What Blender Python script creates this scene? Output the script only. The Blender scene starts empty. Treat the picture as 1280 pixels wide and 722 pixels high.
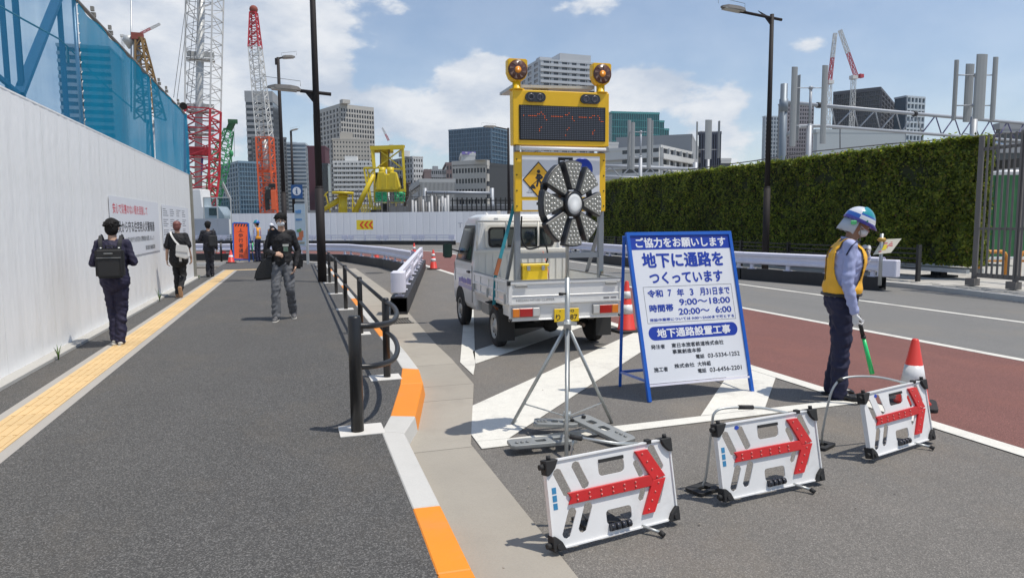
import bpy, bmesh, math, random
import numpy as np
from mathutils import Vector, Matrix, Euler, noise
random.seed(7)
R=math.radians
C=bpy.context.scene
COL=C.collection
# ---------------------------------------------------------------- camera
F=853.;PX=640.;PY=361.;CH=1.52;ROLL=.008
PITCH=math.atan((PY-278.)/F); YAW=R(17.608)
def ray(x,y):
    u=(x-PX)/F; v=-(y-PY)/F
    c,s=math.cos(ROLL),math.sin(ROLL)
    u,v=c*u+s*v,-s*u+c*v
    d=(u,math.cos(PITCH)+v*math.sin(PITCH),-math.sin(PITCH)+v*math.cos(PITCH))
    cy,sy=math.cos(YAW),math.sin(YAW)
    return Vector((cy*d[0]+sy*d[1],-sy*d[0]+cy*d[1],d[2]))
EYE=Vector((0,0,CH))
def Gp(x,y,z=0.):                      # where a photo point meets the level z
    d=ray(x,y); return EYE+d*((z-CH)/d.z)
def Yp(x,y,Y): d=ray(x,y); return EYE+d*(Y/d.y)
def Xp(x,y,X): d=ray(x,y); return EYE+d*(X/d.x)
def Dp(x,y,D):
    d=ray(x,y); f=d.x*math.sin(YAW)+d.y*math.cos(YAW); return EYE+d*(D/f)
def cam2w(x,d,z=0.):                   # right of / ahead of the camera, on plan
    return Vector((x*math.cos(YAW)+d*math.sin(YAW),-x*math.sin(YAW)+d*math.cos(YAW),z))
cd=bpy.data.cameras.new('camera'); cam=bpy.data.objects.new('camera',cd); COL.objects.link(cam)
cd.sensor_width=36; cd.lens=F/1280*36; cd.clip_end=6000; cd.clip_start=.05
cam.location=EYE
M=Matrix.Rotation(-YAW,4,'Z')@Matrix.Rotation(R(90)-PITCH,4,'X')@Matrix.Rotation(-ROLL,4,'Z')
cam.rotation_euler=M.to_euler()
C.camera=cam
C.render.resolution_x=1024; C.render.resolution_y=577
# ---------------------------------------------------------------- world and sun
SUNEL=R(67.5); right=Vector((math.cos(YAW),-math.sin(YAW),0))
SAZ=-YAW-R(17)                            # the sun stands to the right, a little behind the camera
sdir=Vector((math.cos(SAZ)*math.cos(SUNEL),math.sin(SAZ)*math.cos(SUNEL),math.sin(SUNEL)))
sl=bpy.data.lights.new('sun','SUN'); sl.energy=4.0; sl.angle=R(.53); sl.color=(1,.945,.86)
so=bpy.data.objects.new('sun',sl); COL.objects.link(so); so.rotation_euler=sdir.to_track_quat('Z','Y').to_euler()
so.location=(20,-10,60)
C.view_settings.view_transform='Standard'; C.view_settings.look='None'; C.view_settings.exposure=0.0
W=bpy.data.worlds.new('World'); C.world=W; W.use_nodes=True
nt=W.node_tree; nt.nodes.clear()
def N(nt,t,**k):
    n=nt.nodes.new(t)
    for a,b in k.items():
        if a.startswith('i_'): n.inputs[a[2:].replace('_',' ')].default_value=b
        else: setattr(n,a,b)
    return n
def math_(nt,op,a,b=None,c=None,clamp=False):
    n=nt.nodes.new('ShaderNodeMath'); n.operation=op; n.use_clamp=clamp
    for i,v in enumerate((a,b,c)):
        if v is None: continue
        if isinstance(v,(int,float)): n.inputs[i].default_value=v
        else: nt.links.new(v,n.inputs[i])
    return n.outputs[0]
sky=N(nt,'ShaderNodeTexSky',sky_type='NISHITA',sun_disc=False,sun_elevation=SUNEL,sun_rotation=math.atan2(sdir.x,sdir.y),
      altitude=10,air_density=1.0,dust_density=.6,ozone_density=1.5)
bg=N(nt,'ShaderNodeBackground',i_Strength=.138); nt.links.new(sky.outputs[0],bg.inputs[0])
tc=N(nt,'ShaderNodeTexCoord'); 
def vmath(nt,op,a,b=None,out=0):
    n=nt.nodes.new('ShaderNodeVectorMath'); n.operation=op
    for i,v in enumerate((a,b)):
        if v is None: continue
        if isinstance(v,(tuple,list,Vector)): n.inputs[i].default_value=v
        elif isinstance(v,(int,float)): n.inputs['Scale'].default_value=v
        else: nt.links.new(v,n.inputs[i])
    return n.outputs[out]
gen=tc.outputs['Generated']
def noise_(nt,vec,scale,detail=6,rough=.55,dim='3D',lac=2.0):
    n=nt.nodes.new('ShaderNodeTexNoise'); n.inputs['Scale'].default_value=scale; n.inputs['Detail'].default_value=detail
    n.inputs['Roughness'].default_value=rough
    if vec is not None: nt.links.new(vec,n.inputs['Vector'])
    return n
flat=vmath(nt,'MULTIPLY',gen,(1,1,1.9))
nz=noise_(nt,flat,9.5,10,.58); nz2=noise_(nt,flat,2.6,4,.5)
f1=math_(nt,'ADD',math_(nt,'MULTIPLY',nz.outputs[0],.62),math_(nt,'MULTIPLY',nz2.outputs[0],.38))
# clouds: px,py centre, half sizes in px, weight
CL=[(250,45,190,80,.34),(120,20,120,60,.26),(345,35,75,50,.2),(25,-30,150,60,.2),(262,165,60,34,.28),(415,112,32,24,.26),(482,140,34,34,.36),(590,108,44,38,.36),(625,100,34,30,.3),(590,160,75,40,.30),
    (820,98,85,26,.36),(800,120,60,26,.2),(895,160,50,34,.26),(1012,57,34,13,.30),(742,8,55,20,.26),(505,12,30,12,.15),(930,115,30,22,.16),(700,200,300,50,.16),
    (1280,215,260,40,.12),(-200,60,200,90,.3),(1700,60,160,50,.25),(2200,120,250,60,.3)]
lob=None
for (x,y,a,b,w) in CL:
    d=ray(x,y).normalized(); rx=right
    up=Vector((0,0,1))
    q=vmath(nt,'SUBTRACT',gen,tuple(d))
    hx=vmath(nt,'DOT_PRODUCT',q,tuple(rx*(F/a)),out=1); hy=vmath(nt,'DOT_PRODUCT',q,(0,0,F/b),out=1)
    hz=vmath(nt,'DOT_PRODUCT',q,tuple(Vector((math.sin(YAW),math.cos(YAW),0))*(F/a*.6)),out=1)
    r2=math_(nt,'ADD',math_(nt,'MULTIPLY',hx,hx),math_(nt,'MULTIPLY_ADD',hy,hy,math_(nt,'MULTIPLY',hz,hz)))
    g=math_(nt,'MULTIPLY',math_(nt,'POWER',2.718,math_(nt,'MULTIPLY',r2,-1.0)),w)
    lob=g if lob is None else math_(nt,'ADD',lob,g)
tot=math_(nt,'ADD',f1,lob)
mask=nt.nodes.new('ShaderNodeMapRange'); mask.interpolation_type='SMOOTHSTEP'
nt.links.new(tot,mask.inputs[0]); mask.inputs[1].default_value=.68; mask.inputs[2].default_value=.775
sepz=nt.nodes.new('ShaderNodeSeparateXYZ'); nt.links.new(gen,sepz.inputs[0])
hzn=math_(nt,'POWER',math_(nt,'SUBTRACT',1.0,math_(nt,'ABSOLUTE',sepz.outputs[2])),5.0)
veil=math_(nt,'MULTIPLY_ADD',hzn,.36,.09)                 # thin high haze, thicker towards the horizon all round
mk=math_(nt,'MULTIPLY_ADD',mask.outputs[0],math_(nt,'SUBTRACT',.92,veil),veil)
shade=nt.nodes.new('ShaderNodeMix'); shade.data_type='RGBA'
shf=nt.nodes.new('ShaderNodeMapRange'); nt.links.new(nz.outputs[0],shf.inputs[0]); shf.inputs[1].default_value=.35; shf.inputs[2].default_value=.62
nt.links.new(shf.outputs[0],shade.inputs[0]); shade.inputs[6].default_value=(.56,.63,.74,1); shade.inputs[7].default_value=(.88,.90,.93,1)
cb=N(nt,'ShaderNodeBackground',i_Strength=1.0); nt.links.new(shade.outputs[2],cb.inputs[0])
mx=nt.nodes.new('ShaderNodeMixShader'); nt.links.new(mk,mx.inputs[0]); nt.links.new(bg.outputs[0],mx.inputs[1]); nt.links.new(cb.outputs[0],mx.inputs[2])
wo=nt.nodes.new('ShaderNodeOutputWorld'); nt.links.new(mx.outputs[0],wo.inputs[0])
# ---------------------------------------------------------------- materials
MAT={}
def mat(name,col,rough=.6,metal=0.,var=.10,vs=3.,bump=0.,bs=60.,spec=.5,grain=0.,gs=300.,emit=0.,alpha=1.,coat=0.,streak=0.,dirt=0.,dirtcol=(.12,.11,.10),rnd=0.):
    if name in MAT: return MAT[name]
    m=bpy.data.materials.new(name); m.use_nodes=True; t=m.node_tree; b=t.nodes['Principled BSDF']
    b.inputs['Roughness'].default_value=rough; b.inputs['Metallic'].default_value=metal; b.inputs['Specular IOR Level'].default_value=spec
    b.inputs['Coat Weight'].default_value=coat
    tc=t.nodes.new('ShaderNodeTexCoord').outputs['Object']
    v=None
    if var:
        n=noise_(t,tc,vs,5,.6); v=math_(t,'MULTIPLY_ADD',n.outputs[0],2*var,1-var)
    if grain:
        n=noise_(t,tc,gs,2,.6); g=math_(t,'MULTIPLY_ADD',n.outputs[0],2*grain,1-grain)
        v=g if v is None else math_(t,'MULTIPLY',v,g)
    if streak:
        n=noise_(t,vmath(t,'MULTIPLY',tc,(6,6,.35)),1.6,4,.6); g=math_(t,'MULTIPLY_ADD',n.outputs[0],2*streak,1-streak)
        v=g if v is None else math_(t,'MULTIPLY',v,g)
    if rnd:                                          # every piece its own slight tone
        oi=t.nodes.new('ShaderNodeObjectInfo'); g=math_(t,'MULTIPLY_ADD',oi.outputs['Random'],2*rnd,1-rnd)
        v=g if v is None else math_(t,'MULTIPLY',v,g)
    base=(*col,1) if len(col)==3 else col
    out=None
    if v is not None:
        out=vmath(t,'SCALE',tuple(col[:3]),None); nd=t.nodes[-1]; t.links.new(v,nd.inputs['Scale'])
    else: b.inputs['Base Color'].default_value=base
    if dirt:
        n=noise_(t,tc,1.7,7,.7); mr=t.nodes.new('ShaderNodeMapRange'); t.links.new(n.outputs[0],mr.inputs[0])
        mr.inputs[1].default_value=.52; mr.inputs[2].default_value=.72; mr.inputs[4].default_value=dirt
        mm=t.nodes.new('ShaderNodeMix'); mm.data_type='RGBA'; t.links.new(mr.outputs[0],mm.inputs[0])
        if out is not None: t.links.new(out,mm.inputs[6])
        else: mm.inputs[6].default_value=base
        mm.inputs[7].default_value=(*dirtcol,1); out=mm.outputs[2]
    if out is not None: t.links.new(out,b.inputs['Base Color'])
    if bump:
        n=noise_(t,tc,bs,4,.6); bn=t.nodes.new('ShaderNodeBump'); bn.inputs['Strength'].default_value=min(1,bump); bn.inputs['Distance'].default_value=.004 if bs>30 else .02
        t.links.new(n.outputs[0],bn.inputs['Height']); t.links.new(bn.outputs[0],b.inputs['Normal'])
    if emit: b.inputs['Emission Color'].default_value=base; b.inputs['Emission Strength'].default_value=emit
    if alpha<1:
        b.inputs['Alpha'].default_value=alpha
    MAT[name]=m; return m
def asphalt(name,col,agg,var=.10,patch=.12,scale=170.):
    m=bpy.data.materials.new(name); m.use_nodes=True; t=m.node_tree; b=t.nodes['Principled BSDF']; b.inputs['Roughness'].default_value=.85
    tc=t.nodes.new('ShaderNodeTexCoord').outputs['Object']
    vo=t.nodes.new('ShaderNodeTexVoronoi'); vo.inputs['Scale'].default_value=scale*1.35; t.links.new(tc,vo.inputs['Vector'])
    n1=noise_(t,tc,1.1,6,.65); n2=noise_(t,tc,scale*.9,3,.7); n3=noise_(t,vmath(t,'MULTIPLY',tc,(2.2,.25,1)),1.2,4,.6)
    sp=t.nodes.new('ShaderNodeSeparateColor'); t.links.new(vo.outputs['Color'],sp.inputs[0])
    a=math_(t,'MULTIPLY_ADD',math_(t,'POWER',sp.outputs[0],3.0),agg,1-agg*.35)
    a=math_(t,'MULTIPLY',a,math_(t,'MULTIPLY_ADD',n1.outputs[0],2*patch,1-patch))
    a=math_(t,'MULTIPLY',a,math_(t,'MULTIPLY_ADD',n3.outputs[0],2*var,1-var))
    a=math_(t,'MULTIPLY',a,math_(t,'MULTIPLY_ADD',n2.outputs[0],1.3,.35))
    vmath(t,'SCALE',col,None); nd=t.nodes[-1]; t.links.new(a,nd.inputs['Scale'])
    n4=noise_(t,vmath(t,'MULTIPLY',tc,(1,.6,1)),.55,8,.72); st=t.nodes.new('ShaderNodeMapRange'); t.links.new(n4.outputs[0],st.inputs[0]); st.inputs[1].default_value=.50; st.inputs[2].default_value=.72; st.inputs[4].default_value=.45
    mm=t.nodes.new('ShaderNodeMix'); mm.data_type='RGBA'; t.links.new(st.outputs[0],mm.inputs[0]); t.links.new(nd.outputs[0],mm.inputs[6]); mm.inputs[7].default_value=(col[0]*1.35+.01,col[1]*1.2+.006,col[2]*1.0+.002,1)
    n5=noise_(t,tc,9.,3,.6); sp2=t.nodes.new('ShaderNodeMapRange'); t.links.new(n5.outputs[0],sp2.inputs[0]); sp2.inputs[1].default_value=.70; sp2.inputs[2].default_value=.74; sp2.inputs[4].default_value=.5
    m3=t.nodes.new('ShaderNodeMix'); m3.data_type='RGBA'; t.links.new(sp2.outputs[0],m3.inputs[0]); t.links.new(mm.outputs[2],m3.inputs[6]); m3.inputs[7].default_value=(.03,.028,.026,1)
    t.links.new(m3.outputs[2],b.inputs['Base Color'])
    bn=t.nodes.new('ShaderNodeBump'); bn.inputs['Strength'].default_value=.6; bn.inputs['Distance'].default_value=.004
    t.links.new(math_(t,'ADD',vo.outputs['Distance'],n2.outputs[0]),bn.inputs['Height']); t.links.new(bn.outputs[0],b.inputs['Normal'])
    MAT[name]=m; return m
def glassy(name,col,rough=.08,spec=.8):
    return mat(name,col,rough,0,var=.25,vs=.25,spec=spec)
# ---------------------------------------------------------------- mesh helpers
class MB:
    def __init__(s): s.v=[];s.f=[];s.s=[];s.m=[];s.mi=0
    def add(s,vs,fs,sm=False,M=None):
        o=len(s.v)
        if M is not None: vs=[M@Vector(p) for p in vs]
        s.v+= [tuple(p) for p in vs]
        for f in fs: s.f.append(tuple(o+i for i in f)); s.s.append(sm); s.m.append(s.mi)
        return s
    def box(s,x0,x1,y0,y1,z0,z1,M=None):
        vs=[(x0,y0,z0),(x1,y0,z0),(x1,y1,z0),(x0,y1,z0),(x0,y0,z1),(x1,y0,z1),(x1,y1,z1),(x0,y1,z1)]
        return s.add(vs,[(3,2,1,0),(4,5,6,7),(0,1,5,4),(1,2,6,5),(2,3,7,6),(3,0,4,7)],False,M)
    def cbox(s,c,d,M=None):
        return s.box(c[0]-d[0]/2,c[0]+d[0]/2,c[1]-d[1]/2,c[1]+d[1]/2,c[2]-d[2]/2,c[2]+d[2]/2,M)
    def bar(s,p,q,w,h=None,up=(0,0,1)):            # rectangular bar from p to q
        p=Vector(p);q=Vector(q);h=h or w; z=(q-p); L=z.length
        if L<1e-6: return s
        z/=L; u=Vector(up)
        if abs(z.dot(u))>.98: u=Vector((1,0,0))
        x=z.cross(u).normalized(); y=x.cross(z).normalized(); vs=[]
        for e in (p,q):
            for a,b in((-1,-1),(1,-1),(1,1),(-1,1)): vs.append(e+x*(a*w/2)+y*(b*h/2))
        return s.add(vs,[(3,2,1,0),(4,5,6,7),(0,1,5,4),(1,2,6,5),(2,3,7,6),(3,0,4,7)])
    def tube(s,pts,r,n=10,r2=None,caps=True):
        pts=[Vector(p) for p in pts]; k=len(pts)
        if isinstance(r,(int,float)): rr=[r+( (r2-r)*i/(k-1) if r2 is not None else 0) for i in range(k)]
        else: rr=r
        vs=[];ref=None
        for i,p in enumerate(pts):
            t=(pts[min(i+1,k-1)]-pts[max(i-1,0)]).normalized()
            if ref is None:
                ref=Vector((0,0,1)) if abs(t.z)<.9 else Vector((1,0,0))
            x=t.cross(ref).normalized(); y=x.cross(t).normalized(); ref=y
            for j in range(n):
                a=2*math.pi*j/n; vs.append(p+x*(rr[i]*math.cos(a))+y*(rr[i]*math.sin(a)))
        fs=[(i*n+j,i*n+(j+1)%n,(i+1)*n+(j+1)%n,(i+1)*n+j) for i in range(k-1) for j in range(n)]
        s.add(vs,fs,True)
        if caps:
            o=len(s.v)-len(vs); s.f.append(tuple(o+j for j in reversed(range(n)))); s.s.append(False); s.m.append(s.mi)
            s.f.append(tuple(o+(k-1)*n+j for j in range(n))); s.s.append(False); s.m.append(s.mi)
        return s
    def lathe(s,prof,n=20,M=None,sm=True):          # prof: (r,z)
        vs=[(r*math.cos(2*math.pi*j/n),r*math.sin(2*math.pi*j/n),z) for r,z in prof for j in range(n)]
        fs=[(i*n+j,i*n+(j+1)%n,(i+1)*n+(j+1)%n,(i+1)*n+j) for i in range(len(prof)-1) for j in range(n)]
        k=len(prof)-1
        s.add(vs,fs,sm,M); o=len(s.v)-len(vs)
        s.f.append(tuple(o+j for j in reversed(range(n)))); s.s.append(False); s.m.append(s.mi)
        s.f.append(tuple(o+k*n+j for j in range(n))); s.s.append(False); s.m.append(s.mi)
        return s
    def prism(s,poly,z0,z1,M=None):                 # poly: xy list ccw
        n=len(poly); vs=[(x,y,z0) for x,y in poly]+[(x,y,z1) for x,y in poly]
        fs=[tuple(reversed(range(n))),tuple(range(n,2*n))]+[(i,(i+1)%n,n+(i+1)%n,n+i) for i in range(n)]
        return s.add(vs,fs,False,M)
    def sphere(s,c,r,n=12,M=None):
        if isinstance(r,(int,float)): r=(r,r,r)
        k=n//2; vs=[(c[0],c[1],c[2]-r[2])]
        for i in range(1,k):
            a=math.pi*i/k
            for j in range(n): b=2*math.pi*j/n; vs.append((c[0]+r[0]*math.sin(a)*math.cos(b),c[1]+r[1]*math.sin(a)*math.sin(b),c[2]-r[2]*math.cos(a)))
        vs.append((c[0],c[1],c[2]+r[2])); L=len(vs)-1
        fs=[(0,1+(j+1)%n,1+j) for j in range(n)]
        for i in range(k-2): fs+=[(1+i*n+j,1+i*n+(j+1)%n,1+(i+1)*n+(j+1)%n,1+(i+1)*n+j) for j in range(n)]
        o=1+(k-2)*n; fs+=[(o+j,o+(j+1)%n,L) for j in range(n)]
        return s.add(vs,fs,True,M)
    def mesh(s,name,mats,bevel=0,seg=1):
        me=bpy.data.meshes.new(name); me.from_pydata(s.v,[],s.f)
        me.polygons.foreach_set('use_smooth',s.s); me.polygons.foreach_set('material_index',s.m)
        for m in (mats if isinstance(mats,(list,tuple)) else [mats]): me.materials.append(m)
        if bevel:
            bm=bmesh.new(); bm.from_mesh(me); bmesh.ops.remove_doubles(bm,verts=bm.verts,dist=1e-5)
            ed=[e for e in bm.edges if len(e.link_faces)==2 and e.calc_face_angle(0)>.5]
            bmesh.ops.bevel(bm,geom=ed,offset=bevel,segments=seg,affect='EDGES',clamp_overlap=True)
            bm.to_mesh(me); bm.free()
        me.validate(); return me
    def build(s,name,mats,parent=None,bevel=0,world=False,seg=1,**k):
        return link(name,s.mesh(name,mats,bevel,seg),parent,world,**k)
def link(name,me,parent=None,world=False,**k):
    o=bpy.data.objects.new(name,me); COL.objects.link(o)
    if parent is not None:
        o.parent=parent
        if world: o.matrix_parent_inverse=pm(parent).inverted()
    for a,b in k.items():
        if b is not None: o[a]=b
    return o
def pm(o):
    m=Matrix.LocRotScale(o.location,o.rotation_euler,o.scale)
    return (pm(o.parent)@o.matrix_parent_inverse@m) if o.parent else m
def thing(name,label,cat,loc=(0,0,0),rz=0,group=None,rot=None):
    o=bpy.data.objects.new(name,None); COL.objects.link(o); o.location=loc; o.rotation_euler=rot if rot else (0,0,rz)
    o.empty_display_size=.2
    o['label']=label; o['category']=cat
    if group: o['group']=group
    return o
def tag(o,label,cat,group=None):
    o['label']=label; o['category']=cat
    if group: o['group']=group
    return o
def struct(name,mb,m,parent=None,kind='structure',**k):
    return mb.build(name,m,parent,kind=kind if parent is None else None,**k)
def kids(o): return [c for c in COL.objects if c.parent==o]
def dup(root,loc,rz=None,label=None,group=None):
    def cp(o,par):
        c=o.copy(); COL.objects.link(c)
        if par is not None: c.parent=par
        for ch in list(o.children): cp(ch,c)
        return c
    r=cp(root,None); r.location=loc
    if rz is not None: r.rotation_euler=(0,0,rz)
    if label: r['label']=label
    if group: r['group']=group
    return r
def plate(name,loops,th,m,parent=None,M=None,bevel=0,**k):   # flat plate with holes, loops in xy; thickness along z, centred
    cu=bpy.data.curves.new(name,'CURVE'); cu.dimensions='2D'; cu.fill_mode='BOTH'; cu.extrude=th/2; cu.bevel_depth=bevel
    for lp in loops:
        sp=cu.splines.new('POLY'); sp.points.add(len(lp)-1); sp.use_cyclic_u=True
        for p,(x,y) in zip(sp.points,lp): p.co=(x,y,0,1)
    o=bpy.data.objects.new(name,cu); me=bpy.data.meshes.new_from_object(o); bpy.data.objects.remove(o); bpy.data.curves.remove(cu)
    me.name=name
    if M is not None: me.transform(M)
    me.materials.clear(); me.materials.append(m)
    return link(name,me,parent,**k)
def rrect(x0,x1,y0,y1,r,n=4):
    out=[]
    for cx,cy,a0 in((x1-r,y0+r,-90),(x1-r,y1-r,0),(x0+r,y1-r,90),(x0+r,y0+r,180)):
        for i in range(n+1): a=R(a0+90*i/n); out.append((cx+r*math.cos(a),cy+r*math.sin(a)))
    return out
FN=bpy.data.fonts
def text(parent,s,x,y,w,h,m,M,bold=0.,name='lettering',depth=.0006,fit=True):   # box lower-left x,y, size w,h in the plane of M
    cu=bpy.data.curves.new('t','FONT'); cu.body=s; cu.size=1; cu.extrude=0; cu.resolution_u=3
    o=bpy.data.objects.new('t',cu); COL.objects.link(o)
    dg=bpy.context.evaluated_depsgraph_get(); me=bpy.data.meshes.new_from_object(o.evaluated_get(dg))
    bpy.data.objects.remove(o); bpy.data.curves.remove(cu)
    if len(me.vertices)==0: return None
    co=np.array([v.co for v in me.vertices]); a=co.min(0); b=co.max(0)
    sx=w/(b[0]-a[0]); sy=h/(b[1]-a[1])
    if bold:                                        # heavier strokes: the outline laid down again slightly to each side
        nv=len(co); b_=bold*1.0; fs=[tuple(p.vertices) for p in me.polygons]; V=[];Fs=[]
        for k,(dx,dy) in enumerate(((0,0),(b_,0),(-b_,0),(0,b_),(0,-b_),(b_*.7,b_*.7),(-b_*.7,-b_*.7),(b_*.7,-b_*.7),(-b_*.7,b_*.7))):
            c=co.copy(); c[:,0]+=dx; c[:,1]+=dy; c[:,2]+=k*2e-5; V+=[tuple(q) for q in c]; Fs+=[tuple(i+k*nv for i in f) for f in fs]
        bpy.data.meshes.remove(me); me=bpy.data.meshes.new(name); me.from_pydata(V,[],Fs); a=a-b_; b=b+b_; sx=w/(b[0]-a[0]); sy=h/(b[1]-a[1])
    T=M@Matrix.Translation((x,y,depth))@Matrix.Diagonal((sx,sy,1,1))@Matrix.Translation((-a[0],-a[1],0))
    me.transform(T); me.materials.clear(); me.materials.append(m); me.name=name
    return link(name,me,parent)
def frame(o,ux,uy):                                # matrix from origin and two axes
    ux=Vector(ux).normalized(); uy=Vector(uy).normalized(); uz=ux.cross(uy)
    m=Matrix.Identity(4)
    for i,a in enumerate((ux,uy,uz)):
        for j in range(3): m[j][i]=a[j]
    for j in range(3): m[j][3]=o[j]
    return m
# common materials
M_black=mat('black_paint',(.012,.012,.013),.38,var=.15)
M_rubber=mat('black_rubber',(.022,.022,.022),.75,var=.2,bump=.2)
M_white=mat('white_paint',(.78,.78,.77),.35,var=.04,dirt=.12,dirtcol=(.45,.42,.38))
M_lav=mat('guardrail_white',(.74,.73,.82),.4,var=.05,streak=.05)
M_steel=mat('galvanised_steel',(.42,.44,.45),.42,.7,var=.12,vs=8)
M_alu=mat('weathered_aluminium',(.50,.51,.50),.5,.3,var=.12,vs=6,streak=.08)
M_dark=mat('dark_gap',(.01,.01,.01),.8,var=0)
M_red=mat('signal_red',(.66,.02,.012),.4,var=.08)
M_orange=mat('safety_orange',(.85,.13,.02),.45,var=.06)
M_conc=mat('light_concrete',(.42,.41,.38),.85,var=.10,vs=2.5,grain=.12,bump=.3,dirt=.2,dirtcol=(.25,.23,.2))
M_line=mat('road_marking_white',(.68,.66,.59),.7,var=.14,vs=9,grain=.25,gs=110,bump=.3,dirt=.6,dirtcol=(.36,.34,.31))
# ---------------------------------------------------------------- ground
RZ=-.12
MB().box(-2500,2500,-60,4500,-1.2,-.16).build('ground',mat('bare_ground',(.22,.20,.17),.9,var=.2,vs=.02,grain=.1,gs=4),kind='structure')
M_as1=asphalt('pavement_asphalt',(.098,.095,.090),1.3,scale=120.)
M_as2=asphalt('road_asphalt',(.172,.160,.143),.8,patch=.16,scale=150.)
M_as3=asphalt('road_asphalt_grey',(.19,.186,.176),.5,patch=.08,scale=150.)
M_redas=asphalt('red_asphalt',(.20,.085,.070),.8,patch=.12,scale=150.)
# kerb outline, pavement side
KP=[(.537,-4),(.537,2.8),(.55,3.52),(.556,4.936),(.673,5.334),(.905,6.381),(1.03,7.09),(1.05,8),(1.05,26.5),(.85,27.8),(.3,29.2),(-.6,29.9),(-4,30.1)]
KI=[(.69,-4),(.69,2.8),(.698,3.52),(.71,4.86),(.86,5.27),(1.12,6.37),(1.19,7.0),(1.21,8),(1.21,26.6),(.98,27.95),(.38,29.33),(-.56,30.05),(-4,30.25)]
def sheet(name,poly,z,m,t=.02,**k): return MB().prism(poly,z-t,z).build(name,m,kind='structure',**k)
pav=[(-2.66,-4)]+KP[:-1]+[(-2.66,30.0)]
sheet('pavement',pav,0,M_as1,.15)
road=[(.9,-6),(60,-6),(60,60),(-60,60),(-60,29.5),(.3,29.5)]
sheet('road',[(.7,-6),(40,-6),(40,75),(-60,75),(-60,29),(.2,29),(1.0,27)],RZ-.004,M_as2,.03)
# lighter grey lanes right of the red lane, and the red lane that bends left beyond the barriers
sheet('grey_lane',[(8.05,-6),(14.0,-6),(14.0,48),(8.05,42)],RZ,M_as3,.003)
sheet('red_lane',[(4.83,-6),(8.05,-6),(8.05,36),(7.5,40),(6,43.5),(3,46),(-30,49),(-30,38),(0,36.2),(2.8,33.5),(4.2,30),(4.83,27)],RZ,M_redas,.003)
def line(pts,w=None,name='road_marking'):
    mb=MB()
    if w is None: mb.prism(pts,RZ+.001,RZ+.005)
    else:
        for a,b in zip(pts,pts[1:]):
            a=Vector(a);b=Vector(b);n=(b-a).normalized();n=Vector((-n.y,n.x))*w/2
            mb.prism([tuple(a-n)[::1],tuple(b-n),tuple(b+n),tuple(a+n)][::1],RZ+.001,RZ+.005)
    return mb.build(name,M_line,kind='structure')
line([(4.83,-6),(4.83,27)],.16); line([(8.02,-6),(8.02,36)],.13); line([(10.95,-6),(10.95,46)],.13)
line([(4.83,27.1),(3.9,31),(1.5,34.6),(-4,36.3),(-30,38)],.16)
line([(8.3,36.2),(6.5,44),(3,47),(-30,50)],.13)
def gpoly(pts): return [tuple(Gp(x,y,RZ)[:2]) for x,y in pts]
def ccw(p):
    a=sum(p[i][0]*p[(i+1)%len(p)][1]-p[(i+1)%len(p)][0]*p[i][1] for i in range(len(p)))
    return p if a>0 else p[::-1]
d0=4.68
line(ccw([(1.245,d0),(4.74,d0+.10),(4.74,d0+.24),(1.5,d0+.16),(1.25,d0+.17)]))
# diagonal stripes of the zone, each cut at the lines that bound it
line(ccw([(1.25,d0+.175),(1.5,d0+.165),(4.74,8.27),(4.74,8.98),(1.27,5.65)]))
s3=gpoly([(829,519.5),(905,513),(950,470),(884,470)])
line(ccw([(3.22,d0+.215),(3.87,d0+.225),(4.74,5.85),(4.74,6.55)]))
line(ccw([(1.79,7.05),(1.81,7.75),(4.70,19.1),(4.74,18.6),(1.955,7.60)]))
line(ccw([(1.965,7.62),(4.74,10.23),(4.74,10.96),(2.125,8.38)]))
# gutter slabs
gut=[(1.192,-4),(1.192,2.8),(1.192,4.8),(1.69,6.645),(1.76,8),(1.78,9.06),(1.98,13),(2.1,16),(2.1,26)]
def xi(P,y):
    for (x0,y0),(x1,y1) in zip(P,P[1:]):
        if y0<=y<=y1: return x0+(x1-x0)*(y-y0)/(y1-y0)
M_gut=mat('gutter_concrete',(.34,.31,.26),.88,rnd=.06,var=.12,vs=2.2,grain=.12,gs=120,bump=.35,dirt=.35,dirtcol=(.22,.20,.17))
gb=MB().box(.6,.7,-4,26,-.3,-.14).build('gutter',M_gut,kind='structure')
ys=[-2,0,2.75,4.74,6.1,6.66,7.7,9.7,11.7,13.7,15.7,17.7,19.7,21.7,23.7,25.7]
for a,b in zip(ys,ys[1:]):
    ym=[a+.004]+[y for _,y in gut+KI if a<y<b]+[b-.004]; ym=sorted(ym)
    L=[(xi(KI,y)-.01,y) for y in ym]; Rr=[(xi(gut,y),y) for y in ym]
    MB().prism(L[::-1] and (Rr+L[::-1]),-.2,RZ+.006).build('gutter_slab',M_gut,gb)
# kerb stones, top slightly bevelled, sloping face
kb=MB().box(.56,.6,-4,26,-.3,-.05).build('kerb',M_conc,kind='structure')
M_kerb=mat('kerb_concrete',(.50,.49,.46),.82,rnd=.06,var=.08,vs=4,grain=.10,gs=120,bump=.2,dirt=.15,dirtcol=(.3,.28,.25))
M_yk=mat('kerb_orange_paint',(.80,.255,.015),.55,var=.07,vs=3,grain=.10,bump=.15,rnd=.05,dirt=.45,dirtcol=(.50,.24,.09))
def kpt(P,t): # t = index fractional
    i=min(int(t),len(P)-2); f=t-i; return (P[i][0]+(P[i+1][0]-P[i][0])*f,P[i][1]+(P[i+1][1]-P[i][1])*f)
segs=[]
for i in range(len(KP)-1):
    L=math.dist(KP[i],KP[i+1]); n=max(1,round(L/ (1.5 if i==2 else .9 if i in(1,4,5) else .62)))
    for k in range(n): segs.append((i+k/n,i+(k+1)/n-1e-6))
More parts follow.
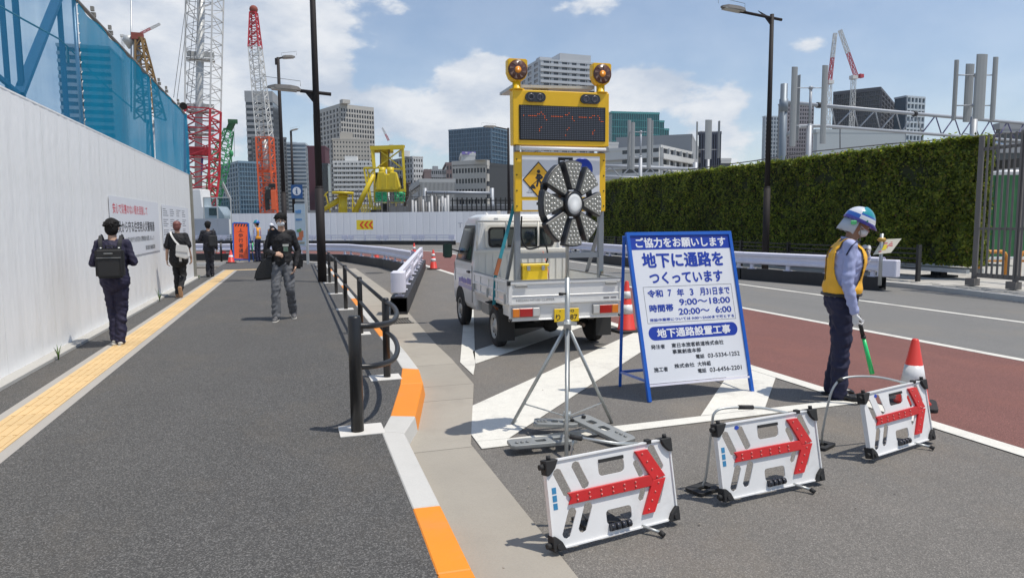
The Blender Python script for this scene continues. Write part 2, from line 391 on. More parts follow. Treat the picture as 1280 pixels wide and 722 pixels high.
for a,b in segs:
    p0,p1=kpt(KP,a),kpt(KP,b); q0,q1=kpt(KI,a),kpt(KI,b)
    y=(p0[1]+p1[1])/2; g=.003
    d=Vector((p1[0]-p0[0],p1[1]-p0[1])).normalized()*g
    p0=(p0[0]+d.x,p0[1]+d.y);q0=(q0[0]+d.x,q0[1]+d.y);p1=(p1[0]-d.x,p1[1]-d.y);q1=(q1[0]-d.x,q1[1]-d.y)
    o=Vector((q0[0]-p0[0],q0[1]-p0[1])).normalized()*.035
    zt=.006
    vs=[(*p0,-.2),(q0[0]+o.x,q0[1]+o.y,-.2),(q1[0]+o.x,q1[1]+o.y,-.2),(*p1,-.2),(*p0,zt),(*q0,zt-.004),(*q1,zt-.004),(*p1,zt)]
    yel=(y<3.5) or (5.30<y<7.1) or any(c<y<c+1.1 and y<27 for c in(9.4,12.9,16.2,19.6,23.))
    MB().add(vs,[(3,2,1,0),(4,5,6,7),(0,1,5,4),(1,2,6,5),(2,3,7,6),(3,0,4,7)]).build('kerb_stone',M_yk if yel else M_kerb,kb,bevel=.006)
# drain grate in the gutter
gr=thing('drain_grate','small dark drain grate in the gutter below the end of the black steel base','drain grate',(1.62,11.4,RZ+.007))
mb=MB()
for i in range(9): mb.box(-.2+i*.045,-.185+i*.045,-.28,.28,.0,.012)
mb.box(-.21,.21,-.3,-.28,0,.012).box(-.21,.21,.28,.3,0,.012); mb.build('grating',M_black,gr)
# manhole
mh=thing('manhole_cover','round grey manhole cover in the asphalt beyond the black railing','manhole cover',(*Gp(468,341,RZ)[:2],RZ-.003))
MB().lathe([(.30,0),(.30,.006),(.27,.008),(.0,.008)],24).build('lid',mat('cast_iron',(.07,.068,.065),.7,.3,bump=.4,bs=40),mh)
# tactile strip
M_tb=mat('tactile_border',(.36,.34,.31),.85,var=.08,grain=.1); M_tt=mat('tactile_tile_yellow',(.62,.44,.22),.75,rnd=.07,var=.06,vs=2,grain=.06,dirt=.2,dirtcol=(.45,.33,.18))
tp=MB().box(-2.33,-1.86,-3,24.9,-.01,.003).box(-1.86,-.95,24.43,24.9,-.01,.003).build('tactile_paving',M_tb,kind='structure')
tm=MB().box(-.148,.148,-.148,.148,0,.006)
for i in range(4): tm.box(-.120+i*.07,-.090+i*.07,-.14,.14,.006,.0105)
tme=tm.mesh('tactile_tile',M_tt)
td=MB().box(-.148,.148,-.148,.148,0,.006)
for i in range(4):
    for j in range(4): td.box(-.125+i*.07,-.095+i*.07,-.125+j*.07,-.095+j*.07,.006,.0105)
tde=td.mesh('tactile_tile',M_tt)
for k in range(92):
    o=link('tactile_tile',tme,tp); o.location=(-2.095,-3+.3*k+.15,.003)
for k in range(1,4):
    o=link('tactile_tile',tde,tp); o.location=(-2.095+.3*k,24.66,.003)
o=link('tactile_tile',tde,tp); o.location=(-2.095,24.66,.0032)
# concrete edging below the hoarding and weeds
MB().box(-2.86,-2.655,-4,21.9,-.1,.035).build('hoarding_footing',M_conc,bevel=.004,kind='structure')
M_weed=mat('weed_green',(.08,.14,.03),.7,var=.3)
def weed(x,y,h,label,n=9):
    mb=MB()
    for i in range(n):
        a=random.uniform(0,6.28); l=h*random.uniform(.5,1); d=Vector((math.cos(a),math.sin(a),0))
        p=[Vector((x,y,.0))+d*(l*.35*t*t)+Vector((0,0,l*t)) for t in (0,.4,.75,1)]; s=Vector((-d.y,d.x,0))*.007
        vs=[];
        for k,q in enumerate(p): w=(1,1.1,.7,.1)[k]; vs+=[q-s*w,q+s*w]
        mb.add(vs,[(2*k,2*k+1,2*k+3,2*k+2) for k in range(3)])
    tag(mb.build('weed',M_weed),label,'weed')
weed(-2.62,15.1,.28,'tall green weed at the hoarding foot left of the man with the white bag',14)
weed(-2.62,8.9,.22,'thin weed at the hoarding foot behind the navy suited man',6)
weed(-2.6,20.9,.16,'small weed tuft at the far end of the hoarding',10)
# ---------------------------------------------------------------- right pavement
M_pv=mat('light_pavers',(.40,.385,.35),.85,var=.12,vs=.8,grain=.1,dirt=.2,dirtcol=(.28,.26,.23))
ke=[(12.6,-6),(12.9,4),(13.2,7),(13.58,9.6),(13.85,11.6),(13.9,12.6),(13.8,14),(13.6,16),(13.5,20),(13.5,48)]
MB().prism([(40,-6),(40,48)]+[(x+.15,y) for x,y in ke[::-1]],-.3,-.012).build('right_pavement',M_pv,kind='structure')
rk=MB().box(14.0,14.1,-6,48,-.4,-.2).build('right_kerb',M_conc,kind='structure')
for (x0,y0),(x1,y1) in zip(ke,ke[1:]):
    L=math.dist((x0,y0),(x1,y1)); n=max(1,round(L/.9))
    for k in range(n):
        if y0+(y1-y0)*k/n<3 or y0>20: 
            if k: continue
            a,b=(x0,y0),(x1,y1)
        else: a=(x0+(x1-x0)*k/n,y0+(y1-y0)*k/n); b=(x0+(x1-x0)*(k+1)/n,y0+(y1-y0)*(k+1)/n)
        MB().prism([a,(a[0]+.146,a[1]),(b[0]+.146,b[1]),b],-.25,-.006).build('kerb_stone',M_kerb,rk,bevel=.005)
# paving slabs of the right pavement, as seen between kerb and fence
i=0; sl=MB().box(0,.592,0,.292,-.012,0).mesh('paving_slab',[mat('paver_slab',(.44,.42,.38),.85,rnd=.12,var=.1,vs=3,grain=.1,dirt=.2,dirtcol=(.3,.28,.25))])
for r in range(26):
    for c in range(9):
        x=13.3+c*.6+(.3 if r%2 else 0); y=8.0+r*.3
        kx=max(xi(ke,y),xi(ke,y+.3))+.17
        if x>kx and x<17.2 and i<230: o=link('paving_slab',sl,bpy.data.objects['right_pavement']); o.location=(x,y,.001); i+=1
# ---------------------------------------------------------------- white hoarding
def mat_hoard():
    m=mat('hoarding_sheet',(.88,.885,.88),.34,rnd=.012,var=.07,vs=.9,streak=.09,spec=.5,dirt=.2,dirtcol=(.66,.66,.63)); t=m.node_tree; b=t.nodes['Principled BSDF']
    tc=t.nodes.new('ShaderNodeTexCoord').outputs['Object']
    n=noise_(t,vmath(t,'MULTIPLY',tc,(1,2.2,.8)),2.0,3,.5); bn=t.nodes.new('ShaderNodeBump'); bn.inputs['Strength'].default_value=.5; bn.inputs['Distance'].default_value=.03
    t.links.new(n.outputs[0],bn.inputs['Height']); t.links.new(bn.outputs[0],b.inputs['Normal']); return m
M_ho=mat_hoard()
ho=thing('hoarding','tall white steel hoarding running along the left side of the pavement','hoarding',(-2.8,-1.5,0))
def ho_panel(seed,w=.5,h=2.93):
    rnd=random.Random(seed); mb=MB(); n=6; prof=[]
    for i in range(n+1):
        y=.0022+(w-.0044)*i/n; prof.append((y,.004*math.sin(math.pi*i/n)*math.sin(i*2.1+seed)*rnd.uniform(.4,1)))
    vs=[]
    tl=0
    for z in (.03,h*.33,h*.66,h): vs+=[(x+tl*(z/h-.5)+(rnd.uniform(-.001,.001) if .01<y<w-.01 else 0),y,z) for y,x in prof]
    k=n+1; fs=[(a*k+i,a*k+i+1,(a+1)*k+i+1,(a+1)*k+i) for a in range(3) for i in range(n)]
    mb.add(vs,fs,True)
    mb.add([(0,.0012,.03),(-.03,.0012,.03),(-.03,.0012,h),(0,.0012,h)],[(0,1,2,3)]).add([(0,w-.0012,.03),(-.03,w-.0012,.03),(-.03,w-.0012,h),(0,w-.0012,h)],[(3,2,1,0)])
    mb.add([(-.03,.0012,.03),(-.03,w-.0012,.03),(-.03,w-.0012,h),(-.03,.004,h)],[(3,2,1,0)]).box(-.03,.004,.0012,w-.0012,h-.0,h+.02)
    return mb.mesh('panel',M_ho)
pv=[ho_panel(i) for i in range(4)]
for k in range(46):
    o=link('panel',pv[(k*7+k//5)%4],ho); o.location=(random.uniform(-.0007,.0007),.5*k,0); o.rotation_euler=(0,0,R(random.uniform(-.08,.08)))
MB().box(-.05,-.034,0,23.1,.05,2.9).build('backing',M_alu,ho)
MB().box(-.06,.05,23.1,23.24,0,2.96).box(.05,.055,23.12,23.22,0,2.96).build('end_post',mat('stained_steel_post',(.30,.29,.25),.6,.3,var=.25,vs=4,streak=.3,dirt=.4,dirtcol=(.12,.12,.07)),ho)
# posters
def poster(name,label,y0,y1,z0,z1,m):
    r=thing(name,label,'poster',(-2.79,(y0+y1)/2,z0))
    MB().box(0,.004,-(y1-y0)/2,(y1-y0)/2,0,z1-z0).build('sheet',m,r)
    return r,frame((.0045,-(y1-y0)/2,0),(0,1,0),(0,0,1)),y1-y0,z1-z0
M_pw=mat('poster_white',(.74,.76,.80),.4,var=.03); M_pr=mat('print_red',(.62,.03,.06),.5,var=0); M_pk=mat('print_black',(.025,.025,.03),.5,var=0); M_pg=mat('print_grey',(.18,.19,.22),.6,var=0)
M_blu=mat('print_blue',(.02,.06,.40),.45,var=0)
r,f,w,h=poster('fire_safety_poster','wide white poster with red and black lettering on the hoarding, nearer of the two',12.35,16.5,.98,2.0,M_pw)
text(r,'安心で災害のない街を目指して',.2,.74,2.75,.17,M_pr,f,.015)
text(r,'火災から守る住宅用火災警報器',.25,.42,3.35,.2,M_pk,f,.02)
text(r,'大切な命を守る住宅用火災警報器を設置しましょう',1.0,.24,2.5,.10,M_pk,f,.005)
text(r,'東京消防庁高輪消防署',2.6,.06,.95,.09,M_pk,f,.008)
r,f,w,h=poster('notice_poster','white notice sheet with columns of small print on the hoarding, farther of the two posters',16.9,20.9,1.0,1.98,M_pw)
mb=MB()
for cxx in range(4):
    for ln in range(17):
        y=.88-ln*.048
        if ln in(4,9,13): continue
        x=.12+cxx*.92; L=.7*random.uniform(.55,1)
        while L>.05:
            w_=random.uniform(.04,.16); mb.box(x,x+w_,y,y+.018,0,.0008,M=f); x+=w_+.025; L-=w_+.025
mb.build('small_print',M_pg,r)
# ---------------------------------------------------------------- blue net screen
def netmat(name,col,a):
    m=bpy.data.materials.new(name); m.use_nodes=True; t=m.node_tree; t.nodes.clear()
    tc=t.nodes.new('ShaderNodeTexCoord').outputs['Object']
    d=N(t,'ShaderNodeBsdfDiffuse'); d.inputs[0].default_value=(*col,1); tr=N(t,'ShaderNodeBsdfTranslucent'); tr.inputs[0].default_value=(*col,1)
    tp=N(t,'ShaderNodeBsdfTransparent'); tp.inputs[0].default_value=(.75,.88,1,1)
    m1=N(t,'ShaderNodeMixShader'); m1.inputs[0].default_value=.45; t.links.new(d.outputs[0],m1.inputs[1]); t.links.new(tr.outputs[0],m1.inputs[2])
    n=noise_(t,vmath(t,'MULTIPLY',tc,(1,1.5,.5)),1.2,3,.5); al=math_(t,'MULTIPLY_ADD',n.outputs[0],.35,a-.17,clamp=True)
    m2=N(t,'ShaderNodeMixShader'); t.links.new(al,m2.inputs[0]); t.links.new(tp.outputs[0],m2.inputs[1]); t.links.new(m1.outputs[0],m2.inputs[2])
    o=N(t,'ShaderNodeOutputMaterial'); t.links.new(m2.outputs[0],o.inputs[0]); return m
ns=thing('net_screen','blue safety netting on a pipe frame above the white hoarding','safety net',(-2.95,-1.5,2.9))
NM=[netmat('blue_net_thin',(.025,.27,.50),.46),netmat('blue_net',(.012,.27,.45),.82)]
def net(y0,y1,z0,z1,m,amp,fr):
    mb=MB(); n=int((y1-y0)*10); k=9; vs=[]
    for j in range(k+1):
        for i in range(n+1):
            y=y0+(y1-y0)*i/n; u=j/k; x=-2.95+amp*(math.sin(y*fr+1.3*math.sin(y*.9))*.6+math.sin(y*fr*2.3+2)*.4)*(1-abs(2*u-1)*.6)
            zz=z0+(z1-z0)*u-.05*math.sin(math.pi*((y-y0)/(y1-y0)*4%1))*(u>.99)
            vs.append((x,y,zz))
    mb.add(vs,[(j*(n+1)+i,j*(n+1)+i+1,(j+1)*(n+1)+i+1,(j+1)*(n+1)+i) for j in range(k) for i in range(n)],True)
    return mb.build('net_sheet',m,ns,world=True)
yz=[(-1.5,6.5),(6.5,11.95),(11.95,17.4),(17.4,22.9)]
for i,(a,b) in enumerate(yz): net(a+.02,b-.02,2.86,4.84,NM[0 if i<2 else 1],.01 if i<2 else .045,(1.5,1.5,4.,3.)[i])
M_pipe=mat('weathered_scaffold_pipe',(.30,.27,.23),.5,.5,var=.2,vs=9)
mb=MB().tube([(-2.97,-1.5,4.95),(-2.97,23,4.80)],.032,8); mb.build('top_pipe',M_pipe,ns,world=True)
MB().tube([(-3.0,-1.5,3.0),(-3.0,22.9,3.0)],.025,8).build('bottom_pipe',M_pipe,ns,world=True)
for a in (6.5,11.95,17.4,22.9): MB().tube([(-2.99,a,2.6),(-2.99,a,4.9)],.028,8).build('upright_pipe',M_steel,ns,world=True)
for y in (9.2,12.9,14.0,18.6,19.6,21.5):
    MB().cbox((-2.97,y,5.0),(.05,.05,.07)).cbox((-2.97,y+.05,4.92),(.07,.04,.07)).build('clamp',M_pipe,ns,world=True)
mb=MB(); random.seed(4)
for a in (6.5,11.95,17.4):
    for j in range(14): z=2.95+j*.14; mb.bar((-2.945,a-.03,z),(-2.945,a+.03,z+.04),.008)
mb.build('lacing',mat('white_cord',(.6,.6,.58),.8,var=0),ns,world=True)
# loudspeaker on the net top
p=Xp(228,127,-2.97); hl=thing('horn_speaker','small black horn loudspeaker on the top pipe of the blue net','loudspeaker',(p.x,p.y,4.8))
MB().tube([(0,0,0),(0,0,.16)],.012).build('stem',M_black,hl); MB().tube([(-.02,.1,.2),(0,0,.19),(.03,-.12,.16)],[.04,.04,.11],12).build('horn',M_black,hl)
# steel frame behind the net
M_bst=mat('dark_blue_steel',(.06,.12,.19),.5,.2,var=.15)
sf=thing('steel_frame','dark steel columns and diagonal brace standing behind the blue net','steel frame',(-4.6,8,0))
def col(px0,py0,px1,py1,X,w):
    a=Xp(px0,py0,X); b=Xp(px1,py1,X); return a,b,w
for (a,b,w) in (col(8,112,1,-40,-4.6,.07),col(26,112,17,-40,-4.6,.085),col(80,140,74,-40,-4.6,.085)):
    a=Vector((a.x,(a.y+b.y)/2,0)); b=Vector((a.x,a.y,7.5)); mb=MB(); mb.box(a.x-w/2,a.x+w/2,a.y-w/2,a.y-w/2+.012,0,7.5).box(a.x-w/2,a.x+w/2,a.y+w/2-.012,a.y+w/2,0,7.5).box(a.x-.008,a.x+.008,a.y-w/2+.012,a.y+w/2-.012,0,7.5); mb.build('column',M_bst,sf,world=True)
a=Xp(24,118,-4.6); b=Xp(75,-10,-4.6); MB().bar(a,b,.09,.17,(1,0,0)).build('brace',M_bst,sf,world=True)
a=Xp(-20,80,-4.6); b=Xp(24,118,-4.6); MB().bar(a,b,.06,.07).build('lower_brace',M_bst,sf,world=True)
rp=thing('rope','greenish tie rope strung behind the blue net','rope',tuple(Xp(0,8,-3.15)))
pts=[Xp(-30,-6,-3.15),Xp(0,8,-3.15),Xp(30,25,-3.15),Xp(74,49,-3.15),Xp(92,66,-3.15),Xp(125,101,-3.15),Xp(165,135,-3.15)]
MB().tube(pts,.012,6).build('strand',mat('rope_green_grey',(.28,.33,.24),.8),rp,world=True)
p=Xp(84,60,-3.14); mb=MB()
for k in range(4): mb.tube([(p.x,p.y+.03*math.cos(t*1.05)*(1+.2*k),p.z-.06-.025*k+.1*math.sin(t*1.05)) for t in range(7)],.011,6)
mb.build('knot',MAT['rope_green_grey'],rp,world=True)
# ---------------------------------------------------------------- lattice work
def lattice(mb,p,q,w0,w1,n,rc,rb,side=None):
    p=Vector(p);q=Vector(q);z=(q-p).normalized(); s=Vector(side) if side else right
    x=(s-z*s.dot(z)).normalized(); y=z.cross(x)
    def cr(t):
        c=p.lerp(q,t); w=(w0+(w1-w0)*t)/2; return [c+x*a*w+y*b*w for a,b in((-1,-1),(1,-1),(1,1),(-1,1))]
    prev=cr(0)
    for i in range(1,n+1):
        cur=cr(i/n)
        for k in range(4):
            k2=(k+1)%4
            mb.bar(prev[k],cur[k],rc*2); mb.bar(cur[k],cur[k2],rb*2)
            if i%2: mb.bar(prev[k],cur[k2],rb*2)
            else: mb.bar(prev[k2],cur[k],rb*2)
        prev=cur
    return mb
M_cw=mat('crane_white',(.62,.62,.60),.5,var=.1); M_cr=mat('crane_red',(.50,.03,.045),.5,var=.12); M_co=mat('crane_orange',(.70,.12,.04),.5,var=.12)
M_cg=mat('crane_green',(.05,.33,.13),.5,var=.15); M_cy=mat('crane_yellow',(.66,.50,.02),.45,var=.12,dirt=.2,dirtcol=(.2,.15,.05)); M_wire=mat('wire',(.06,.06,.065),.6,var=0)
D=66
c=thing('lattice_crane','tall white lattice mast with red lower section just behind the end of the hoarding','crane',tuple(Dp(258,281,D)))
c.location.z=0; 
lattice(MB(),Dp(254,137,D),Dp(258,-110,D),2.35,2.5,17,.07,.026).build('upper_mast',M_cw,c,world=True)
lattice(MB(),Dp(253,222,D),Dp(254,137,D),2.25,2.35,7,.10,.05).build('lower_mast',M_cr,c,world=True)
lattice(MB(),Dp(261,283,D),Dp(253,222,D),.6,2.25,5,.10,.05).build('mast_foot',M_cr,c,world=True)
MB().tube([Dp(248,262,D),Dp(248,170,D),Dp(254,-110,D)],.34,10).build('leader_pipe',M_alu,c,world=True)
MB().tube([Dp(250,235,D),Dp(253,196,D)],.1,8).build('hose_reel',mat('violet_pipe',(.12,.1,.35),.5),c,world=True)
for y in (75,140,168):
    p=Dp(251,y,D); MB().cbox(p,(2.4,1.1,.15)).cbox(p+Vector((0,0,.5)),(2.4,.04,.5)).build('platform',mat('mast_platform',(.42,.42,.4),.6,var=.2),c,world=True)
p=Dp(250,190,D); MB().cbox(p,(1.9,1.4,.7)).build('carriage',M_cr,c,world=True,bevel=.04)
for a,b in (((241,-60),(217,122)),((245,-60),(221,126)),((250,-60),(233,124)),((256,-60),(238,128))): MB().tube([Dp(*b,D-4),Dp(*a,D)],.022,5).build('pendant_wire',M_wire,c,world=True)
MB().box(-1.2,1.2,-1,1.5,0,1.6).build('crawler_body',M_cr,c,bevel=.1)
D=70
c=thing('crawler_crane','slim green lattice boom leaning right with a hanging hook','crane',tuple(Dp(262,281,D))); c.location.z=0
b0=Dp(262,275,D); b1=Dp(274,205,D); b2=Dp(286,163,D); b3=Dp(291,152,D)
lattice(MB(),b0,b1,.9,1.45,9,.05,.035).build('boom',M_cg,c,world=True); lattice(MB(),b1,b2,1.45,.7,7,.05,.035).build('boom',M_cg,c,world=True)
MB().bar(b2,b3,.45,.5).cbox(b3,(.9,.4,.4)).bar(b2+Vector((-.5,0,.1)),b2+Vector((.3,0,.2)),.2).build('boom_head',mat('crane_green_dark',(.03,.12,.05),.5),c,world=True)
MB().tube([Dp(289.5,155,D),Dp(289,190,D)],.02,5).tube([Dp(292.5,155,D),Dp(293,196,D)],.02,5).tube([Dp(280,160,D),Dp(266,220,D)],.02,5).build('hoist_wire',M_wire,c,world=True)
p=Dp(289,192,D); MB().sphere(p,(.22,.15,.35)).tube([p,p-Vector((0,0,.9))],.06,6).build('hook_block',M_cg,c,world=True)
MB().bar(Dp(275,222,D),Dp(288,250,D),.22).build('mast_strut',M_alu,c,world=True)
MB().box(-1.4,1.4,-1,2,0,2.2).build('crawler_body',M_cg,c,bevel=.1)
D=85
c=thing('piling_rig','tall slim rig mast, red tip and white middle above an orange lower section','piling rig',tuple(Dp(334,281,D))); c.location.z=0
lattice(MB(),Dp(319,60,D),Dp(317,16,D),1.25,.7,7,.07,.04).build('mast_tip',M_cr,c,world=True)
lattice(MB(),Dp(331,172,D),Dp(319,60,D),1.55,1.25,14,.06,.035).build('upper_mast',M_cw,c,world=True)
lattice(MB(),Dp(337,275,D),Dp(331,172,D),1.6,1.6,11,.10,.045).build('lower_mast',M_co,c,world=True)
MB().tube([Dp(333,225,D),Dp(331,175,D)],.3,10).build('leader_pipe',M_alu,c,world=True)
MB().tube([Dp(331,175,D),Dp(319,18,D)],.06,8).build('kelly_bar',M_alu,c,world=True)
p=Dp(317,12,D); MB().sphere(p,(.5,.3,.5)).cbox(p-Vector((0,0,.3)),(.6,.4,.5)).build('sheave_head',mat('rusty_red',(.25,.06,.04),.7,var=.3),c,world=True)
p=Dp(334,214,D); MB().cbox(p,(2.0,.8,.35)).build('platform',M_co,c,world=True)
for k,(x,y,w,h) in enumerate(((338,243,1.1,1.2),(342,250,.6,2.4),(334,252,.5,2.0),(340,232,.8,.5))):
    p=Dp(x,y,D-.9); MB().cbox(p,(w,.7,h)).build('drive_unit',M_black if k!=1 else M_co,c,world=True,bevel=.05)
MB().box(-1.5,1.5,-.5,3,0,1.6).build('crawler_body',M_co,c,bevel=.1)
# yellow drill rig
D=76
def zy(x,y,d=D): return Dp(400+x/6.015,160+y/6.015,d)
def zv(mb,x0,y0,x1,y1,w,dd=0): return mb.bar(zy(x0,y0,D+dd),zy(x1,y1,D+dd),w*D/853/6.015)
c=thing('boring_machine','large yellow boring machine with green net baskets above the far white fence','boring machine',tuple(zy(540,728))); c.location.z=0
mb=MB()
for dd in (0,2.2): zv(mb,380,152,630,144,30,dd); zv(mb,392,140,408,305,24,dd); zv(mb,620,140,640,480,18,dd); zv(mb,408,305,412,560,14,dd)
mb.bar(zy(385,146),zy(385,146,D+2.2),.3).bar(zy(628,140),zy(628,140,D+2.2),.3); mb.build('gantry_frame',M_cy,c,world=True)
mb=MB(); zv(mb,420,305,620,155,9); zv(mb,450,170,620,305,9); zv(mb,410,300,640,312,10); mb.build('cross_brace',M_cy,c,world=True)
MB().tube([zy(488,300,D+1),zy(488,150,D+1)],.50,12).tube([zy(488,185,D+1),zy(488,150,D+1)],.95,12).tube([zy(420,185,D+1),zy(420,150,D+1)],.4,12).build('drill_column',M_cy,c,world=True)
mb=MB(); zv(mb,455,150,455,300,9); zv(mb,520,150,516,300,9); mb.build('guide_rail',mat('rig_brown',(.09,.05,.02),.6),c,world=True)
for x in (468,530): MB().tube([zy(x,350,D),zy(x,296,D)],.38,14).build('motor',M_cy,c,world=True)
MB().prism([(-1.2,-1.0),(1.15,-1.0),(1.45,-.7),(1.05,.95),(.35,1.0),(.3,.75),(-.15,.75),(-.2,1.0),(-.95,1.0),(-1.25,-.4)],-.5,.5,M=frame(zy(508,400),tuple(right),(0,0,1))).build('gearbox',M_cy,c,world=True,bevel=.08)
for x in (440,500,570): MB().cbox(zy(x,400,D-.7),(.10,.1,1.5)).build('rib',M_cy,c,world=True)
mb=MB(); zv(mb,408,468,645,470,22); zv(mb,415,562,645,560,6); zv(mb,412,480,412,560,5); zv(mb,508,480,508,640,7); zv(mb,570,480,570,640,7); zv(mb,645,480,645,562,6); zv(mb,508,600,570,600,7); zv(mb,508,570,570,640,4); mb.build('basket_frame',M_cy,c,world=True)
gm=mat('green_net',(.05,.42,.18),.7,var=.25,vs=2)
for x0,x1 in ((416,504),(556,640)):
    mb=MB(); P=[zy(x0,480,D-.3),zy(x1,480,D-.3),zy(x1,556,D-.3),zy(x0,556,D-.3)]; n=8; vs=[]
    for j in range(n+1):
        for i in range(n+1): vs.append(P[0].lerp(P[1],i/n).lerp(P[3].lerp(P[2],i/n),j/n)+Vector((0,random.uniform(-.12,.12),0)))
    mb.add(vs,[(j*(n+1)+i,j*(n+1)+i+1,(j+1)*(n+1)+i+1,(j+1)*(n+1)+i) for j in range(n) for i in range(n)],False); mb.build('net_basket',gm,c,world=True)
MB().tube([zy(255,650),zy(405,350)],.32,10,.24).build('boom_arm',M_cy,c,world=True)
mb=MB(); zv(mb,330,300,380,600,12); zv(mb,355,300,372,420,10); zv(mb,335,300,420,300,16); zv(mb,400,320,350,380,10); zv(mb,360,380,400,640,10); mb.build('side_frame',M_cy,c,world=True)
MB().tube([zy(680,415),zy(655,420),zy(660,500),zy(640,560),zy(625,640)],.16,8).build('hose',mat('hose_brown',(.05,.03,.02),.7),c,world=True)
MB().cbox(zy(490,690),(3,2,2.2)).build('undercarriage',M_dark,c,world=True)
for q,w_ in ((zy(440,390,D+.8),(.7,.5,1.6)),(zy(600,420,D+.8),(.5,.5,1.2)),(zy(485,600,D+1),(.9,.6,1.0))): MB().cbox(q,w_).build('dark_machinery',M_black,c,world=True)
mb=MB()
for k in range(9): zv(mb,410+k*6,580+(k%3)*8,402+k*9,640,7)
for k in range(6): zv(mb,300+k*14,575,320+k*12,640,6)
mb.build('hose_bundle',M_cy,c,world=True,kind='stuff')
c=thing('small_rig','low yellow column rig left of the boring machine, its arm slanting to the left','drilling rig',tuple(zy(175,728))); c.location.z=0
MB().tube([zy(172,700),zy(172,490)],.5,14).tube([zy(172,498),zy(172,480)],1.2,14).tube([zy(172,520),zy(172,508)],.65,14).build('column',M_cy,c,world=True)
MB().tube([zy(25,615),zy(145,540)],.24,10,.32).build('arm',M_cy,c,world=True)
mb=MB(); zv(mb,245,480,245,700,9); zv(mb,285,540,285,700,9); zv(mb,210,600,300,600,8); zv(mb,245,540,285,620,6); zv(mb,245,620,285,560,6); zv(mb,40,490,80,640,8); zv(mb,60,480,20,520,7); mb.build('access_frame',M_cy,c,world=True)
# yellow lattice jib and masts seen over the net
D=110
c=thing('yellow_gantry','small yellow and brown lattice tower behind the top of the blue net','crane',tuple(Dp(183,281,D))); c.location.z=0
lattice(MB(),Dp(188,150,D),Dp(175,48,D),3.3,.9,9,.14,.09).build('lattice',mat('ochre',(.22,.13,.04),.6,var=.3),c,world=True)
MB().tube([Dp(171,100,D),Dp(171,50,D)],.5,10).tube([Dp(164,140,D),Dp(164,1,D)],.12,8).build('mast',M_steel,c,world=True)
MB().lathe([(.1,-1.0),(.9,.2),(.7,.9),(.1,1.1)],12,M=Matrix.Translation(Dp(161,53,D))).build('hopper',M_alu,c,world=True)
MB().cbox(Dp(172,46,D),(1.6,1.2,1.)).build('head',mat('rusty_red',(.25,.06,.04),.7),c,world=True)
MB().tube([Dp(188,281,D),Dp(188,150,D)],.6,8).build('support_leg',M_steel,c,world=True)
def tower_crane(label,D,mast,jib,w=1.6,back=None,mt=None):
    c=thing('tower_crane',label,'crane',tuple(Dp(mast[0],281,D))); c.location.z=0
    top=Dp(*mast,D); lattice(MB(),Vector((top.x,top.y,0)),top,w,w,max(6,int(top.z/(w*1.6))),w*.06,w*.035).build('mast',mt or M_cw,c,world=True)
    k=len(jib)
    for i in range(k-1):
        a=Dp(*jib[i],D); b=Dp(*jib[i+1],D); n=6
        for j in range(0,2):
            p=a.lerp(b,j/2); q=a.lerp(b,(j+1)/2); lattice(MB(),p,q,w*.85,w*.75,5,w*.07,w*.05).build('jib',M_cr if (i*2+j)%2==0 else M_cw,c,world=True)
    MB().cbox(top,(w*1.8,w*1.5,w)).build('cab',M_cw,c,world=True)
    if back: MB().bar(top,Dp(*back,D),w*.5).bar(Dp(*back,D),Dp(*back,D)+Vector((0,0,-w)),w*1.2).build('counter_jib',M_cr,c,world=True)
    MB().tube([Dp(*jib[-1],D),Dp(*jib[0],D)+Vector((0,0,w*1.5))],w*.03,5).build('stay',M_wire,c,world=True)
    return c
tower_crane('white mast with red luffing jib, left of the two cranes above the scaffolded tower',420,(1037,103),[(1037,103),(1044,42)],2.1,(1033,101))
tower_crane('red and white jib leaning left above the scaffolded tower, right of the two cranes',420,(1067,97),[(1070,95),(1050,38)],2.1,(1076,93))
tower_crane('tiny pale tower crane with a jib pointing right, seen over the blue net',300,(153,45),[(176,42),(200,30)],.9)
tower_crane('tiny red and white jib crane above the boring machine',380,(489,182),[(486,176),(478,160)],1.1)
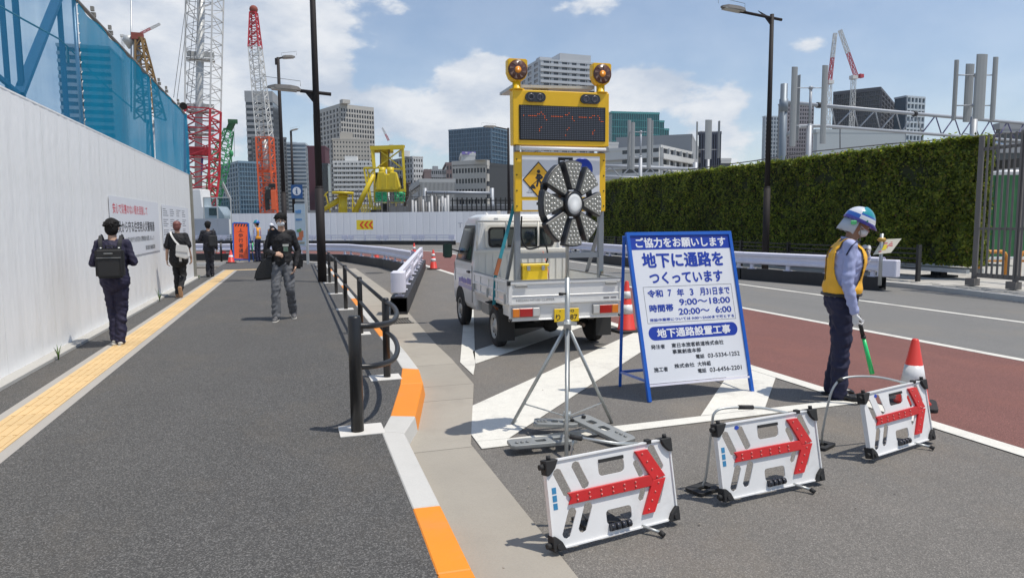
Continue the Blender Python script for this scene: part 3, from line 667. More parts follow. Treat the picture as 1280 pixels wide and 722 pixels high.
# ---------------------------------------------------------------- buildings
def hz(): pass
GL={}
def gl(name,col,rough=.12): return mat('glazing_'+name,tuple(q*.7 for q in col),rough,0,var=.6,vs=.22,spec=.6)
def wl(name,col,rough=.75): return mat('facade_'+name,col,rough,var=.06,vs=.08,streak=.05)
def facade(wall,glz,o,d,nrm,L,z0,z1,style,ny,nx,wf=.45,pf=.4,dep=.35,base=0):
    # o: start, d: direction, nrm: outward
    H=z1-z0; fh=H/ny; fw=L/max(nx,1)
    def slab(mb,s0,s1,a,b,t0,t1):
        vs=[]
        for z in(a,b):
            for s,t in((s0,t0),(s1,t0),(s1,t1),(s0,t1)): p=o+d*s+nrm*t; vs.append((p.x,p.y,z))
        if d.cross(nrm).z<0: fs=[(0,1,2,3),(7,6,5,4),(0,4,5,1),(1,5,6,2),(2,6,7,3),(3,7,4,0)]
        else: fs=[(3,2,1,0),(4,5,6,7),(0,1,5,4),(1,2,6,5),(2,3,7,6),(3,0,4,7)]
        mb.add(vs,fs)
    if style in('grid','band','pier'):
        if style!='pier':
            for j in range(ny+1):
                a=z0+j*fh-(fh*wf/2 if j else 0); b=z0+j*fh+fh*wf/2; b=min(b,z1+.3)
                slab(wall,0,L,a,b,.0,dep)
        if style!='band':
            for i in range(nx+1):
                c=i*fw; slab(wall,max(0,c-fw*pf/2),min(L,c+fw*pf/2),z0,z1,.0,dep+.06)
    elif style=='glass':
        for j in range(ny+1): slab(wall,0,L,z0+j*fh-.15,z0+j*fh+.15,0,dep)
        for i in range(nx+1): slab(wall,max(0,i*fw-.1),min(L,i*fw+.1),z0,z1,0,dep+.05)
    elif style=='balcony':
        for j in range(ny):
            a=z0+j*fh
            slab(wall,0,L,a-.15,a+fh*wf,dep*.85,dep); slab(wall,0,L,a-.2,a,0,dep)
            if nx:
                for i in range(nx):
                    s=i*fw+fw*.1*(1+(i%2)); slab(wall,s,s+fw*.3,a,a+fh-.2,.0,.15)
        for i in range(nx+1): slab(wall,max(0,i*fw-.15),min(L,i*fw+.15),z0,z1,0,dep*.8)
    elif style=='blank':
        slab(wall,0,L,z0,z1,0,dep)
def bldg(label,pxL,pxC,pxR,top,D,th,wm,gm,sR,sL,parapet=.8,name='building',z0=0.,roof=(),back=None):
    """pxL..pxC left face, pxC..pxR right face; th: turn of the right face away from the picture plane (degrees)"""
    t=R(th); m=lambda px:(px-PX)/F
    mC,mL,mR=m(pxC),m(pxL),m(pxR)
    v=(math.cos(t),math.sin(t)); u=(-math.sin(t),math.cos(t))
    Cc=(mC*D,D); tR=(mR-mC)*D/(v[0]-mR*v[1]); 
    sLn=(mC-mL)*D/(math.sin(t)+mL*math.cos(t)) if pxL<pxC and th>3 else (back or 15)
    if sLn<=0 or sLn>200: sLn=back or 30
    if back and pxL>=pxC: sLn=back
    Cw=cam2w(*Cc); vw=(cam2w(*v)).normalized(); uw=(cam2w(*u)).normalized()
    zt=Dp(pxC,top,D).z
    b=thing(name,label,'building',(Cw.x,Cw.y,0))
    A=Cw+uw*sLn; B=Cw+vw*tR; E=A+vw*tR
    poly=[(Cw.x,Cw.y),(B.x,B.y),(E.x,E.y),(A.x,A.y)]
    mb=MB().prism(poly,z0,zt-.2); mb.build('glazing',gm,b,world=True)
    wall=MB(); nR=-uw; nL=-vw
    facade(wall,None,Cw,vw,nR,tR,z0,zt,**sR); 
    if sL: facade(wall,None,A,-uw,nL,sLn,z0,zt,**sL)
    wall.build('wall',wm,b,world=True)
    e=.4
    MB().prism([tuple((Cw-uw*e*1-vw*e)[:2]),tuple((B-uw*e+vw*e*.5)[:2]),tuple((E+uw*e*.5+vw*e*.5)[:2]),tuple((A+uw*.5*e-vw*e)[:2])],zt-.25,zt+parapet).build('roof',wm,b,world=True)
    for (x0,x1,ty,fr) in roof:      # rooftop boxes given by the px they span and their top
        k0=(m(x0)-mC)/(mR-mC); k1=(m(x1)-mC)/(mR-mC); P0=Cw+vw*tR*k0+uw*fr; P1=Cw+vw*tR*k1+uw*fr; z=Dp((x0+x1)/2,ty,D).z; dd=(P1-P0).length*.8
        MB().prism([tuple(P0[:2]),tuple(P1[:2]),tuple((P1+uw*dd)[:2]),tuple((P0+uw*dd)[:2])],zt+parapet-.1,z).build('rooftop_plant',wm,b,world=True)
    return b,zt,Cw,vw,uw,tR,sLn
def S(style,ny,nx,wf=.45,pf=.4,dep=.35): return dict(style=style,ny=ny,nx=nx,wf=wf,pf=pf,dep=dep)
g_dk=gl('dark',(.035,.045,.06)); g_bl=gl('blue',(.05,.12,.19)); g_te=gl('teal',(.02,.15,.17)); g_lt=gl('pale',(.22,.30,.38)); g_nv=gl('navy',(.012,.02,.04))
w_cr=wl('cream',(.47,.45,.41)); w_wh=wl('white',(.62,.62,.60)); w_gy=wl('grey',(.32,.33,.34)); w_dg=wl('dark_grey',(.14,.15,.16)); w_ma=wl('maroon',(.10,.022,.035)); w_br=wl('brown',(.22,.16,.15))
w_lb=wl('pale_blue',(.48,.54,.58)); w_gm=wl('glass_frame_blue',(.16,.25,.33),.4); w_gt=wl('glass_frame_teal',(.06,.28,.28),.4)
bldg('broad office tower with horizontal bands seen through the blue net',67,90,154,56,330,18,w_gy,g_dk,S('band',24,0,.45),S('band',24,0,.4),back=30)
bldg('narrow tower with a pale crown behind the slim rig mast',311,316,349,126,430,8,w_gy,g_dk,S('band',22,0,.5,dep=.8),None,roof=(),back=20,parapet=6.)
bldg('dark gridded tower below the crowned tower, right of the slim rig mast',306,322,364,172,400,20,w_dg,g_dk,S('grid',22,11,.35,.42,.5),S('grid',22,6,.35,.4,.5))
bldg('blue grey glass office block between the green crane and the slim rig mast',278,304,334,203,330,38,w_gm,g_bl,S('glass',14,9),S('grid',14,8,.3,.2))
bldg('pale glass office tower with stripes just left of the maroon building',360,363,387,180,420,8,w_lb,g_lt,S('band',22,0,.42),None,back=20,roof=((364,376,177,1),))
bldg('maroon windowless block left of the tall grid tower',386,390,411,184,380,6,w_ma,w_ma,S('blank',1,1),None,back=15)
bldg('small dark blue block in front of the maroon building',400,402,414,206,370,6,g_nv,g_nv,S('glass',8,4),None,back=8)
bldg('tall office tower with a grid of square windows behind the apartment block',399,431,472,134,520,40,w_cr,g_dk,S('grid',24,13,.36,.36,.7),S('grid',24,8,.36,.42,.7),roof=((431,440,125,-5),(440,460,130,8)),parapet=2.5)
b=bldg('beige apartment block with a glass rooftop box left of the boring machine',411,421,466,175,350,14,wl('beige',(.42,.39,.34)),g_dk,S('grid',20,12,.6,.55,.4),S('grid',20,3,.6,.6,.3),roof=((430,446,164,3),))
bldg('balconied apartment block in front of the beige apartment block',419,421,466,203,335,6,w_wh,g_dk,S('balcony',14,9,.42,dep=1.6),None,back=12,roof=((434,449,194,3),))
bldg('white gridded office building right of the boring machine',490,519,531,197,360,35,w_wh,g_dk,S('grid',13,4,.5,.4,.4),S('grid',13,9,.4,.3,.4),roof=((509,519,188,3),))
bldg('low grey flats with fine rows of balconies left of the blue glass tower',531,541,559,213,400,20,w_gy,g_dk,S('balcony',8,7,.45,dep=1.),S('band',8,0),roof=((545,551,207,2),))
bldg('square brownish tower in front of the low grey flats',530,533,541,214,300,8,w_br,w_br,S('blank',1,1),None,back=8,roof=((533,538,211,1),))
bldg('brown office block tucked left of the small white tower',556,560,585,205,340,8,w_br,g_dk,S('grid',8,7,.5,.4),None,back=12)
bldg('blue glass office tower behind the small white tower',564,616,637,159,400,62,w_gm,g_bl,S('glass',22,6),S('glass',22,16),parapet=.5)
bldg('small white windowless tower with a violet sign on its roof',577,579,596,194,270,6,w_wh,w_wh,S('blank',1,1),None,back=6)
p=Dp(586,191.5,270); sg=thing('roof_sign','violet and white sign strip on the roof of the small white tower','sign',tuple(p)); MB().cbox((0,0,0),(5.5,.3,1.1)).build('board',mat('violet_sign',(.2,.16,.45),.5),sg); MB().cbox((1.6,-.2,0),(1.,.1,.8)).cbox((-1,-.2,.1),(.8,.1,.5)).build('print_marks',w_wh,sg)
MB().bar((-2,0,-.5),(-2,0,-1.8),.2).bar((2,0,-.5),(2,0,-1.8),.2).build('sign_leg',M_steel,sg)
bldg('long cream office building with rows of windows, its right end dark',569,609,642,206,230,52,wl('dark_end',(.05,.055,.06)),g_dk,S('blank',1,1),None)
bldg('long cream office building with five rows of small windows',568,609.5,612,206,229,70,w_cr,g_dk,S('band',5,0,.6),S('grid',6,11,.55,.3,.4),roof=((606,612,200,0),),parapet=1.6)
bldg('low pale hall with a ribbed upper wall right of the boring machine',500,528,570,227,190,12,wl('ribbed',(.40,.41,.41)),g_dk,S('pier',1,26,.3,.6,.4),S('band',4,0,.5))
bldg('high-rise apartment tower with fine balconies behind the sign board on the truck',653,676,742,75,480,20,wl('tower_pale',(.50,.52,.54)),g_dk,S('balcony',30,6,.45,dep=1.4),S('grid',30,3,.4,.4),roof=((676,690,71,0),(700,738,64,0)),parapet=1)
bldg('teal glass office block with a stepped right end',757,764,822,141,380,12,w_gt,g_te,S('glass',16,22),None,back=25)
bldg('lower step of the teal glass office block',757,764,828,151,382,12,w_gt,g_te,S('glass',15,23),None,back=22)
bldg('lowest step of the teal glass office block',757,764,834,161,384,12,w_gt,g_te,S('glass',14,24),None,back=22)
bldg('small white stair tower at the left foot of the teal glass office block',757,759,772,180,300,8,w_wh,w_wh,S('blank',1,1),None,back=6)
bldg('grey slab with sloping roofline rising towards the dark tower',770,862,874,170,300,72,w_gy,w_gy,S('blank',1,1),S('blank',1,1))
bldg('white balconied flats with long horizontal galleries',748,824,862,184,240,55,w_wh,g_dk,S('balcony',7,5,.45,dep=1.3),S('balcony',8,1,.5,dep=1.2))
bldg('navy ribbed tower behind the square wind turbine',871,874,898,167,250,8,wl('navy',(.04,.05,.08)),g_nv,S('pier',1,9,.3,.5,.5),None,back=14)
bldg('tiny pale flats right of the navy ribbed tower',897,899,911,200,320,8,w_wh,g_dk,S('band',4,0,.4),None,back=8)
bldg('slim hazy tower left of the right hand lamp post',949,952,972,146,600,8,w_lb,g_lt,S('grid',26,6,.35,.35,.8),None,back=20)
bldg('brownish twin tower with tight window grid behind the grey gantry column',968,973,1011,130,560,8,wl('rose_grey',(.30,.27,.28)),g_dk,S('grid',30,13,.4,.4,.9),None,back=25)
bldg('dark scaffolded tower under construction below two cranes',1035,1092,1123,113,420,55,wl('scaffold_dark',(.075,.08,.095)),g_nv,S('grid',28,10,.18,.16,1.),S('grid',28,22,.18,.14,1.),parapet=2)
bldg('pale blue gridded tower right of the scaffolded tower',1110,1124,1146,121,430,20,w_lb,g_bl,S('grid',20,5,.3,.25,1.),None)
bldg('long low grey green building behind the truss',1012,1016,1124,165,200,6,wl('sage',(.46,.50,.51)),wl('sage',(.46,.50,.51)),S('blank',1,1),None,back=20)
bldg('grey station building behind the metal fence on the right',1236,1241,1420,160,120,4,w_gy,g_dk,S('band',5,0,.5),None,back=20)
# ---------------------------------------------------------------- black railing beside the kerb
random.seed(11)
M_foot=mat('footing_concrete',(.62,.60,.56),.85,var=.08,grain=.1)
rl=thing('railing','low black pipe railing along the kerb ending in a curved loop','railing',(.82,6.707,0))
def post(x,y,h,r,par):
    mb=MB().lathe([(r,0),(r,h-.012),(r*.8,h),(0,h)],16,M=Matrix.Translation((x,y,0))); mb.build('post',M_black,par,world=True)
    return (x,y)
PP=[(.825,6.707),(.83,9.55),(.83,12.42),(.83,15.3),(.83,18.2),(.83,21.1),(.83,24.0),(.83,26.6)]
for x,y in PP: post(x,y,.795,.035,rl); MB().box(x-.17,x+.13,y-.12,y+.12,0,.012).build('footing',M_foot,rl,world=True,bevel=.003)
post(.389,4.994,.86,.047,rl); MB().box(.389-.13,.389+.19,4.994-.1,4.994+.16,0,.012).build('footing',M_foot,rl,world=True,bevel=.003)
def smooth(pts,n=6):
    P=[Vector(p) for p in pts]; P=[P[0]*2-P[1]]+P+[P[-1]*2-P[-2]]; out=[]
    for i in range(1,len(P)-2):
        for k in range(n):
            t=k/n; a,b,c,d=P[i-1:i+3]
            out.append(.5*((2*b)+(c-a)*t+(2*a-5*b+4*c-d)*t*t+(3*b-a-3*c+d)*t**3))
    return out+[P[-2]]
for z in (.755,.455): 
    MB().tube([(x,y,z) for x,y in PP],.021,10).build('rail',M_black,rl,world=True)
    MB().tube(smooth([(.40,5.0,z+.03),(.54,5.05,z+.02),(.70,5.32,z),(.80,5.75,z),(.845,6.2,z),(.848,6.5,z),(.83,6.70,z)]),.022,10).build('curved_rail',M_black,rl,world=True)
# far cross railing
r2=thing('railing','low black pipe railing crossing the far end of the pavement behind the orange sign','railing',(-2.6,30.6,0))
pts=[(-3.1,29.3),(-1.0,29.3),(.9,29.0)]
Pp=[Gp(277,327),Gp(290,326.5),Gp(331,326),Gp(372,326.5)]
for p in Pp: MB().tube([p,p+Vector((0,0,.8))],.04,10).build('post',M_black,r2,world=True)
for z in (.76,.42): MB().tube([p+Vector((0,0,z)) for p in Pp],.025,8).build('rail',M_black,r2,world=True)
# ---------------------------------------------------------------- temporary guardrails on black steel bases
M_base=mat('black_steel_base',(.030,.030,.032),.55,.2,var=.3,vs=3,streak=.2,dirt=.35,dirtcol=(.10,.09,.085))
def wbeam(mb,L,y0,z0,s=1,h=.33):
    pr=[(0,0),(.045,.03),(.045,.09),(.0,.13),(.0,.20),(.045,.24),(.045,.30),(0,.33)]
    pr=[(y0+s*a,z0+b*h/.33) for a,b in pr]; vs=[(0,a,b) for a,b in pr]+[(L,a,b) for a,b in pr]+[(0,a-s*.006,b) for a,b in pr]+[(L,a-s*.006,b) for a,b in pr]
    n=len(pr); fs=[(i,i+1,n+i+1,n+i) for i in range(n-1)]+[(2*n+i,3*n+i,3*n+i+1,2*n+i+1) for i in range(n-1)]
    mb.add(vs,fs)
def guard(label,p,q,group,style='w',zb=RZ,H=.31,endplate=0,side=1):
    p=Vector((*p,zb));q=Vector((*q,zb)); L=(q-p).length; d=(q-p).normalized()
    g=thing('guardrail',label,'guardrail',p,math.atan2(d.y,d.x),group)
    w=.15
    MB().box(0.01,L-.01,-w,w,H-.014,H).box(.01,L-.01,-w,w,0,.014).box(.01,L-.01,-w,-w+.012,.014,H-.014).box(.01,L-.01,w-.012,w,.014,H-.014).box(.03,.05,-w+.012,w-.012,.014,.05).build('base',M_base,g)
    n=max(2,int(L/1.3)+1)
    for i in range(n):
        x=.25+(L-.5)*i/(n-1); MB().box(x-.045,x+.045,-.03,.03,H,H+.42).box(x-.09,x+.09,-.08,.08,H,H+.015).build('post',M_lav,g)
    if style=='w':
        mb=MB(); wbeam(mb,L,side*.035,H+.13,side); mb.build('beam',M_lav,g)
        mb=MB(); wbeam(mb,L,-side*.035,H+.13,-side); mb.build('beam',M_lav,g)
        mb=MB()
        for x in (.18,.32,L/2-.06,L/2+.06,L-.32,L-.18):
            for z in (.21,.38): mb.cbox((x,side*.05,H+z-.0),(.03,.02,.03))
        mb.build('bolts',M_dark,g,kind='stuff')
    else:
        MB().box(0,L,-.05,.05,H+.38,H+.46).build('top_rail',M_lav,g); MB().box(0.5,L-.5,-.05,.05,H+.20,H+.25).build('lower_rail',M_lav,g)
        for a,b in((0.02,.5),(L-.5,L-.02)): MB().box(a,b,-.06,.06,H+.12,H+.38).build('end_block',M_lav,g)
        MB().box(.5,L-.5,-.02,.02,H+.27,H+.30).build('slot_bar',MAT['hoarding_sheet'],g)
    if endplate:
        n=10; pr=[(-.03+.0,-.12)]+[(-.10-.07*math.sin(math.pi*k/n),-.13*math.cos(math.pi*k/n)) for k in range(n+1)]+[(-.03,.12),(.3,.12),(.3,-.12)]
        MB().prism(pr[::-1] if False else ccw(pr),H+.1,H+.47).build('end_cap',M_lav,g,bevel=.012)
    return g
ws='white guardrails on black steel bases along the roadworks'
A=Vector((1.75,12.25));B=Vector((4.40,24.75)); d=B-A; n=3
nm=['nearest white guardrail on a black box base, its rounded end beside the kerb','middle guardrail of the row running back from the kerb to the striped cone','far guardrail of the row running back to the striped cone']
for i in range(3):
    a=A+d*i/n; b=A+d*((i+1)/n-.004); guard(nm[i],a,b,ws,'s' if i else 's',endplate=(i==0))
pts=[(3.55,21.6),(3.25,25.6),(2.25,30.4),(-.8,33.6),(-5.2,35.2)]
nm=['short white guardrail turning behind the middle of the kerbside row','white guardrail with dark bolts bending left past the manhole','white guardrail just right of the big lamp post, over the far bend','white guardrail in the far bend behind the information post']
for i in range(4): guard(nm[i],pts[i],pts[i+1],ws,'w',side=1)
e0=Vector(Gp(569,306,RZ)[:2]); e1=Vector(Gp(405,305.5,RZ)[:2]); dd=(e1-e0).normalized()
wsf='white guardrails in front of the far hoarding'
o=['rightmost white guardrail in front of the far hoarding','second white guardrail from the right end before the far hoarding','third white guardrail from the right, below the chevron sign','white guardrail before the far hoarding seen either side of the lamp post','white guardrail before the far hoarding behind the information post','white guardrail before the far hoarding, behind the man in the black shirt','white guardrail behind the two far guards','white guardrail behind the orange sign','leftmost white guardrail before the far hoarding']
for i in range(9): a=e0+dd*3.08*i; b=e0+dd*(3.08*i+3.04); guard(o[i],a,b,wsf,'s')
R4=[(13.0,12.45),(12.05,16.3),(11.78,20.4),(11.72,24.5),(11.75,28.6),(11.8,32.7),(11.9,36.8),(12.0,40.9)]
o=['long white guardrail behind the uniformed guard, its end near the leaning placard','white guardrail between the blue framed sign and the guard','white guardrail directly behind the blue framed sign','white guardrail left of the blue framed sign before the hedge','white guardrail across the road behind the wheel shaped lamp','white guardrail seen under the sign board of the truck','white guardrail seen over the truck bed by the hedge end','farthest white guardrail on the right side of the road']
for i in range(7): 
    guard(o[i],R4[i],R4[i+1],'white guardrails before the hedge','w',side=1)
g0=Vector((*R4[0],RZ))
MB().box(-.34,.1,-.10,.10,.32,.72).build('end_cap',M_lav,bpy.data.objects[[x.name for x in COL.objects if x.get('label')==o[0]][0]],bevel=.02)
# ---------------------------------------------------------------- far hoarding
fh=thing('hoarding','long far white hoarding closing the road behind the guardrails','hoarding',(0,0,0))
def run(a,b,w,z0,z1,name,par,m,bow=.01):
    a=Vector(a);b=Vector(b);L=(b-a).length;n=int(L/w);d=(b-a).normalized()
    pr=MB(); pr.prism([(0.004,0),(.06,-bow),(w-.06,-bow),(w-.004,0),(w-.004,.03),(.004,.03)],0,z1-z0); me=pr.mesh(name,m)
    for i in range(n):
        o=link(name,me,par); p=a+d*(i*w); o.location=(p.x,p.y,z0); o.rotation_euler=(0,0,math.atan2(d.y,d.x)+R(random.uniform(-.6,.6)))
    return n
a=cam2w((293-PX)/F*58,58); b=cam2w((770-PX)/F*56,56)
M_hf=mat('far_hoarding_sheet',(.82,.82,.84),.5,rnd=.03,var=.05,streak=.06)
run(a[:2],b[:2],.56,-.1,2.45,'panel',fh,M_hf)
fh2=thing('hoarding','lower grey hoarding section behind the walking man in the black suit','hoarding',(0,0,0))
a=cam2w((205-PX)/F*60,60); b=cam2w((296-PX)/F*58.5,58.5); run(a[:2],b[:2],1.1,-.1,2.05,'panel',fh2,mat('far_hoarding_grey',(.42,.45,.49),.5,var=.06))
# the T lettering printed on the far hoarding
text(fh,'T',.0,.0,.35,.40,mat('faint_print',(.33,.34,.38),.6),frame(cam2w((573.5-PX)/F*56.6,56.6,1.12),tuple(right),(0,0,1)))
# chevron sign
p=Dp(456,281,54); cs=thing('chevron_sign','yellow board with three red chevrons pointing left on the far hoarding','road sign',(p.x,p.y,0),-YAW)
zc=p.z; MB().tube([(0,.05,RZ),(0,.05,zc)],.04,8).build('post',M_lav,cs)
MB().cbox((0,0,zc),(1.3,.03,.76)).build('board',mat('sign_yellow',(.80,.62,.03),.45,var=.05),cs)
for k in range(3):
    x=-.42+.36*k; MB().prism([(x,0),(x+.22,.27),(x+.38,.27),(x+.16,0),(x+.38,-.27),(x+.22,-.27)][::-1],.016,.022,M=frame((0,0,zc),(1,0,0),(0,0,1))).build('chevron',mat('chevron_red',(.75,.06,.02),.45,var=0),cs)
# ---------------------------------------------------------------- cones
M_cone=mat('cone_red',(.66,.045,.03),.45,var=.08,dirt=.2,dirtcol=(.35,.05,.04)); M_band=mat('cone_white',(.72,.72,.71),.35,var=.06,dirt=.25,dirtcol=(.5,.48,.46))
def cone(label,p,h=.70,bands=((.32,.55),(.0,.0)),group=None,basec=None,lowwhite=False):
    c=thing('traffic_cone',label,'traffic cone',p,random.uniform(0,1),group); H=h
    r=lambda t:.135*(1-t)+.028*t
    def seg(a,b,off=0): return MB().lathe([(r(a)+off,H*a),(r(b)+off,H*b)],20)
    b=basec or M_cone
    MB().prism(rrect(-.19,.19,-.19,.19,.05),0,.035).build('base',M_rubber,c,bevel=.006)
    MB().lathe([(r(0)+.02,.03),(r(.04),.05),(r(1),H*.985),(r(1)*.7,H),(0,H)],20).build('body',M_cone,c)
    for a,bb in bands: seg(a,bb,.003).build('reflective_band',M_band,c)
    return c
cg='red and white traffic cones'
cone('red cone with broad white band standing behind the farthest arrow board',Gp(1140,507,RZ),.60,bands=((.30,.62),(.05,.18)))
cone('red cone with white bands between the truck and the blue framed sign',Gp(783,414,RZ),.76,bands=((.66,.80),(.36,.54)))
cone('striped red cone standing at the end of the kerbside guardrails',Gp(542,336.5,RZ),bands=((.66,.80),(.40,.56)))
cone('small far cone just left of the tall striped cone, behind the guardrails',Gp(518,322,RZ),bands=((.55,.75),))
cone('far cone half hidden behind the guardrail near the big lamp post',Gp(471,330,RZ),bands=((.55,.75),))
cone('far cone mostly hidden behind the end guardrail of the bend',Gp(516,337,RZ),bands=((.55,.75),))
cone('red cone left of the orange sign',Gp(289,328.5,0),.52,bands=((.35,.6),))
cone('second red cone just left of the orange sign, partly hidden',Gp(280,321,RZ),bands=((.55,.75),))
cone('far red cone behind the black suited man',Gp(272,322,RZ),bands=((.35,.6),))
# ---------------------------------------------------------------- lamp posts
M_lp=mat('lamp_post_brown',(.022,.018,.018),.7,0,var=.15,spec=.3); M_lh=mat('lamp_head_grey',(.16,.15,.14),.5,var=.2)
def head(mb,mg,p,q,w=.28,wires=None):
    p=Vector(p);q=Vector(q); z=(q-p).normalized(); s=z.cross(Vector((0,0,1))).normalized()*w/2; u=Vector((0,0,1))
    prof=[(0,.45,.05),(.08,.9,.09),(.3,1,.11),(.75,.85,.10),(.95,.4,.06),(1,.1,.04)]
    vs=[]
    for t,k,h in prof:
        c=p.lerp(q,t); vs+=[c-s*k,c+s*k,c+s*k*.8+u*h,c-s*k*.8+u*h]
    fs=[(3,2,1,0)]+[(4*i+a,4*i+(a+1)%4,4*i+4+(a+1)%4,4*i+4+a) for i in range(5) for a in range(4)]+[(20,21,22,23)]
    mb.add(vs,fs); c=p.lerp(q,.5); mg.bar(p.lerp(q,.12)-u*.01,p.lerp(q,.88)-u*.01,w*.75,.03)
def lamp(label,P,top,r,h0,arm=None,hd=None,dark=True,brk=None):
    l=thing('street_lamp',label,'street lamp',P); P=Vector(P)
    up=Vector((0,0,1))
    MB().tube([P,P+up*h0],r*1.25,14).tube([P+up*h0,P+up*(h0+.05)],r*1.25,14,r).build('post_base',M_lp,l,world=True)
    MB().tube([P+up*h0,Vector((P.x,P.y,top))],r,14,r*.72).build('post',M_lp,l,world=True)
    if arm: 
        MB().tube(arm,.045,8).build('arm',M_lp,l,world=True)
        if brk: MB().prism(brk,-.012,.012,M=frame((0,0,0),(1,0,0),(0,0,1))).build('bracket',M_lp,l)
    if hd:
        a,b=MB(),MB(); head(a,b,*hd); a.build('lamp_head',M_lh,l,world=True); b.build('lens',mat('lamp_lens',(.35,.34,.30),.3,var=.1),l,world=True)
        p,q=Vector(hd[0]),Vector(hd[1]); MB().tube([p+up*.12,p+up*.25,q+up*.28+(q-p)*.12,q+(q-p)*.1+up*.1],.006,4).build('bird_wire',M_wire,l,world=True)
    return l
P=Vector((.665,18.68,0)); Y=P.y
arm=[Yp(414,118,Y),Yp(375,113.5,Y)]
lamp('tall dark lamp post at the kerb whose arm reaches left over the pavement',P,9.2,.092,2.45,arm,(Yp(376,114,Y),Yp(334,110,Y),.3))
MB().prism([(.0,0),(-.55,.12),(-.3,.0),(-.05,-.32)],-.012,.012,M=frame(tuple(Yp(397,117,Y)),(1,0,0),(0,0,1))).build('bracket',M_lp,[x for x in COL.objects if x.get('label','').startswith('tall dark')][0],world=True)
P=Gp(357.5,322,RZ); Y=P.y
lamp('slim dark lamp post left of the big one, its lamp head turned right',P,Yp(349,72,Y).z,.10,Yp(356,238,Y).z,[Yp(349,73,Y),Yp(354,72,Y)],(Yp(352,73,Y),Yp(369,72,Y),.35))
MB().cbox(Yp(345.5,77,Y),(.14,.1,.3)).build('sensor_box',M_lp,[x for x in COL.objects if x.get('label','').startswith('slim dark')][0],world=True)
P=cam2w((370-PX)/F*66,66,RZ); Y=P.y
lamp('short far lamp post between the crowned tower and the pale glass tower',P,Yp(362.5,164,Y).z,.14,2.5,[Yp(362.5,164,Y),Yp(366,163,Y)],(Yp(363,164,Y),Yp(373,161.5,Y),.45))
P=cam2w((637-PX)/F*52,52,RZ); Y=P.y
lamp('dark lamp post behind the truck sign with its head over the blue glass tower',P,Yp(636,160,Y).z,.11,2.5,[Yp(636,162,Y),Yp(618,158.5,Y)],(Yp(620,159,Y),Yp(604,158.5,Y),.5))
q=Xp(957,306,14.05); P=Vector((14.05,q.y,0)); Y=P.y
lamp('tall dark lamp post standing before the hedge on the right',P,Yp(964.5,18,Y).z,.082,Yp(958.5,235,Y).z,[Yp(977,25,Y),Yp(925,14.5,Y)],(Yp(931,15.5,Y),Yp(901,9.5,Y),.3))
MB().prism([(0,0),(-.45,.16),(-.25,.03),(0,-.22)],-.012,.012,M=frame(tuple(Yp(963,22,Y)),(1,0,0),(0,0,1))).build('bracket',M_lp,[x for x in COL.objects if x.get('label','').startswith('tall dark lamp post standing')][0],world=True)
# ---------------------------------------------------------------- information post and orange pedestrian sign
P=Gp(385,330); ip=thing('information_post','grey information post with blue i sign and map board behind the man in black','information sign',(P.x,P.y,0),-YAW)
s=P.x; D=P.x*math.sin(YAW)+P.y*math.cos(YAW); k=D/F
def iz(y): return Dp(380,y,D).z
MB().box(-.04,.05,-.03,.03,0,iz(235)).build('post',M_alu,ip)
M_ib=mat('info_blue',(.02,.09,.26),.4,var=0)
MB().box(-17*k,-3*k,-.06,-.03,iz(248),iz(231)).build('symbol_board',M_ib,ip)
z=iz(239); MB().tube([(-10*k,-.062,z+.0),(-10*k,-.066,z)],5.2*k,20).build('symbol_disc',M_pw,ip)
MB().box(-10.7*k,-9.2*k,-.07,-.067,z-3.2*k,z+1.2*k).box(-10.7*k,-9.2*k,-.07,-.067,z+1.9*k,z+3.4*k).box(-11.4*k,-9.2*k,-.07,-.067,z+.5*k,z+1.2*k).box(-11.4*k,-8.5*k,-.07,-.067,z-3.4*k,z-2.7*k).build('symbol_letter',M_ib,ip)
MB().box(-14*k,-1*k,-.05,-.02,iz(307),iz(255)).build('map_board',mat('map_pale',(.42,.52,.60),.45,var=.1),ip)
rnd=random.Random(3)
for (a,b,c_) in ((262,268,(.1,.25,.5)),(272,276,(.1,.25,.5)),(282,300,(.5,.16,.07)),(285,291,(.12,.3,.14)),(301,305,(.3,.3,.25))):
    mb=MB()
    for q in range(4): x=-13*k+rnd.random()*5*k; w=rnd.uniform(2,6)*k; y0=rnd.uniform(a,b-2); mb.box(x,min(x+w,-1.5*k),-.0535-.001*q,-.05,iz(min(b,y0+(b-a)*.45)),iz(y0))
    mb.build('map_print',mat('map_%d'%a,c_,.5,var=.2),ip)
P=Gp(302,327); sg=thing('pedestrian_way_sign','orange pedestrian way sign with vertical black lettering at the far end of the pavement','sign',(P.x,P.y,0),-YAW,rot=None)
kk=(P.x*math.sin(YAW)+P.y*math.cos(YAW))/F
T=frame((0,0,.12),(1,0,-.03),(.06*-1,.22,1)); w=17.5*kk; h=45*kk
M_fb=mat('frame_blue',(.02,.13,.52),.4,var=.1)
M_or=mat('reflective_orange',(.95,.13,.03),.4,var=.04)
MB().cbox((0,h/2,0),(w,h,.02),M=T).build('board',M_or,sg)
mb=MB(); 
for x in(-w/2-.03,w/2+.03): mb.cbox((x,h/2-.06,0),(.05,h+.16,.05),M=T)
mb.cbox((0,h+.02,0),(w,.05,.045),M=T).cbox((0,-.03,0),(w,.04,.045),M=T); mb.build('frame',M_fb,sg)
MB().bar((-w/2,.55,0),T@Vector((-w/2,h,-.03)),.03).bar((w/2,.55,0),T@Vector((w/2,h,-.03)),.03).build('rear_leg',M_fb,sg)
for i,chh in enumerate('歩行者通路'): text(sg,chh,-.10,h*.60-i*h*.145,.19,h*.12,M_pk,T@Matrix.Translation((0,0,.011)),.02)
mb=MB()
for i in range(5): x=-w/2+.04+i*w/5; mb.prism([(x,h-.13),(x+.055,h-.13),(x+.10,h-.02),(x+.045,h-.02)],.011,.0125,M=T)
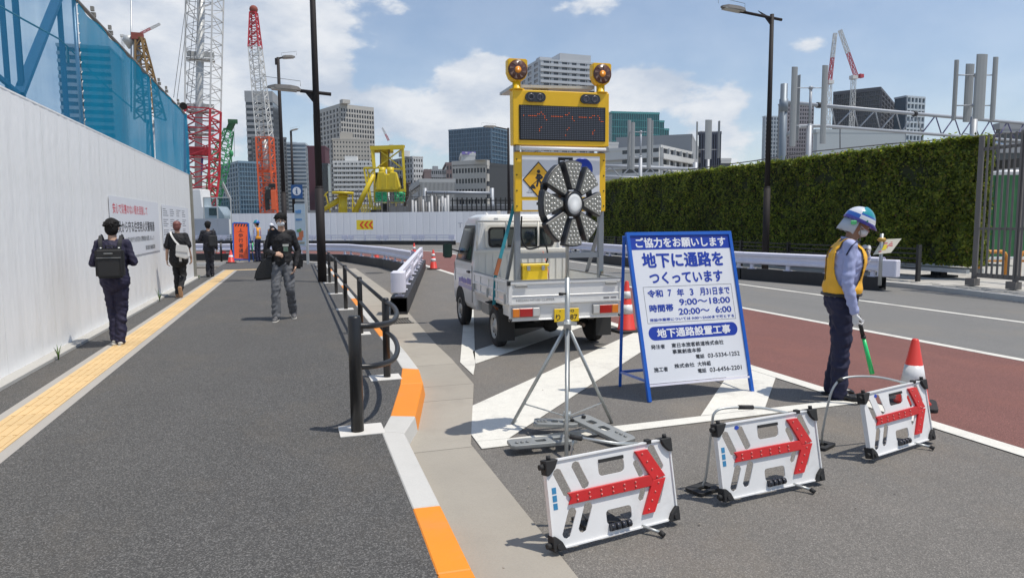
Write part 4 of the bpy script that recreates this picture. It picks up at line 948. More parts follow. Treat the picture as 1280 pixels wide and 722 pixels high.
mb.build('hazard_stripe',M_pk,sg)
fm=MB(); Q=lambda x,y:(x*.5,h*.76+y*.5); 
fm.sphere((0,h*.845,.012),(.022,.022,.002),8,M=T); fm.cbox((-.0,h*.81,.012),(.03,.06,.002),M=T).cbox((-.03,h*.785,.012),(.05,.018,.002),M=T).cbox((.03,h*.78,.012),(.05,.018,.002),M=T).cbox((0,h*.762,.012),(.26,.01,.002),M=T)
fm.build('walker_symbol',M_pk,sg,kind='stuff')
text(sg,'ご迷惑をおかけします',0,0,h*.55,.045,M_pk,T@Matrix.Translation((w*.36,h*.68,.011))@Matrix.Rotation(R(-90),4,'Z'))
# ---------------------------------------------------------------- hedge wall
h0=Vector((15.98,12.66,0)); h1=Vector((14.9,33.6,0)); HH=3.52; hd=(h1-h0).normalized(); hn=Vector((-abs(hd.y),hd.x if hd.y>0 else -hd.x,0)).normalized()
hn=Vector((-hd.y,hd.x,0)); hn=hn if hn.x<0 else -hn
HL=(h1-h0).length
gw=thing('green_wall','tall ivy covered green wall running along the far side of the road','hedge',(h0.x,h0.y,0))
mb=MB(); a=h0-hn*.0; b=h1; back=-hn*.55
mb.prism(ccw([tuple((a-hn*.09)[:2]),tuple((b-hn*.09)[:2]),tuple((b+back)[:2]),tuple((a+back)[:2])]),.36,HH-.08); mb.build('backing',mat('hedge_core',(.025,.033,.010),.95,var=.4,vs=2),gw,world=True)
rng=np.random.default_rng(5)
def leaves(n_of,size):
    V=[];
    return
def fbm(p,s): return noise.fractal(Vector(p)*s,1.,2.,3)
def leaf_batch(N,fn,size):
    vs=np.zeros((N,4,3)); 
    for i in range(N):
        p,nn=fn()
        vs[i,:,:]=0
        r=rng.normal(size=3)*.75; d=np.array(nn)+r*.8; d/=np.linalg.norm(d)
        t=np.cross(d,rng.normal(size=3)); t/=np.linalg.norm(t); b2=np.cross(d,t); s=size*rng.uniform(.6,1.35)
        vs[i,0]=p-t*s*.5; vs[i,1]=p+b2*s*.36; vs[i,2]=p+t*s*.6; vs[i,3]=p-b2*s*.36
    return vs
def dispn(u,z): 
    return .13*noise.noise(Vector((u*.9,z*.9,1.)))+.09*noise.noise(Vector((u*3.1,z*3.1,5.)))+.04*noise.noise(Vector((u*9,z*9,9.)))
def front():
    u=(rng.random()**1.35)*HL; z=.34+rng.random()*(HH-.36)
    dd=dispn(u,z)*1.5+abs(rng.normal())*-.05+.05+(.14*rng.random() if rng.random()<.03 else 0)
    if z>HH-.15: dd-=.08*(z-(HH-.15))/.15
    p=h0+hd*u+hn*dd; return np.array((p.x,p.y,z)),tuple(hn)
def topf():
    u=(rng.random()**1.35)*HL; w=rng.random()*.6; p=h0+hd*u-hn*(w-.06); z=HH-.05+.07*noise.noise(Vector((u*2.2,w*3,2.)))+(.12*rng.random() if rng.random()<.06 else 0)+rng.normal()*.03+abs(rng.normal())*.02
    return np.array((p.x,p.y,z)),(0,0,1)
def endf():
    w=rng.random()*.6; z=.34+rng.random()*(HH-.36); p=h0-hd*(rng.random()*.08+.06*noise.noise(Vector((w*3,z*3,4.)))-.02)-hn*(w-.05); return np.array((p.x,p.y,z)),tuple(-hd)
V=np.concatenate([leaf_batch(60000,front,.075),leaf_batch(11000,topf,.085),leaf_batch(3500,endf,.07)]); n=len(V)
me=bpy.data.meshes.new('foliage'); me.vertices.add(n*4); me.vertices.foreach_set('co',V.reshape(-1)); me.loops.add(n*4); me.loops.foreach_set('vertex_index',np.arange(n*4))
me.polygons.add(n); me.polygons.foreach_set('loop_start',np.arange(0,n*4,4)); me.polygons.foreach_set('loop_total',np.full(n,4)); me.update()
lm=bpy.data.materials.new('hedge_leaf'); lm.use_nodes=True; t=lm.node_tree; b=t.nodes['Principled BSDF']; b.inputs['Roughness'].default_value=.55; b.inputs['Specular IOR Level'].default_value=.35
ge=t.nodes.new('ShaderNodeNewGeometry'); cr=t.nodes.new('ShaderNodeValToRGB'); t.links.new(ge.outputs['Random Per Island'],cr.inputs[0])
cr.color_ramp.elements[0].color=(.04,.06,.008,1); cr.color_ramp.elements[1].position=1.; cr.color_ramp.elements[1].color=(.34,.31,.05,1)
e=cr.color_ramp.elements.new(.55); e.color=(.11,.145,.016,1); e=cr.color_ramp.elements.new(.9); e.color=(.24,.27,.03,1); e=cr.color_ramp.elements.new(.975); e.color=(.13,.075,.03,1)
tcn=t.nodes.new('ShaderNodeTexCoord').outputs['Object']; n1=noise_(t,tcn,.7,4,.6); vmath(t,'SCALE',cr.outputs[0],None); nd=t.nodes[-1]; t.links.new(math_(t,'MULTIPLY_ADD',n1.outputs[0],2.1,.20),nd.inputs['Scale']); t.links.new(nd.outputs[0],b.inputs['Base Color'])
tl_=t.nodes.new('ShaderNodeBsdfTranslucent'); hs_=t.nodes.new('ShaderNodeHueSaturation'); hs_.inputs['Value'].default_value=1.6; t.links.new(nd.outputs[0],hs_.inputs['Color']); t.links.new(hs_.outputs[0],tl_.inputs[0])
mxl=t.nodes.new('ShaderNodeMixShader'); mxl.inputs[0].default_value=.42; t.links.new(b.outputs[0],mxl.inputs[1]); t.links.new(tl_.outputs[0],mxl.inputs[2]); t.links.new(mxl.outputs[0],t.nodes['Material Output'].inputs['Surface'])
me.materials.append(lm); o=link('foliage',me,gw,True,kind='stuff')
MB().bar(h0+Vector((-.1,.0,.22)),h1+Vector((0,0,.22)),.12,.10).bar(h0-hn*.4+Vector((0,0,.22)),h1-hn*.4+Vector((0,0,.22)),.12,.1).build('base_beam',M_alu,gw,world=True)
for k in range(9):
    p=h0+hd*(1.0+k*2.7)-hn*.2; p.z=0
    MB().cbox(p+Vector((0,0,.12)),(.22,.3,.16)).cbox(p+Vector((0,0,.03)),(.75,.5,.06)).build('foot',M_dark,gw,world=True)
# black low fence in front of the hedge
bf=thing('barrier_fence','low black horizontal bar fence in front of the hedge','fence',(15.2,14.2,0))
e=Gp(1147,352,-.01); P0=Vector((e.x,e.y,0)); P1=Vector((13.9,40,0))
n=12
for i in range(n+1):
    p=P0.lerp(P1,i/n); MB().box(p.x-.05,p.x+.05,p.y-.035,p.y+.035,0,.86 if i else .9).build('post',M_black,bf,world=True)
for z in (.80,.68,.56,.44,.32): MB().bar(P0+Vector((0,0,z)),P1+Vector((0,0,z)),.035,.035).build('rail',M_black,bf,world=True)
# ---------------------------------------------------------------- metal bar fence at right
mf=thing('metal_fence','tall grey vertical bar fence and gate beside the end of the hedge','fence',(h0.x,h0.y,0))
f0=Vector((14.6,11.55,0)); f1=Vector((14.5,7.4,0)); fd=(f1-f0).normalized(); FL=(f1-f0).length
M_fg=mat('fence_grey_brown',(.18,.165,.152),.55,.3,var=.15,vs=4)
bm_=MB().box(-.008,.008,-.022,.022,.25,3.34).mesh('bar',M_fg); i=0; x=.1; ang=math.atan2(fd.y,fd.x)+math.pi/2
while x<FL:
    o=link('bar',bm_,mf); q=f0+fd*x-Vector((h0.x,h0.y,0)); o.location=q; o.rotation_euler=(0,0,ang); x+=.124
for z,w in ((.26,.10),(1.30,.05),(3.05,.07)): MB().bar(f0+Vector((0,0,z))-hn*.03,f1+Vector((0,0,z))-hn*.03,.04,w).build('rail',M_fg,mf,world=True)
for x in (.03,.98,2.9): 
    p=f0+fd*x; MB().cbox(p+Vector((.05,.0,1.75)),(.07,.09,3.2)).cbox(p+Vector((0,0,.1)),(.18,.22,.16)).build('post',M_fg,mf,world=True)
for k in range(5):
    p=f0+fd*(.9+1.2*k)+Vector((.7,.3,0)); 
for z in (2.85,): MB().bar(f0+Vector((2.2,2.2,z)),f1+Vector((2.2,.6,z)),.08,.22).build('rear_rail',mat('girder_dark',(.12,.11,.10),.6),mf,world=True)
# things behind the metal fence
gx=thing('green_container','green steel container behind the bars of the metal fence','container',tuple(Dp(1236,300,22)),-YAW); gx.location.z=0
MB().box(-.6,1.2,0,2.2,.3,2.9).build('body',mat('container_green',(.03,.16,.05),.5,var=.15,streak=.15),gx)
for x in (-.3,.1,.5,.9): MB().box(x,x+.05,-.04,0,.35,2.85).build('rib',mat('container_green_dark',(.015,.10,.03),.5),gx)
MB().box(-.65,1.25,-.05,2.25,2.9,3.0).build('top_rim',M_alu,gx)
wv=thing('parked_van','white and grey parked vans roof seen behind the metal fence','van',tuple(Dp(1255,300,30)),-YAW); wv.location.z=0
MB().prism([(-3,0.4),(3,.4),(3,1.4),(2.6,2.1),(-2.9,2.1),(-3,1.9)],0,1.8,M=frame((1.5,0,1.4),(1,0,0),(0,0,1))).build('body',M_white,wv,bevel=.1)
wv['label']='pale van high behind the metal fence above the green container'
MB().box(-1.2,3.9,-.01,0,1.9+.9,3.25).build('window',g_dk,wv)
MB().box(-6,8,-.2,3,0,1.79).build('ramp_wall',mat('shed_wall',(.34,.34,.33),.8,streak=.1),wv)
def hoop(label,px):
    p=Gp(px,346,0); hb=thing('hoop_barrier',label,'hoop barrier',(p.x,p.y,0),-YAW,'orange hoop barriers behind the metal fence')
    w=.35;hh=.66
    pts=[(-w,0,0),(-w,0,hh-.15),(-w+.05,0,hh-.05),(-w+.15,0,hh),(w-.15,0,hh),(w-.05,0,hh-.05),(w,0,hh-.15),(w,0,0)]
    MB().tube(pts,.05,10).build('hoop',mat('hoop_orange',(.62,.25,.03),.45,var=.1),hb); MB().tube([(-w,0,.42),(w,0,.42)],.03,8).build('cross_bar',MAT['hoop_orange'],hb)
hoop('orange hoop barrier behind the metal fence, next to the hedge end',1240); hoop('orange hoop barrier behind the metal fence at the right edge',1290)
mb=MB()
dk=thing('dark_plinth','long dark and white barrier wall standing low behind the orange hoops','barrier wall',tuple(Dp(1250,320,26)),-YAW); dk.location.z=0
MB().box(-3,9,0,.3,.35,1.3).build('dark_panel',M_rubber,dk); MB().box(-3,9,-.02,.3,0,.34).build('white_base',M_white,dk)
# ---------------------------------------------------------------- wind turbines, solar panel, gantries
M_bl=mat('turbine_blade_grey',(.30,.31,.31),.5,var=.08); M_gp=mat('gantry_paint',(.36,.38,.41),.5,.2,var=.12,vs=3)
def turbine(label,D,px,hub,base,blades,arms,mast):
    b=Dp(px,base,D); t=thing('wind_turbine',label,'wind turbine',(b.x,b.y,0),0,'small vertical wind turbines behind the hedge')
    MB().tube([(b.x,b.y,0),Vector((b.x,b.y,Dp(px,mast,D).z))],.13,12).build('lower_mast',M_gp,t,world=True)
    MB().tube([Vector((b.x,b.y,Dp(px,mast,D).z)),Vector((b.x,b.y,Dp(px,hub,D).z))],.07,10).build('shaft',M_gp,t,world=True)
    for (x0,x1,y0,y1,dd) in blades:
        p=Dp((x0+x1)/2,(y0+y1)/2,D+dd); w=(x1-x0)*D/F; hh=(y1-y0)*D/F; th=max(.08,.10)
        n=10; prof=[(w/2*math.cos(math.pi*2*k/n),(.055)*math.sin(math.pi*2*k/n)) for k in range(n)]
        if w<.12: prof=[(w/2*math.cos(2*math.pi*k/n),.20*math.sin(2*math.pi*k/n)) for k in range(n)]
        MB().prism(prof,-hh/2,hh/2,M=Matrix.Translation(p)@Matrix.Rotation(-YAW+R(8),4,'Z')).build('blade',M_bl,t,world=True)
    for y in arms:
        c0=Vector((b.x,b.y,Dp(px,y,D).z))
        for (x0,x1,y0,y1,dd) in blades: MB().tube([c0,Dp((x0+x1)/2,y,D+dd)],.025,6).build('arm',M_gp,t,world=True)
        MB().sphere(c0,(.13,.13,.1),8).build('hub',M_gp,t,world=True)
turbine('wind turbine with two tall flat blades before the white flats',50,800.5,164,222,[(784,788.5,151,211,.5),(788.5,793.5,154,211,-.4),(808.5,814,149,209,.0),(814,816.5,151,205,.6)],(165,196),197)
turbine('wind turbine with one broad square blade before the navy tower',60,885,170,212,[(870,872.2,153,198,0),(881,889.7,151,198,-.7),(897.8,899.3,152,197,.3)],(165,187),199)
turbine('wind turbine with two blades beside the grey gantry column',35,1010.6,110,200,[(988,996,86.5,181,-.3),(996,997.5,96,175,.2),(1026,1034,84,178,.1)],(110,157),157)
turbine('wind turbine with four pale blades above the end of the hedge',28,1216,96,178,[(1191,1197,77,149,0),(1204.6,1217,81,152,.7),(1218,1233,71,146,-.7),(1239,1246,73.5,149,0)],(94,132),146)
p=Dp(1237,176,22); so_=thing('solar_panel','small tilted solar panel on a stand beside the hedge end','solar panel',tuple(p),-YAW-R(8)); zz=p.z; so_.location.z=0
T=frame((0,0,zz),(1,0,-.28),(-.55,.75,.42))
MB().cbox((0,0,0),(.75,.9,.04),M=T).build('frame',M_alu,so_)
for k in range(4): MB().cbox((-.27+.18*k,0,.025),(.14,.84,.01),M=T).build('cell_strip',mat('solar_blue',(.10,.15,.24),.25,var=.1),so_)
MB().tube([(0,0,0),(0,0,zz)],.05,8).build('stand',M_gp,so_)
D0=38;D1=47
gt=thing('gantry_truss','long grey pipe truss on a thick column above the hedge','gantry',(0,0,0)); c0=Dp(977.5,200,D0); gt.location=(c0.x,c0.y,0)
MB().tube([(c0.x,c0.y,0),(c0.x,c0.y,Dp(978,105,D0).z)],.19,14).tube([(c0.x,c0.y,Dp(978,140,D0).z),(c0.x,c0.y,Dp(978,124,D0).z)],.23,14).build('column',mat('column_grey',(.20,.235,.27),.5,.3,var=.12,streak=.15),gt,world=True)
zu=Dp(982,128,D0).z; ua=Dp(982,128,D0); ub=Dp(1300,155,D1); ub.z=zu; ub=Dp(1300,156,D1)
la=Dp(1030,157.5,D0+1.4); lb=Dp(1300,178,D1)
MB().tube([ua,ub],.105,10).build('top_chord',M_gp,gt,world=True); MB().tube([Dp(983,170,D0),Dp(990,163,D0),Dp(1000,158,D0+.5),la,lb],.095,10).build('bottom_chord',M_gp,gt,world=True)
for x in (1016,1126): 
    t=(x-982)/(1300-982); p=ua.lerp(ub,t); MB().tube([p-(ub-ua).normalized()*.12,p+(ub-ua).normalized()*.12],.16,10).build('flange',M_base,gt,world=True)
n=22
for i in range(n):
    s0=i/n; s1=(i+1)/n; 
    a=(la if i%2 else ua.lerp(ub,.15)).lerp(lb if i%2 else ub,s0); b_=(ua.lerp(ub,.15) if i%2 else la).lerp(ub if i%2 else lb,s1)
    MB().tube([a,b_],.04,6).build('diagonal',mat('diagonal_violet',(.10,.09,.20),.5) if i>8 else M_gp,gt,world=True)
gt2=thing('gantry_truss','lower pipe truss behind the hedge in front of the white flats','gantry',(0,0,0)); D=55; c1=Dp(869,212,D); gt2.location=(c1.x,c1.y,0)
MB().tube([(c1.x,c1.y,0),(c1.x,c1.y,Dp(869,203,D).z)],.2,10).build('column',M_gp,gt2,world=True)
a0,a1,b0,b1=Dp(750,207,D-3),Dp(872,211.5,D),Dp(750,220.5,D-3),Dp(872,226,D)
MB().tube([a0,a1],.13,8).build('top_chord',M_gp,gt2,world=True);MB().tube([b0,b1],.12,8).build('bottom_chord',M_gp,gt2,world=True)
for i in range(10): MB().tube([(a0 if i%2 else b0).lerp(a1 if i%2 else b1,i/10),(b0 if i%2 else a0).lerp(b1 if i%2 else a1,(i+1)/10)],.05,6).build('diagonal',M_gp,gt2,world=True)
gt3=thing('gantry_truss','far horizontal pipe gantry above the wrapped posts behind the far hoarding','gantry',(0,0,0)); D=72; q=Dp(532,270,D); gt3.location=(q.x,q.y,0)
for x in (532,615.5): q=Dp(x,275,D); MB().tube([(q.x,q.y,0),(q.x,q.y,Dp(x,235,D).z)],.2,10).build('column',M_gp,gt3,world=True)
MB().tube([Dp(531,240.5,D),Dp(616,241.5,D)],.17,8).build('beam',M_gp,gt3,world=True)
cb_=thing('overhead_cable','black overhead cable sagging above the hedge towards the right','cable',tuple(Dp(880,208,46)))
MB().tube([Dp(860,212,46),Dp(940,201.5,44),Dp(1010,190,43),Dp(1100,181,42),Dp(1217,171,41),Dp(1340,160,40)],.035,5).build('strand',M_wire,cb_,world=True)
MB().tube([Dp(1050,186,43),Dp(1050,160,43)],.03,5).cbox(Dp(1050,158,43),(.35,.2,.25)).build('bracket',M_wire,cb_,world=True)
# site behind the far hoarding: wrapped posts, dark rail fences, scaffolding
random.seed(21)
M_wrap=mat('plastic_wrap',(.45,.45,.45),.5,var=.15,vs=3,streak=.2); M_rb=mat('rebar_grey',(.13,.125,.12),.7,var=.2)
wp='wrapped steel posts behind the far hoarding'
xs=[516,520,524,527,530,533,537,541,545,549,553,557,560]
sm=thing('post_row','steel posts in white plastic wrap behind the far hoarding, right of the boring machine','posts',tuple(cam2w((540-PX)/F*64,64)))
for x in xs:
    D=random.uniform(63,67); q=Dp(x,275,D); zt=Dp(x,random.uniform(243,253),D).z
    MB().tube([(q.x,q.y,0),(q.x+random.uniform(-.05,.05),q.y,zt)],random.uniform(.07,.12),8).build('wrapped_post',M_wrap if random.random()<.5 else M_rb,sm,world=True)
mb=MB()
for i in range(60):
    x=random.uniform(470,560); D=random.uniform(66,72); q=Dp(x,275,D); w=random.uniform(.04,.08); mb.bar((q.x,q.y,0),(q.x,q.y,Dp(x,random.uniform(238,255),D).z),w)
for y in (246,252,258): mb.bar(Dp(500,y,70),Dp(560,y,70),.06)
mb.build('reinforcement',M_rb,sm,world=True,kind='stuff')
rf=thing('rail_fence','dark post and rail fence on the deck behind the far hoarding, left of the truck','fence',tuple(cam2w((600-PX)/F*66,66)))
for x in range(566,760,6):
    D=66; q=Dp(x,275,D); MB().bar((q.x,q.y,0),(q.x,q.y,Dp(x,247 if x%3 else 243,D).z),.11).build('post',M_black,rf,world=True)
for y in (250.5,256,262): MB().bar(Dp(563,y,66.1),Dp(760,y,66.1),.09).build('rail',M_black if y!=256 else M_alu,rf,world=True)
MB().box(-9,12,-.1,.1,0,3.2,M=Matrix.Translation(cam2w((600-PX)/F*69,69))@Matrix.Rotation(-YAW,4,'Z')).build('deck_wall',mat('deck_wall',(.22,.22,.22),.8,streak=.2),rf,world=True)
mb=MB()
sc=thing('scaffold','grey scaffolding and clutter at the foot of the apartment blocks','scaffolding',tuple(cam2w((440-PX)/F*95,95)))
for i in range(34):
    x=402+i*3.4; q=Dp(x,275,95); mb.bar((q.x,q.y,0),(q.x,q.y,Dp(x,random.uniform(236,252),95).z),.10)
for y in (240,246,252,258): mb.bar(Dp(402,y,95),Dp(516,y,95),.12)
mb.build('tube_frame',M_rb,sc,world=True,kind='stuff')
MB().box(-14,12,0,.3,0,3.5,M=Matrix.Translation(cam2w((450-PX)/F*99,99))@Matrix.Rotation(-YAW,4,'Z')).build('screen',mat('screen_grey',(.25,.26,.27),.8,streak=.2),sc,world=True)
# white truck and mesh screen behind the grey hoarding at left
D=63; q=Dp(262,275,D); wt=thing('site_truck','white lorry cab showing above the grey hoarding by the red mast','truck',(q.x,q.y,0),-YAW)
zb=Dp(262,274,D).z; zt=Dp(262,258,D).z
MB().prism([(-2.2,.6),(1.4,.6),(1.4,zb+.35),(.9,zt),(-.6,zt),(-.7,zt+1.6),(-2.6,zt+1.6),(-2.6,.6)],0,2,M=frame((0,0,0),(1,0,0),(0,0,1))@Matrix.Translation((0,0,-2))).build('cab',M_white,wt,bevel=.06)
MB().box(.0,.75,-.02,.0,zb+.35,zt-.15).build('window',g_dk,wt)
for x in (-1.7,.8): MB().tube([(x,-.1,.45),(x,2.1,.45)],.45,14).build('wheel',M_rubber,wt)
ms=thing('mesh_screen','see-through grey green mesh screen above the grey hoarding','mesh screen',tuple(Dp(275,275,61))); ms.location.z=0
a,b=Dp(254,247,61),Dp(288,247,61); lo=[Dp(254,274,61),Dp(288,274,61)]
MB().add([lo[0],lo[1],b,a],[(0,1,2,3)]).build('net_sheet',netmat('mesh_green',(.05,.12,.12),.5),ms,world=True)
for p,q in ((a,lo[0]),(b,lo[1]),(a.lerp(b,.5),lo[0].lerp(lo[1],.5))): MB().bar(Vector((p.x,p.y,0)),p,.1).build('post',M_alu,ms,world=True)
MB().bar(a,b,.08).build('rail',M_alu,ms,world=True)
# placard tied to a pole at the guardrail end
q=Dp(1101,325,13.9); pl=thing('placard','small white placard with red and yellow print on a short pole at the guardrail end','placard',(q.x,q.y,0),-YAW)
zt=Dp(1101,292,13.9).z; MB().tube([(0,0,RZ+.3),(0,0,zt)],.035,10).build('pole',M_steel,pl); MB().lathe([(.06,0),(.09,.03),(.06,.08)],10,M=Matrix.Translation((0,0,zt-.16))).build('knob',mat('knob_ochre',(.5,.3,.06),.5),pl)
k=13.9/F; P=[(-11*k,0,zt-26*k),(9*k,-.1,zt-23*k),(20*k,.1,zt-8*k),(-3*k,.12,zt-6*k)]
T=frame((-11*k,-.03,zt-26*k),(19*k,-.08,2.5*k),(8*k,.1,20*k)); L=Vector(P[1]).length
MB().add([(0,0,0),(.33,0,0),(.46,.30,0),(.10,.33,0)],[(0,1,2,3)],M=T).add([(0,0,-.004),(.33,0,-.004),(.46,.30,-.004),(.10,.33,-.004)],[(3,2,1,0)],M=T).build('sheet',mat('placard_cream',(.66,.62,.5),.5),pl)
mb=MB(); rr=random.Random(2)
for i in range(7): x=.08+rr.random()*.2; y=.04+rr.random()*.2; mb.box(x,x+rr.uniform(.03,.09),y,y+rr.uniform(.015,.03),.001,.002,M=T)
mb.build('red_print',M_pr,pl); MB().box(.14,.22,.08,.2,.001,.003,M=T).build('yellow_print',MAT['sign_yellow'],pl)
# ---------------------------------------------------------------- small white truck (local: x right, y forward, z up, origin under the rear axle)
random.seed(31)
M_tw=mat('truck_white',(.76,.76,.735),.28,var=.04,coat=.4,dirt=.22,dirtcol=(.42,.38,.31)); M_tc=mat('truck_cream',(.70,.69,.64),.4,var=.05,dirt=.25,dirtcol=(.4,.36,.3))
M_tg=mat('truck_glass',(.012,.02,.02),.05,spec=.9,var=0); M_tyre=mat('tyre',(.018,.018,.019),.8,var=.25,bump=.3); M_rim=mat('steel_rim',(.42,.42,.41),.4,.6,var=.2,vs=20)
M_und=mat('underbody',(.02,.02,.02),.8,var=.3); M_trim=mat('grey_trim',(.28,.285,.28),.5,.3,var=.1)
TR=(3.315,8.62,RZ); tk=thing('pickup_truck','small white flatbed truck carrying a yellow lit sign board on its bed','truck',(3.225,8.45,RZ),R(-.9))
def loft(mb,rings,sm=False):
    n=len(rings[0]); vs=[p for r in rings for p in r]
    fs=[(i*n+j,i*n+(j+1)%n,(i+1)*n+(j+1)%n,(i+1)*n+j) for i in range(len(rings)-1) for j in range(n)]
    fs+=[tuple(reversed(range(n))),tuple((len(rings)-1)*n+j for j in range(n))]
    return mb.add(vs,fs,sm)
def ring(w,y0,y1,z,r): return [(x,y,z) for x,y in rrect(-w,w,y0,y1,r,3)]
cab=MB(); loft(cab,[ring(.70,1.32,2.74,.34,.05),ring(.735,1.30,2.78,.42,.06),ring(.737,1.30,2.78,.80,.06),ring(.73,1.30,2.74,1.0,.07),ring(.635,1.335,2.36,1.63,.09),ring(.60,1.37,2.26,1.72,.11),ring(.52,1.45,2.14,1.765,.12)])
cabo=cab.build('cab_body',M_tw,tk,bevel=.012,seg=2)
def side(y,z,s,off=.006):       # point on the cab flank
    t=(z-1.0)/.63; w=.73+( .635-.73)*t+off; return (s*w,y,z)
def panel(mb,pts,s,off=.006,th=.01):
    a=[Vector(side(y,z,s,off)) for y,z in pts]; b=[Vector(side(y,z,s,off-th)) for y,z in pts]
    n=len(a); f=list(range(n)); 
    if s>0: f=f
    else: f=f[::-1]
    mb.add(a+b,[tuple(f)]+[((i+1)%n,i,n+i,n+(i+1)%n) if s>0 else (i,(i+1)%n,n+(i+1)%n,n+i) for i in range(n)])
for s in (-1,1):
    mb=MB(); panel(mb,[(1.50,1.04),(2.58,1.04),(2.30,1.55),(2.22,1.60),(1.56,1.60),(1.50,1.54)],s,.004); mb.build('window_trim',M_black,tk)
    mb=MB(); panel(mb,[(1.55,1.07),(2.48,1.07),(2.25,1.55),(1.59,1.56)],s,.008); wi=mb.build('side_window',M_tg,tk)
    x=s*.741
    for a,b in (((1.42,.45),(1.42,1.0)),((2.60,.70),(2.66,1.0))): MB().bar((x-s*.002,*a),(x-s*.002,*b),.006).build('door_seam',M_dark,tk)
    MB().cbox((s*.748,1.62,.90),(.03,.14,.035)).build('door_handle',M_black,tk,bevel=.006)
    mb=MB(); n=14; vs=[(s*.739,2.25+.335*math.cos(math.pi*k/n),.34+.30*math.sin(math.pi*k/n)) for k in range(n+1)]+[(s*.70,2.25+.335*math.cos(math.pi*k/n),.34+.30*math.sin(math.pi*k/n)) for k in range(n+1)]
    f=list(range(n+1)); mb.add(vs,[tuple(f if s>0 else f[::-1])]+[(i,i+1,n+2+i,n+1+i) for i in range(n)]); mb.build('wheel_arch',M_und,tk)
    m_=MB().tube([(s*.72,2.40,1.18),(s*.84,2.42,1.22),(s*.90,2.40,1.22)],.012,8).build('mirror_arm',M_black,tk)
    mi=MB().cbox((s*.91,2.38,1.20),(.15,.05,.24)).build('mirror',mat('mirror_shell',(.02,.03,.03),.4),tk,bevel=.02,seg=2); MB().cbox((s*.91,2.353,1.20),(.12,.004,.20)).build('mirror_glass',mat('mirror_glass',(.05,.09,.08),.05,.6,var=0),mi)
# rear of the cab
plate('window_frame',[rrect(-.56,.56,1.245,1.605,.07,5),rrect(-.50,.50,1.29,1.56,.05,5)],.03,M_tc,tk,frame((0,1.260,0),(1,0,0),(0,.03,1)))
plate('rear_window',[rrect(-.505,.505,1.285,1.565,.05,5)],.012,M_tg,tk,frame((0,1.254,0),(1,0,0),(0,.03,1)))
plate('window_seal',[rrect(-.515,.515,1.275,1.575,.06,5),rrect(-.485,.485,1.305,1.545,.045,5)],.016,M_rubber,tk,frame((0,1.244,0),(1,0,0),(0,.03,1)))
MB().cbox((-.34,1.33,1.79),(.05,.03,.05)).lathe([(.03,0),(.02,.04),(.0,.05)],8,M=Matrix.Translation((-.48,1.5,1.74))).build('roof_hook',M_white,tk)
MB().bar((.28,1.292,1.33),(.46,1.292,1.33),.004,.05).build('window_sticker',M_lav,tk)
# bed
MB().box(-.735,.735,-.53,1.26,.60,.66).build('bed_floor',M_tc,tk)
mb=MB().box(-.735,.735,1.232,1.262,.60,1.20)
for i in range(13): mb.box(-.68+i*.11,-.655+i*.11,1.218,1.232,.68,1.17)
mb.box(-.74,.74,1.21,1.27,1.20,1.235).build('front_gate',M_tc,tk)
gb_=MB()
for x in (-.70,-.25,.25,.70): gb_.tube([(x,1.24,1.22),(x,1.24,1.66)],.016,8)
gb_.tube([(-.72,1.24,1.66),(.72,1.24,1.66)],.018,8).tube([(-.72,1.24,1.24),(.72,1.24,1.24)],.016,8).build('cab_guard',M_tc,tk)
def gate(s):
    mb=MB().box(s*.742-.012,s*.742+.012,-.545,1.27,.64,.915)
    x0,x1=(-.768,-.754) if s<0 else (.754,.768)
    mb.box(x0,x1,-.545,1.27,.885,.925).box(x0,x1,-.545,1.27,.635,.675).box(x0,x1,-.545,1.27,.765,.79)
    for y in (-.5,-.05,.40,.85,1.22): mb.box(x0,x1,y-.03,y+.03,.675,.885)
    g=mb.build('side_gate',M_tw,tk,bevel=.004)
    MB().box(s*.742-.018,s*.742+.03*s if s>0 else s*.742+.018,-.55,1.27,.926,.934).build('gate_cap',M_trim,g)
    for y in (-.47,.38,1.18): MB().cbox((s*.775,y,.70),(.02,.035,.12)).build('latch',M_steel,g)
gate(-1);gate(1)
mb=MB().box(-.755,.755,-.572,-.548,.64,.915)
mb.box(-.755,.755,-.586,-.572,.885,.925).box(-.755,.755,-.582,-.572,.635,.66).box(-.755,.755,-.580,-.572,.735,.745)
for x in (-.735,.735,): mb.box(x-.02,x+.02,-.582,-.572,.66,.885)
tg=mb.build('tailgate',M_tw,tk,bevel=.004)
MB().box(-.765,.765,-.59,-.545,.926,.936).build('gate_cap',M_trim,tg)
for s in (-1,1):
    MB().cbox((s*.755,-.575,.90),(.035,.05,.05)).build('corner_latch',M_black,tg); MB().cbox((s*.60,-.59,.865),(.16,.012,.03)).build('hinge_cover',M_trim,tg,bevel=.004)
Tt=frame((0,-.5735,0),(1,0,0),(0,0,1))
text(tg,'NISSAN NT100 CLIPPER',-.66,.672,.50,.030,mat('print_silver_grey',(.16,.16,.17),.4,var=0),Tt,.0,depth=.001)
MB().box(.50,.58,.672,.69,0,.002,M=Tt).box(.60,.68,.675,.69,0,.002,M=Tt).build('badge_marks',MAT['print_silver_grey'],tg)
MB().box(-.74,.74,-.55,-.515,.43,.632).box(-.74,.74,-.558,-.55,.43,.45).build('rear_panel',M_tw,tk,bevel=.005)
M_lr=mat('lamp_red',(.42,.02,.015),.15,var=.1,spec=.8); M_la=mat('lamp_amber',(.75,.22,.02),.15,var=.1,spec=.8); M_lc=mat('lamp_clear',(.55,.55,.53),.12,var=.1,spec=.8)
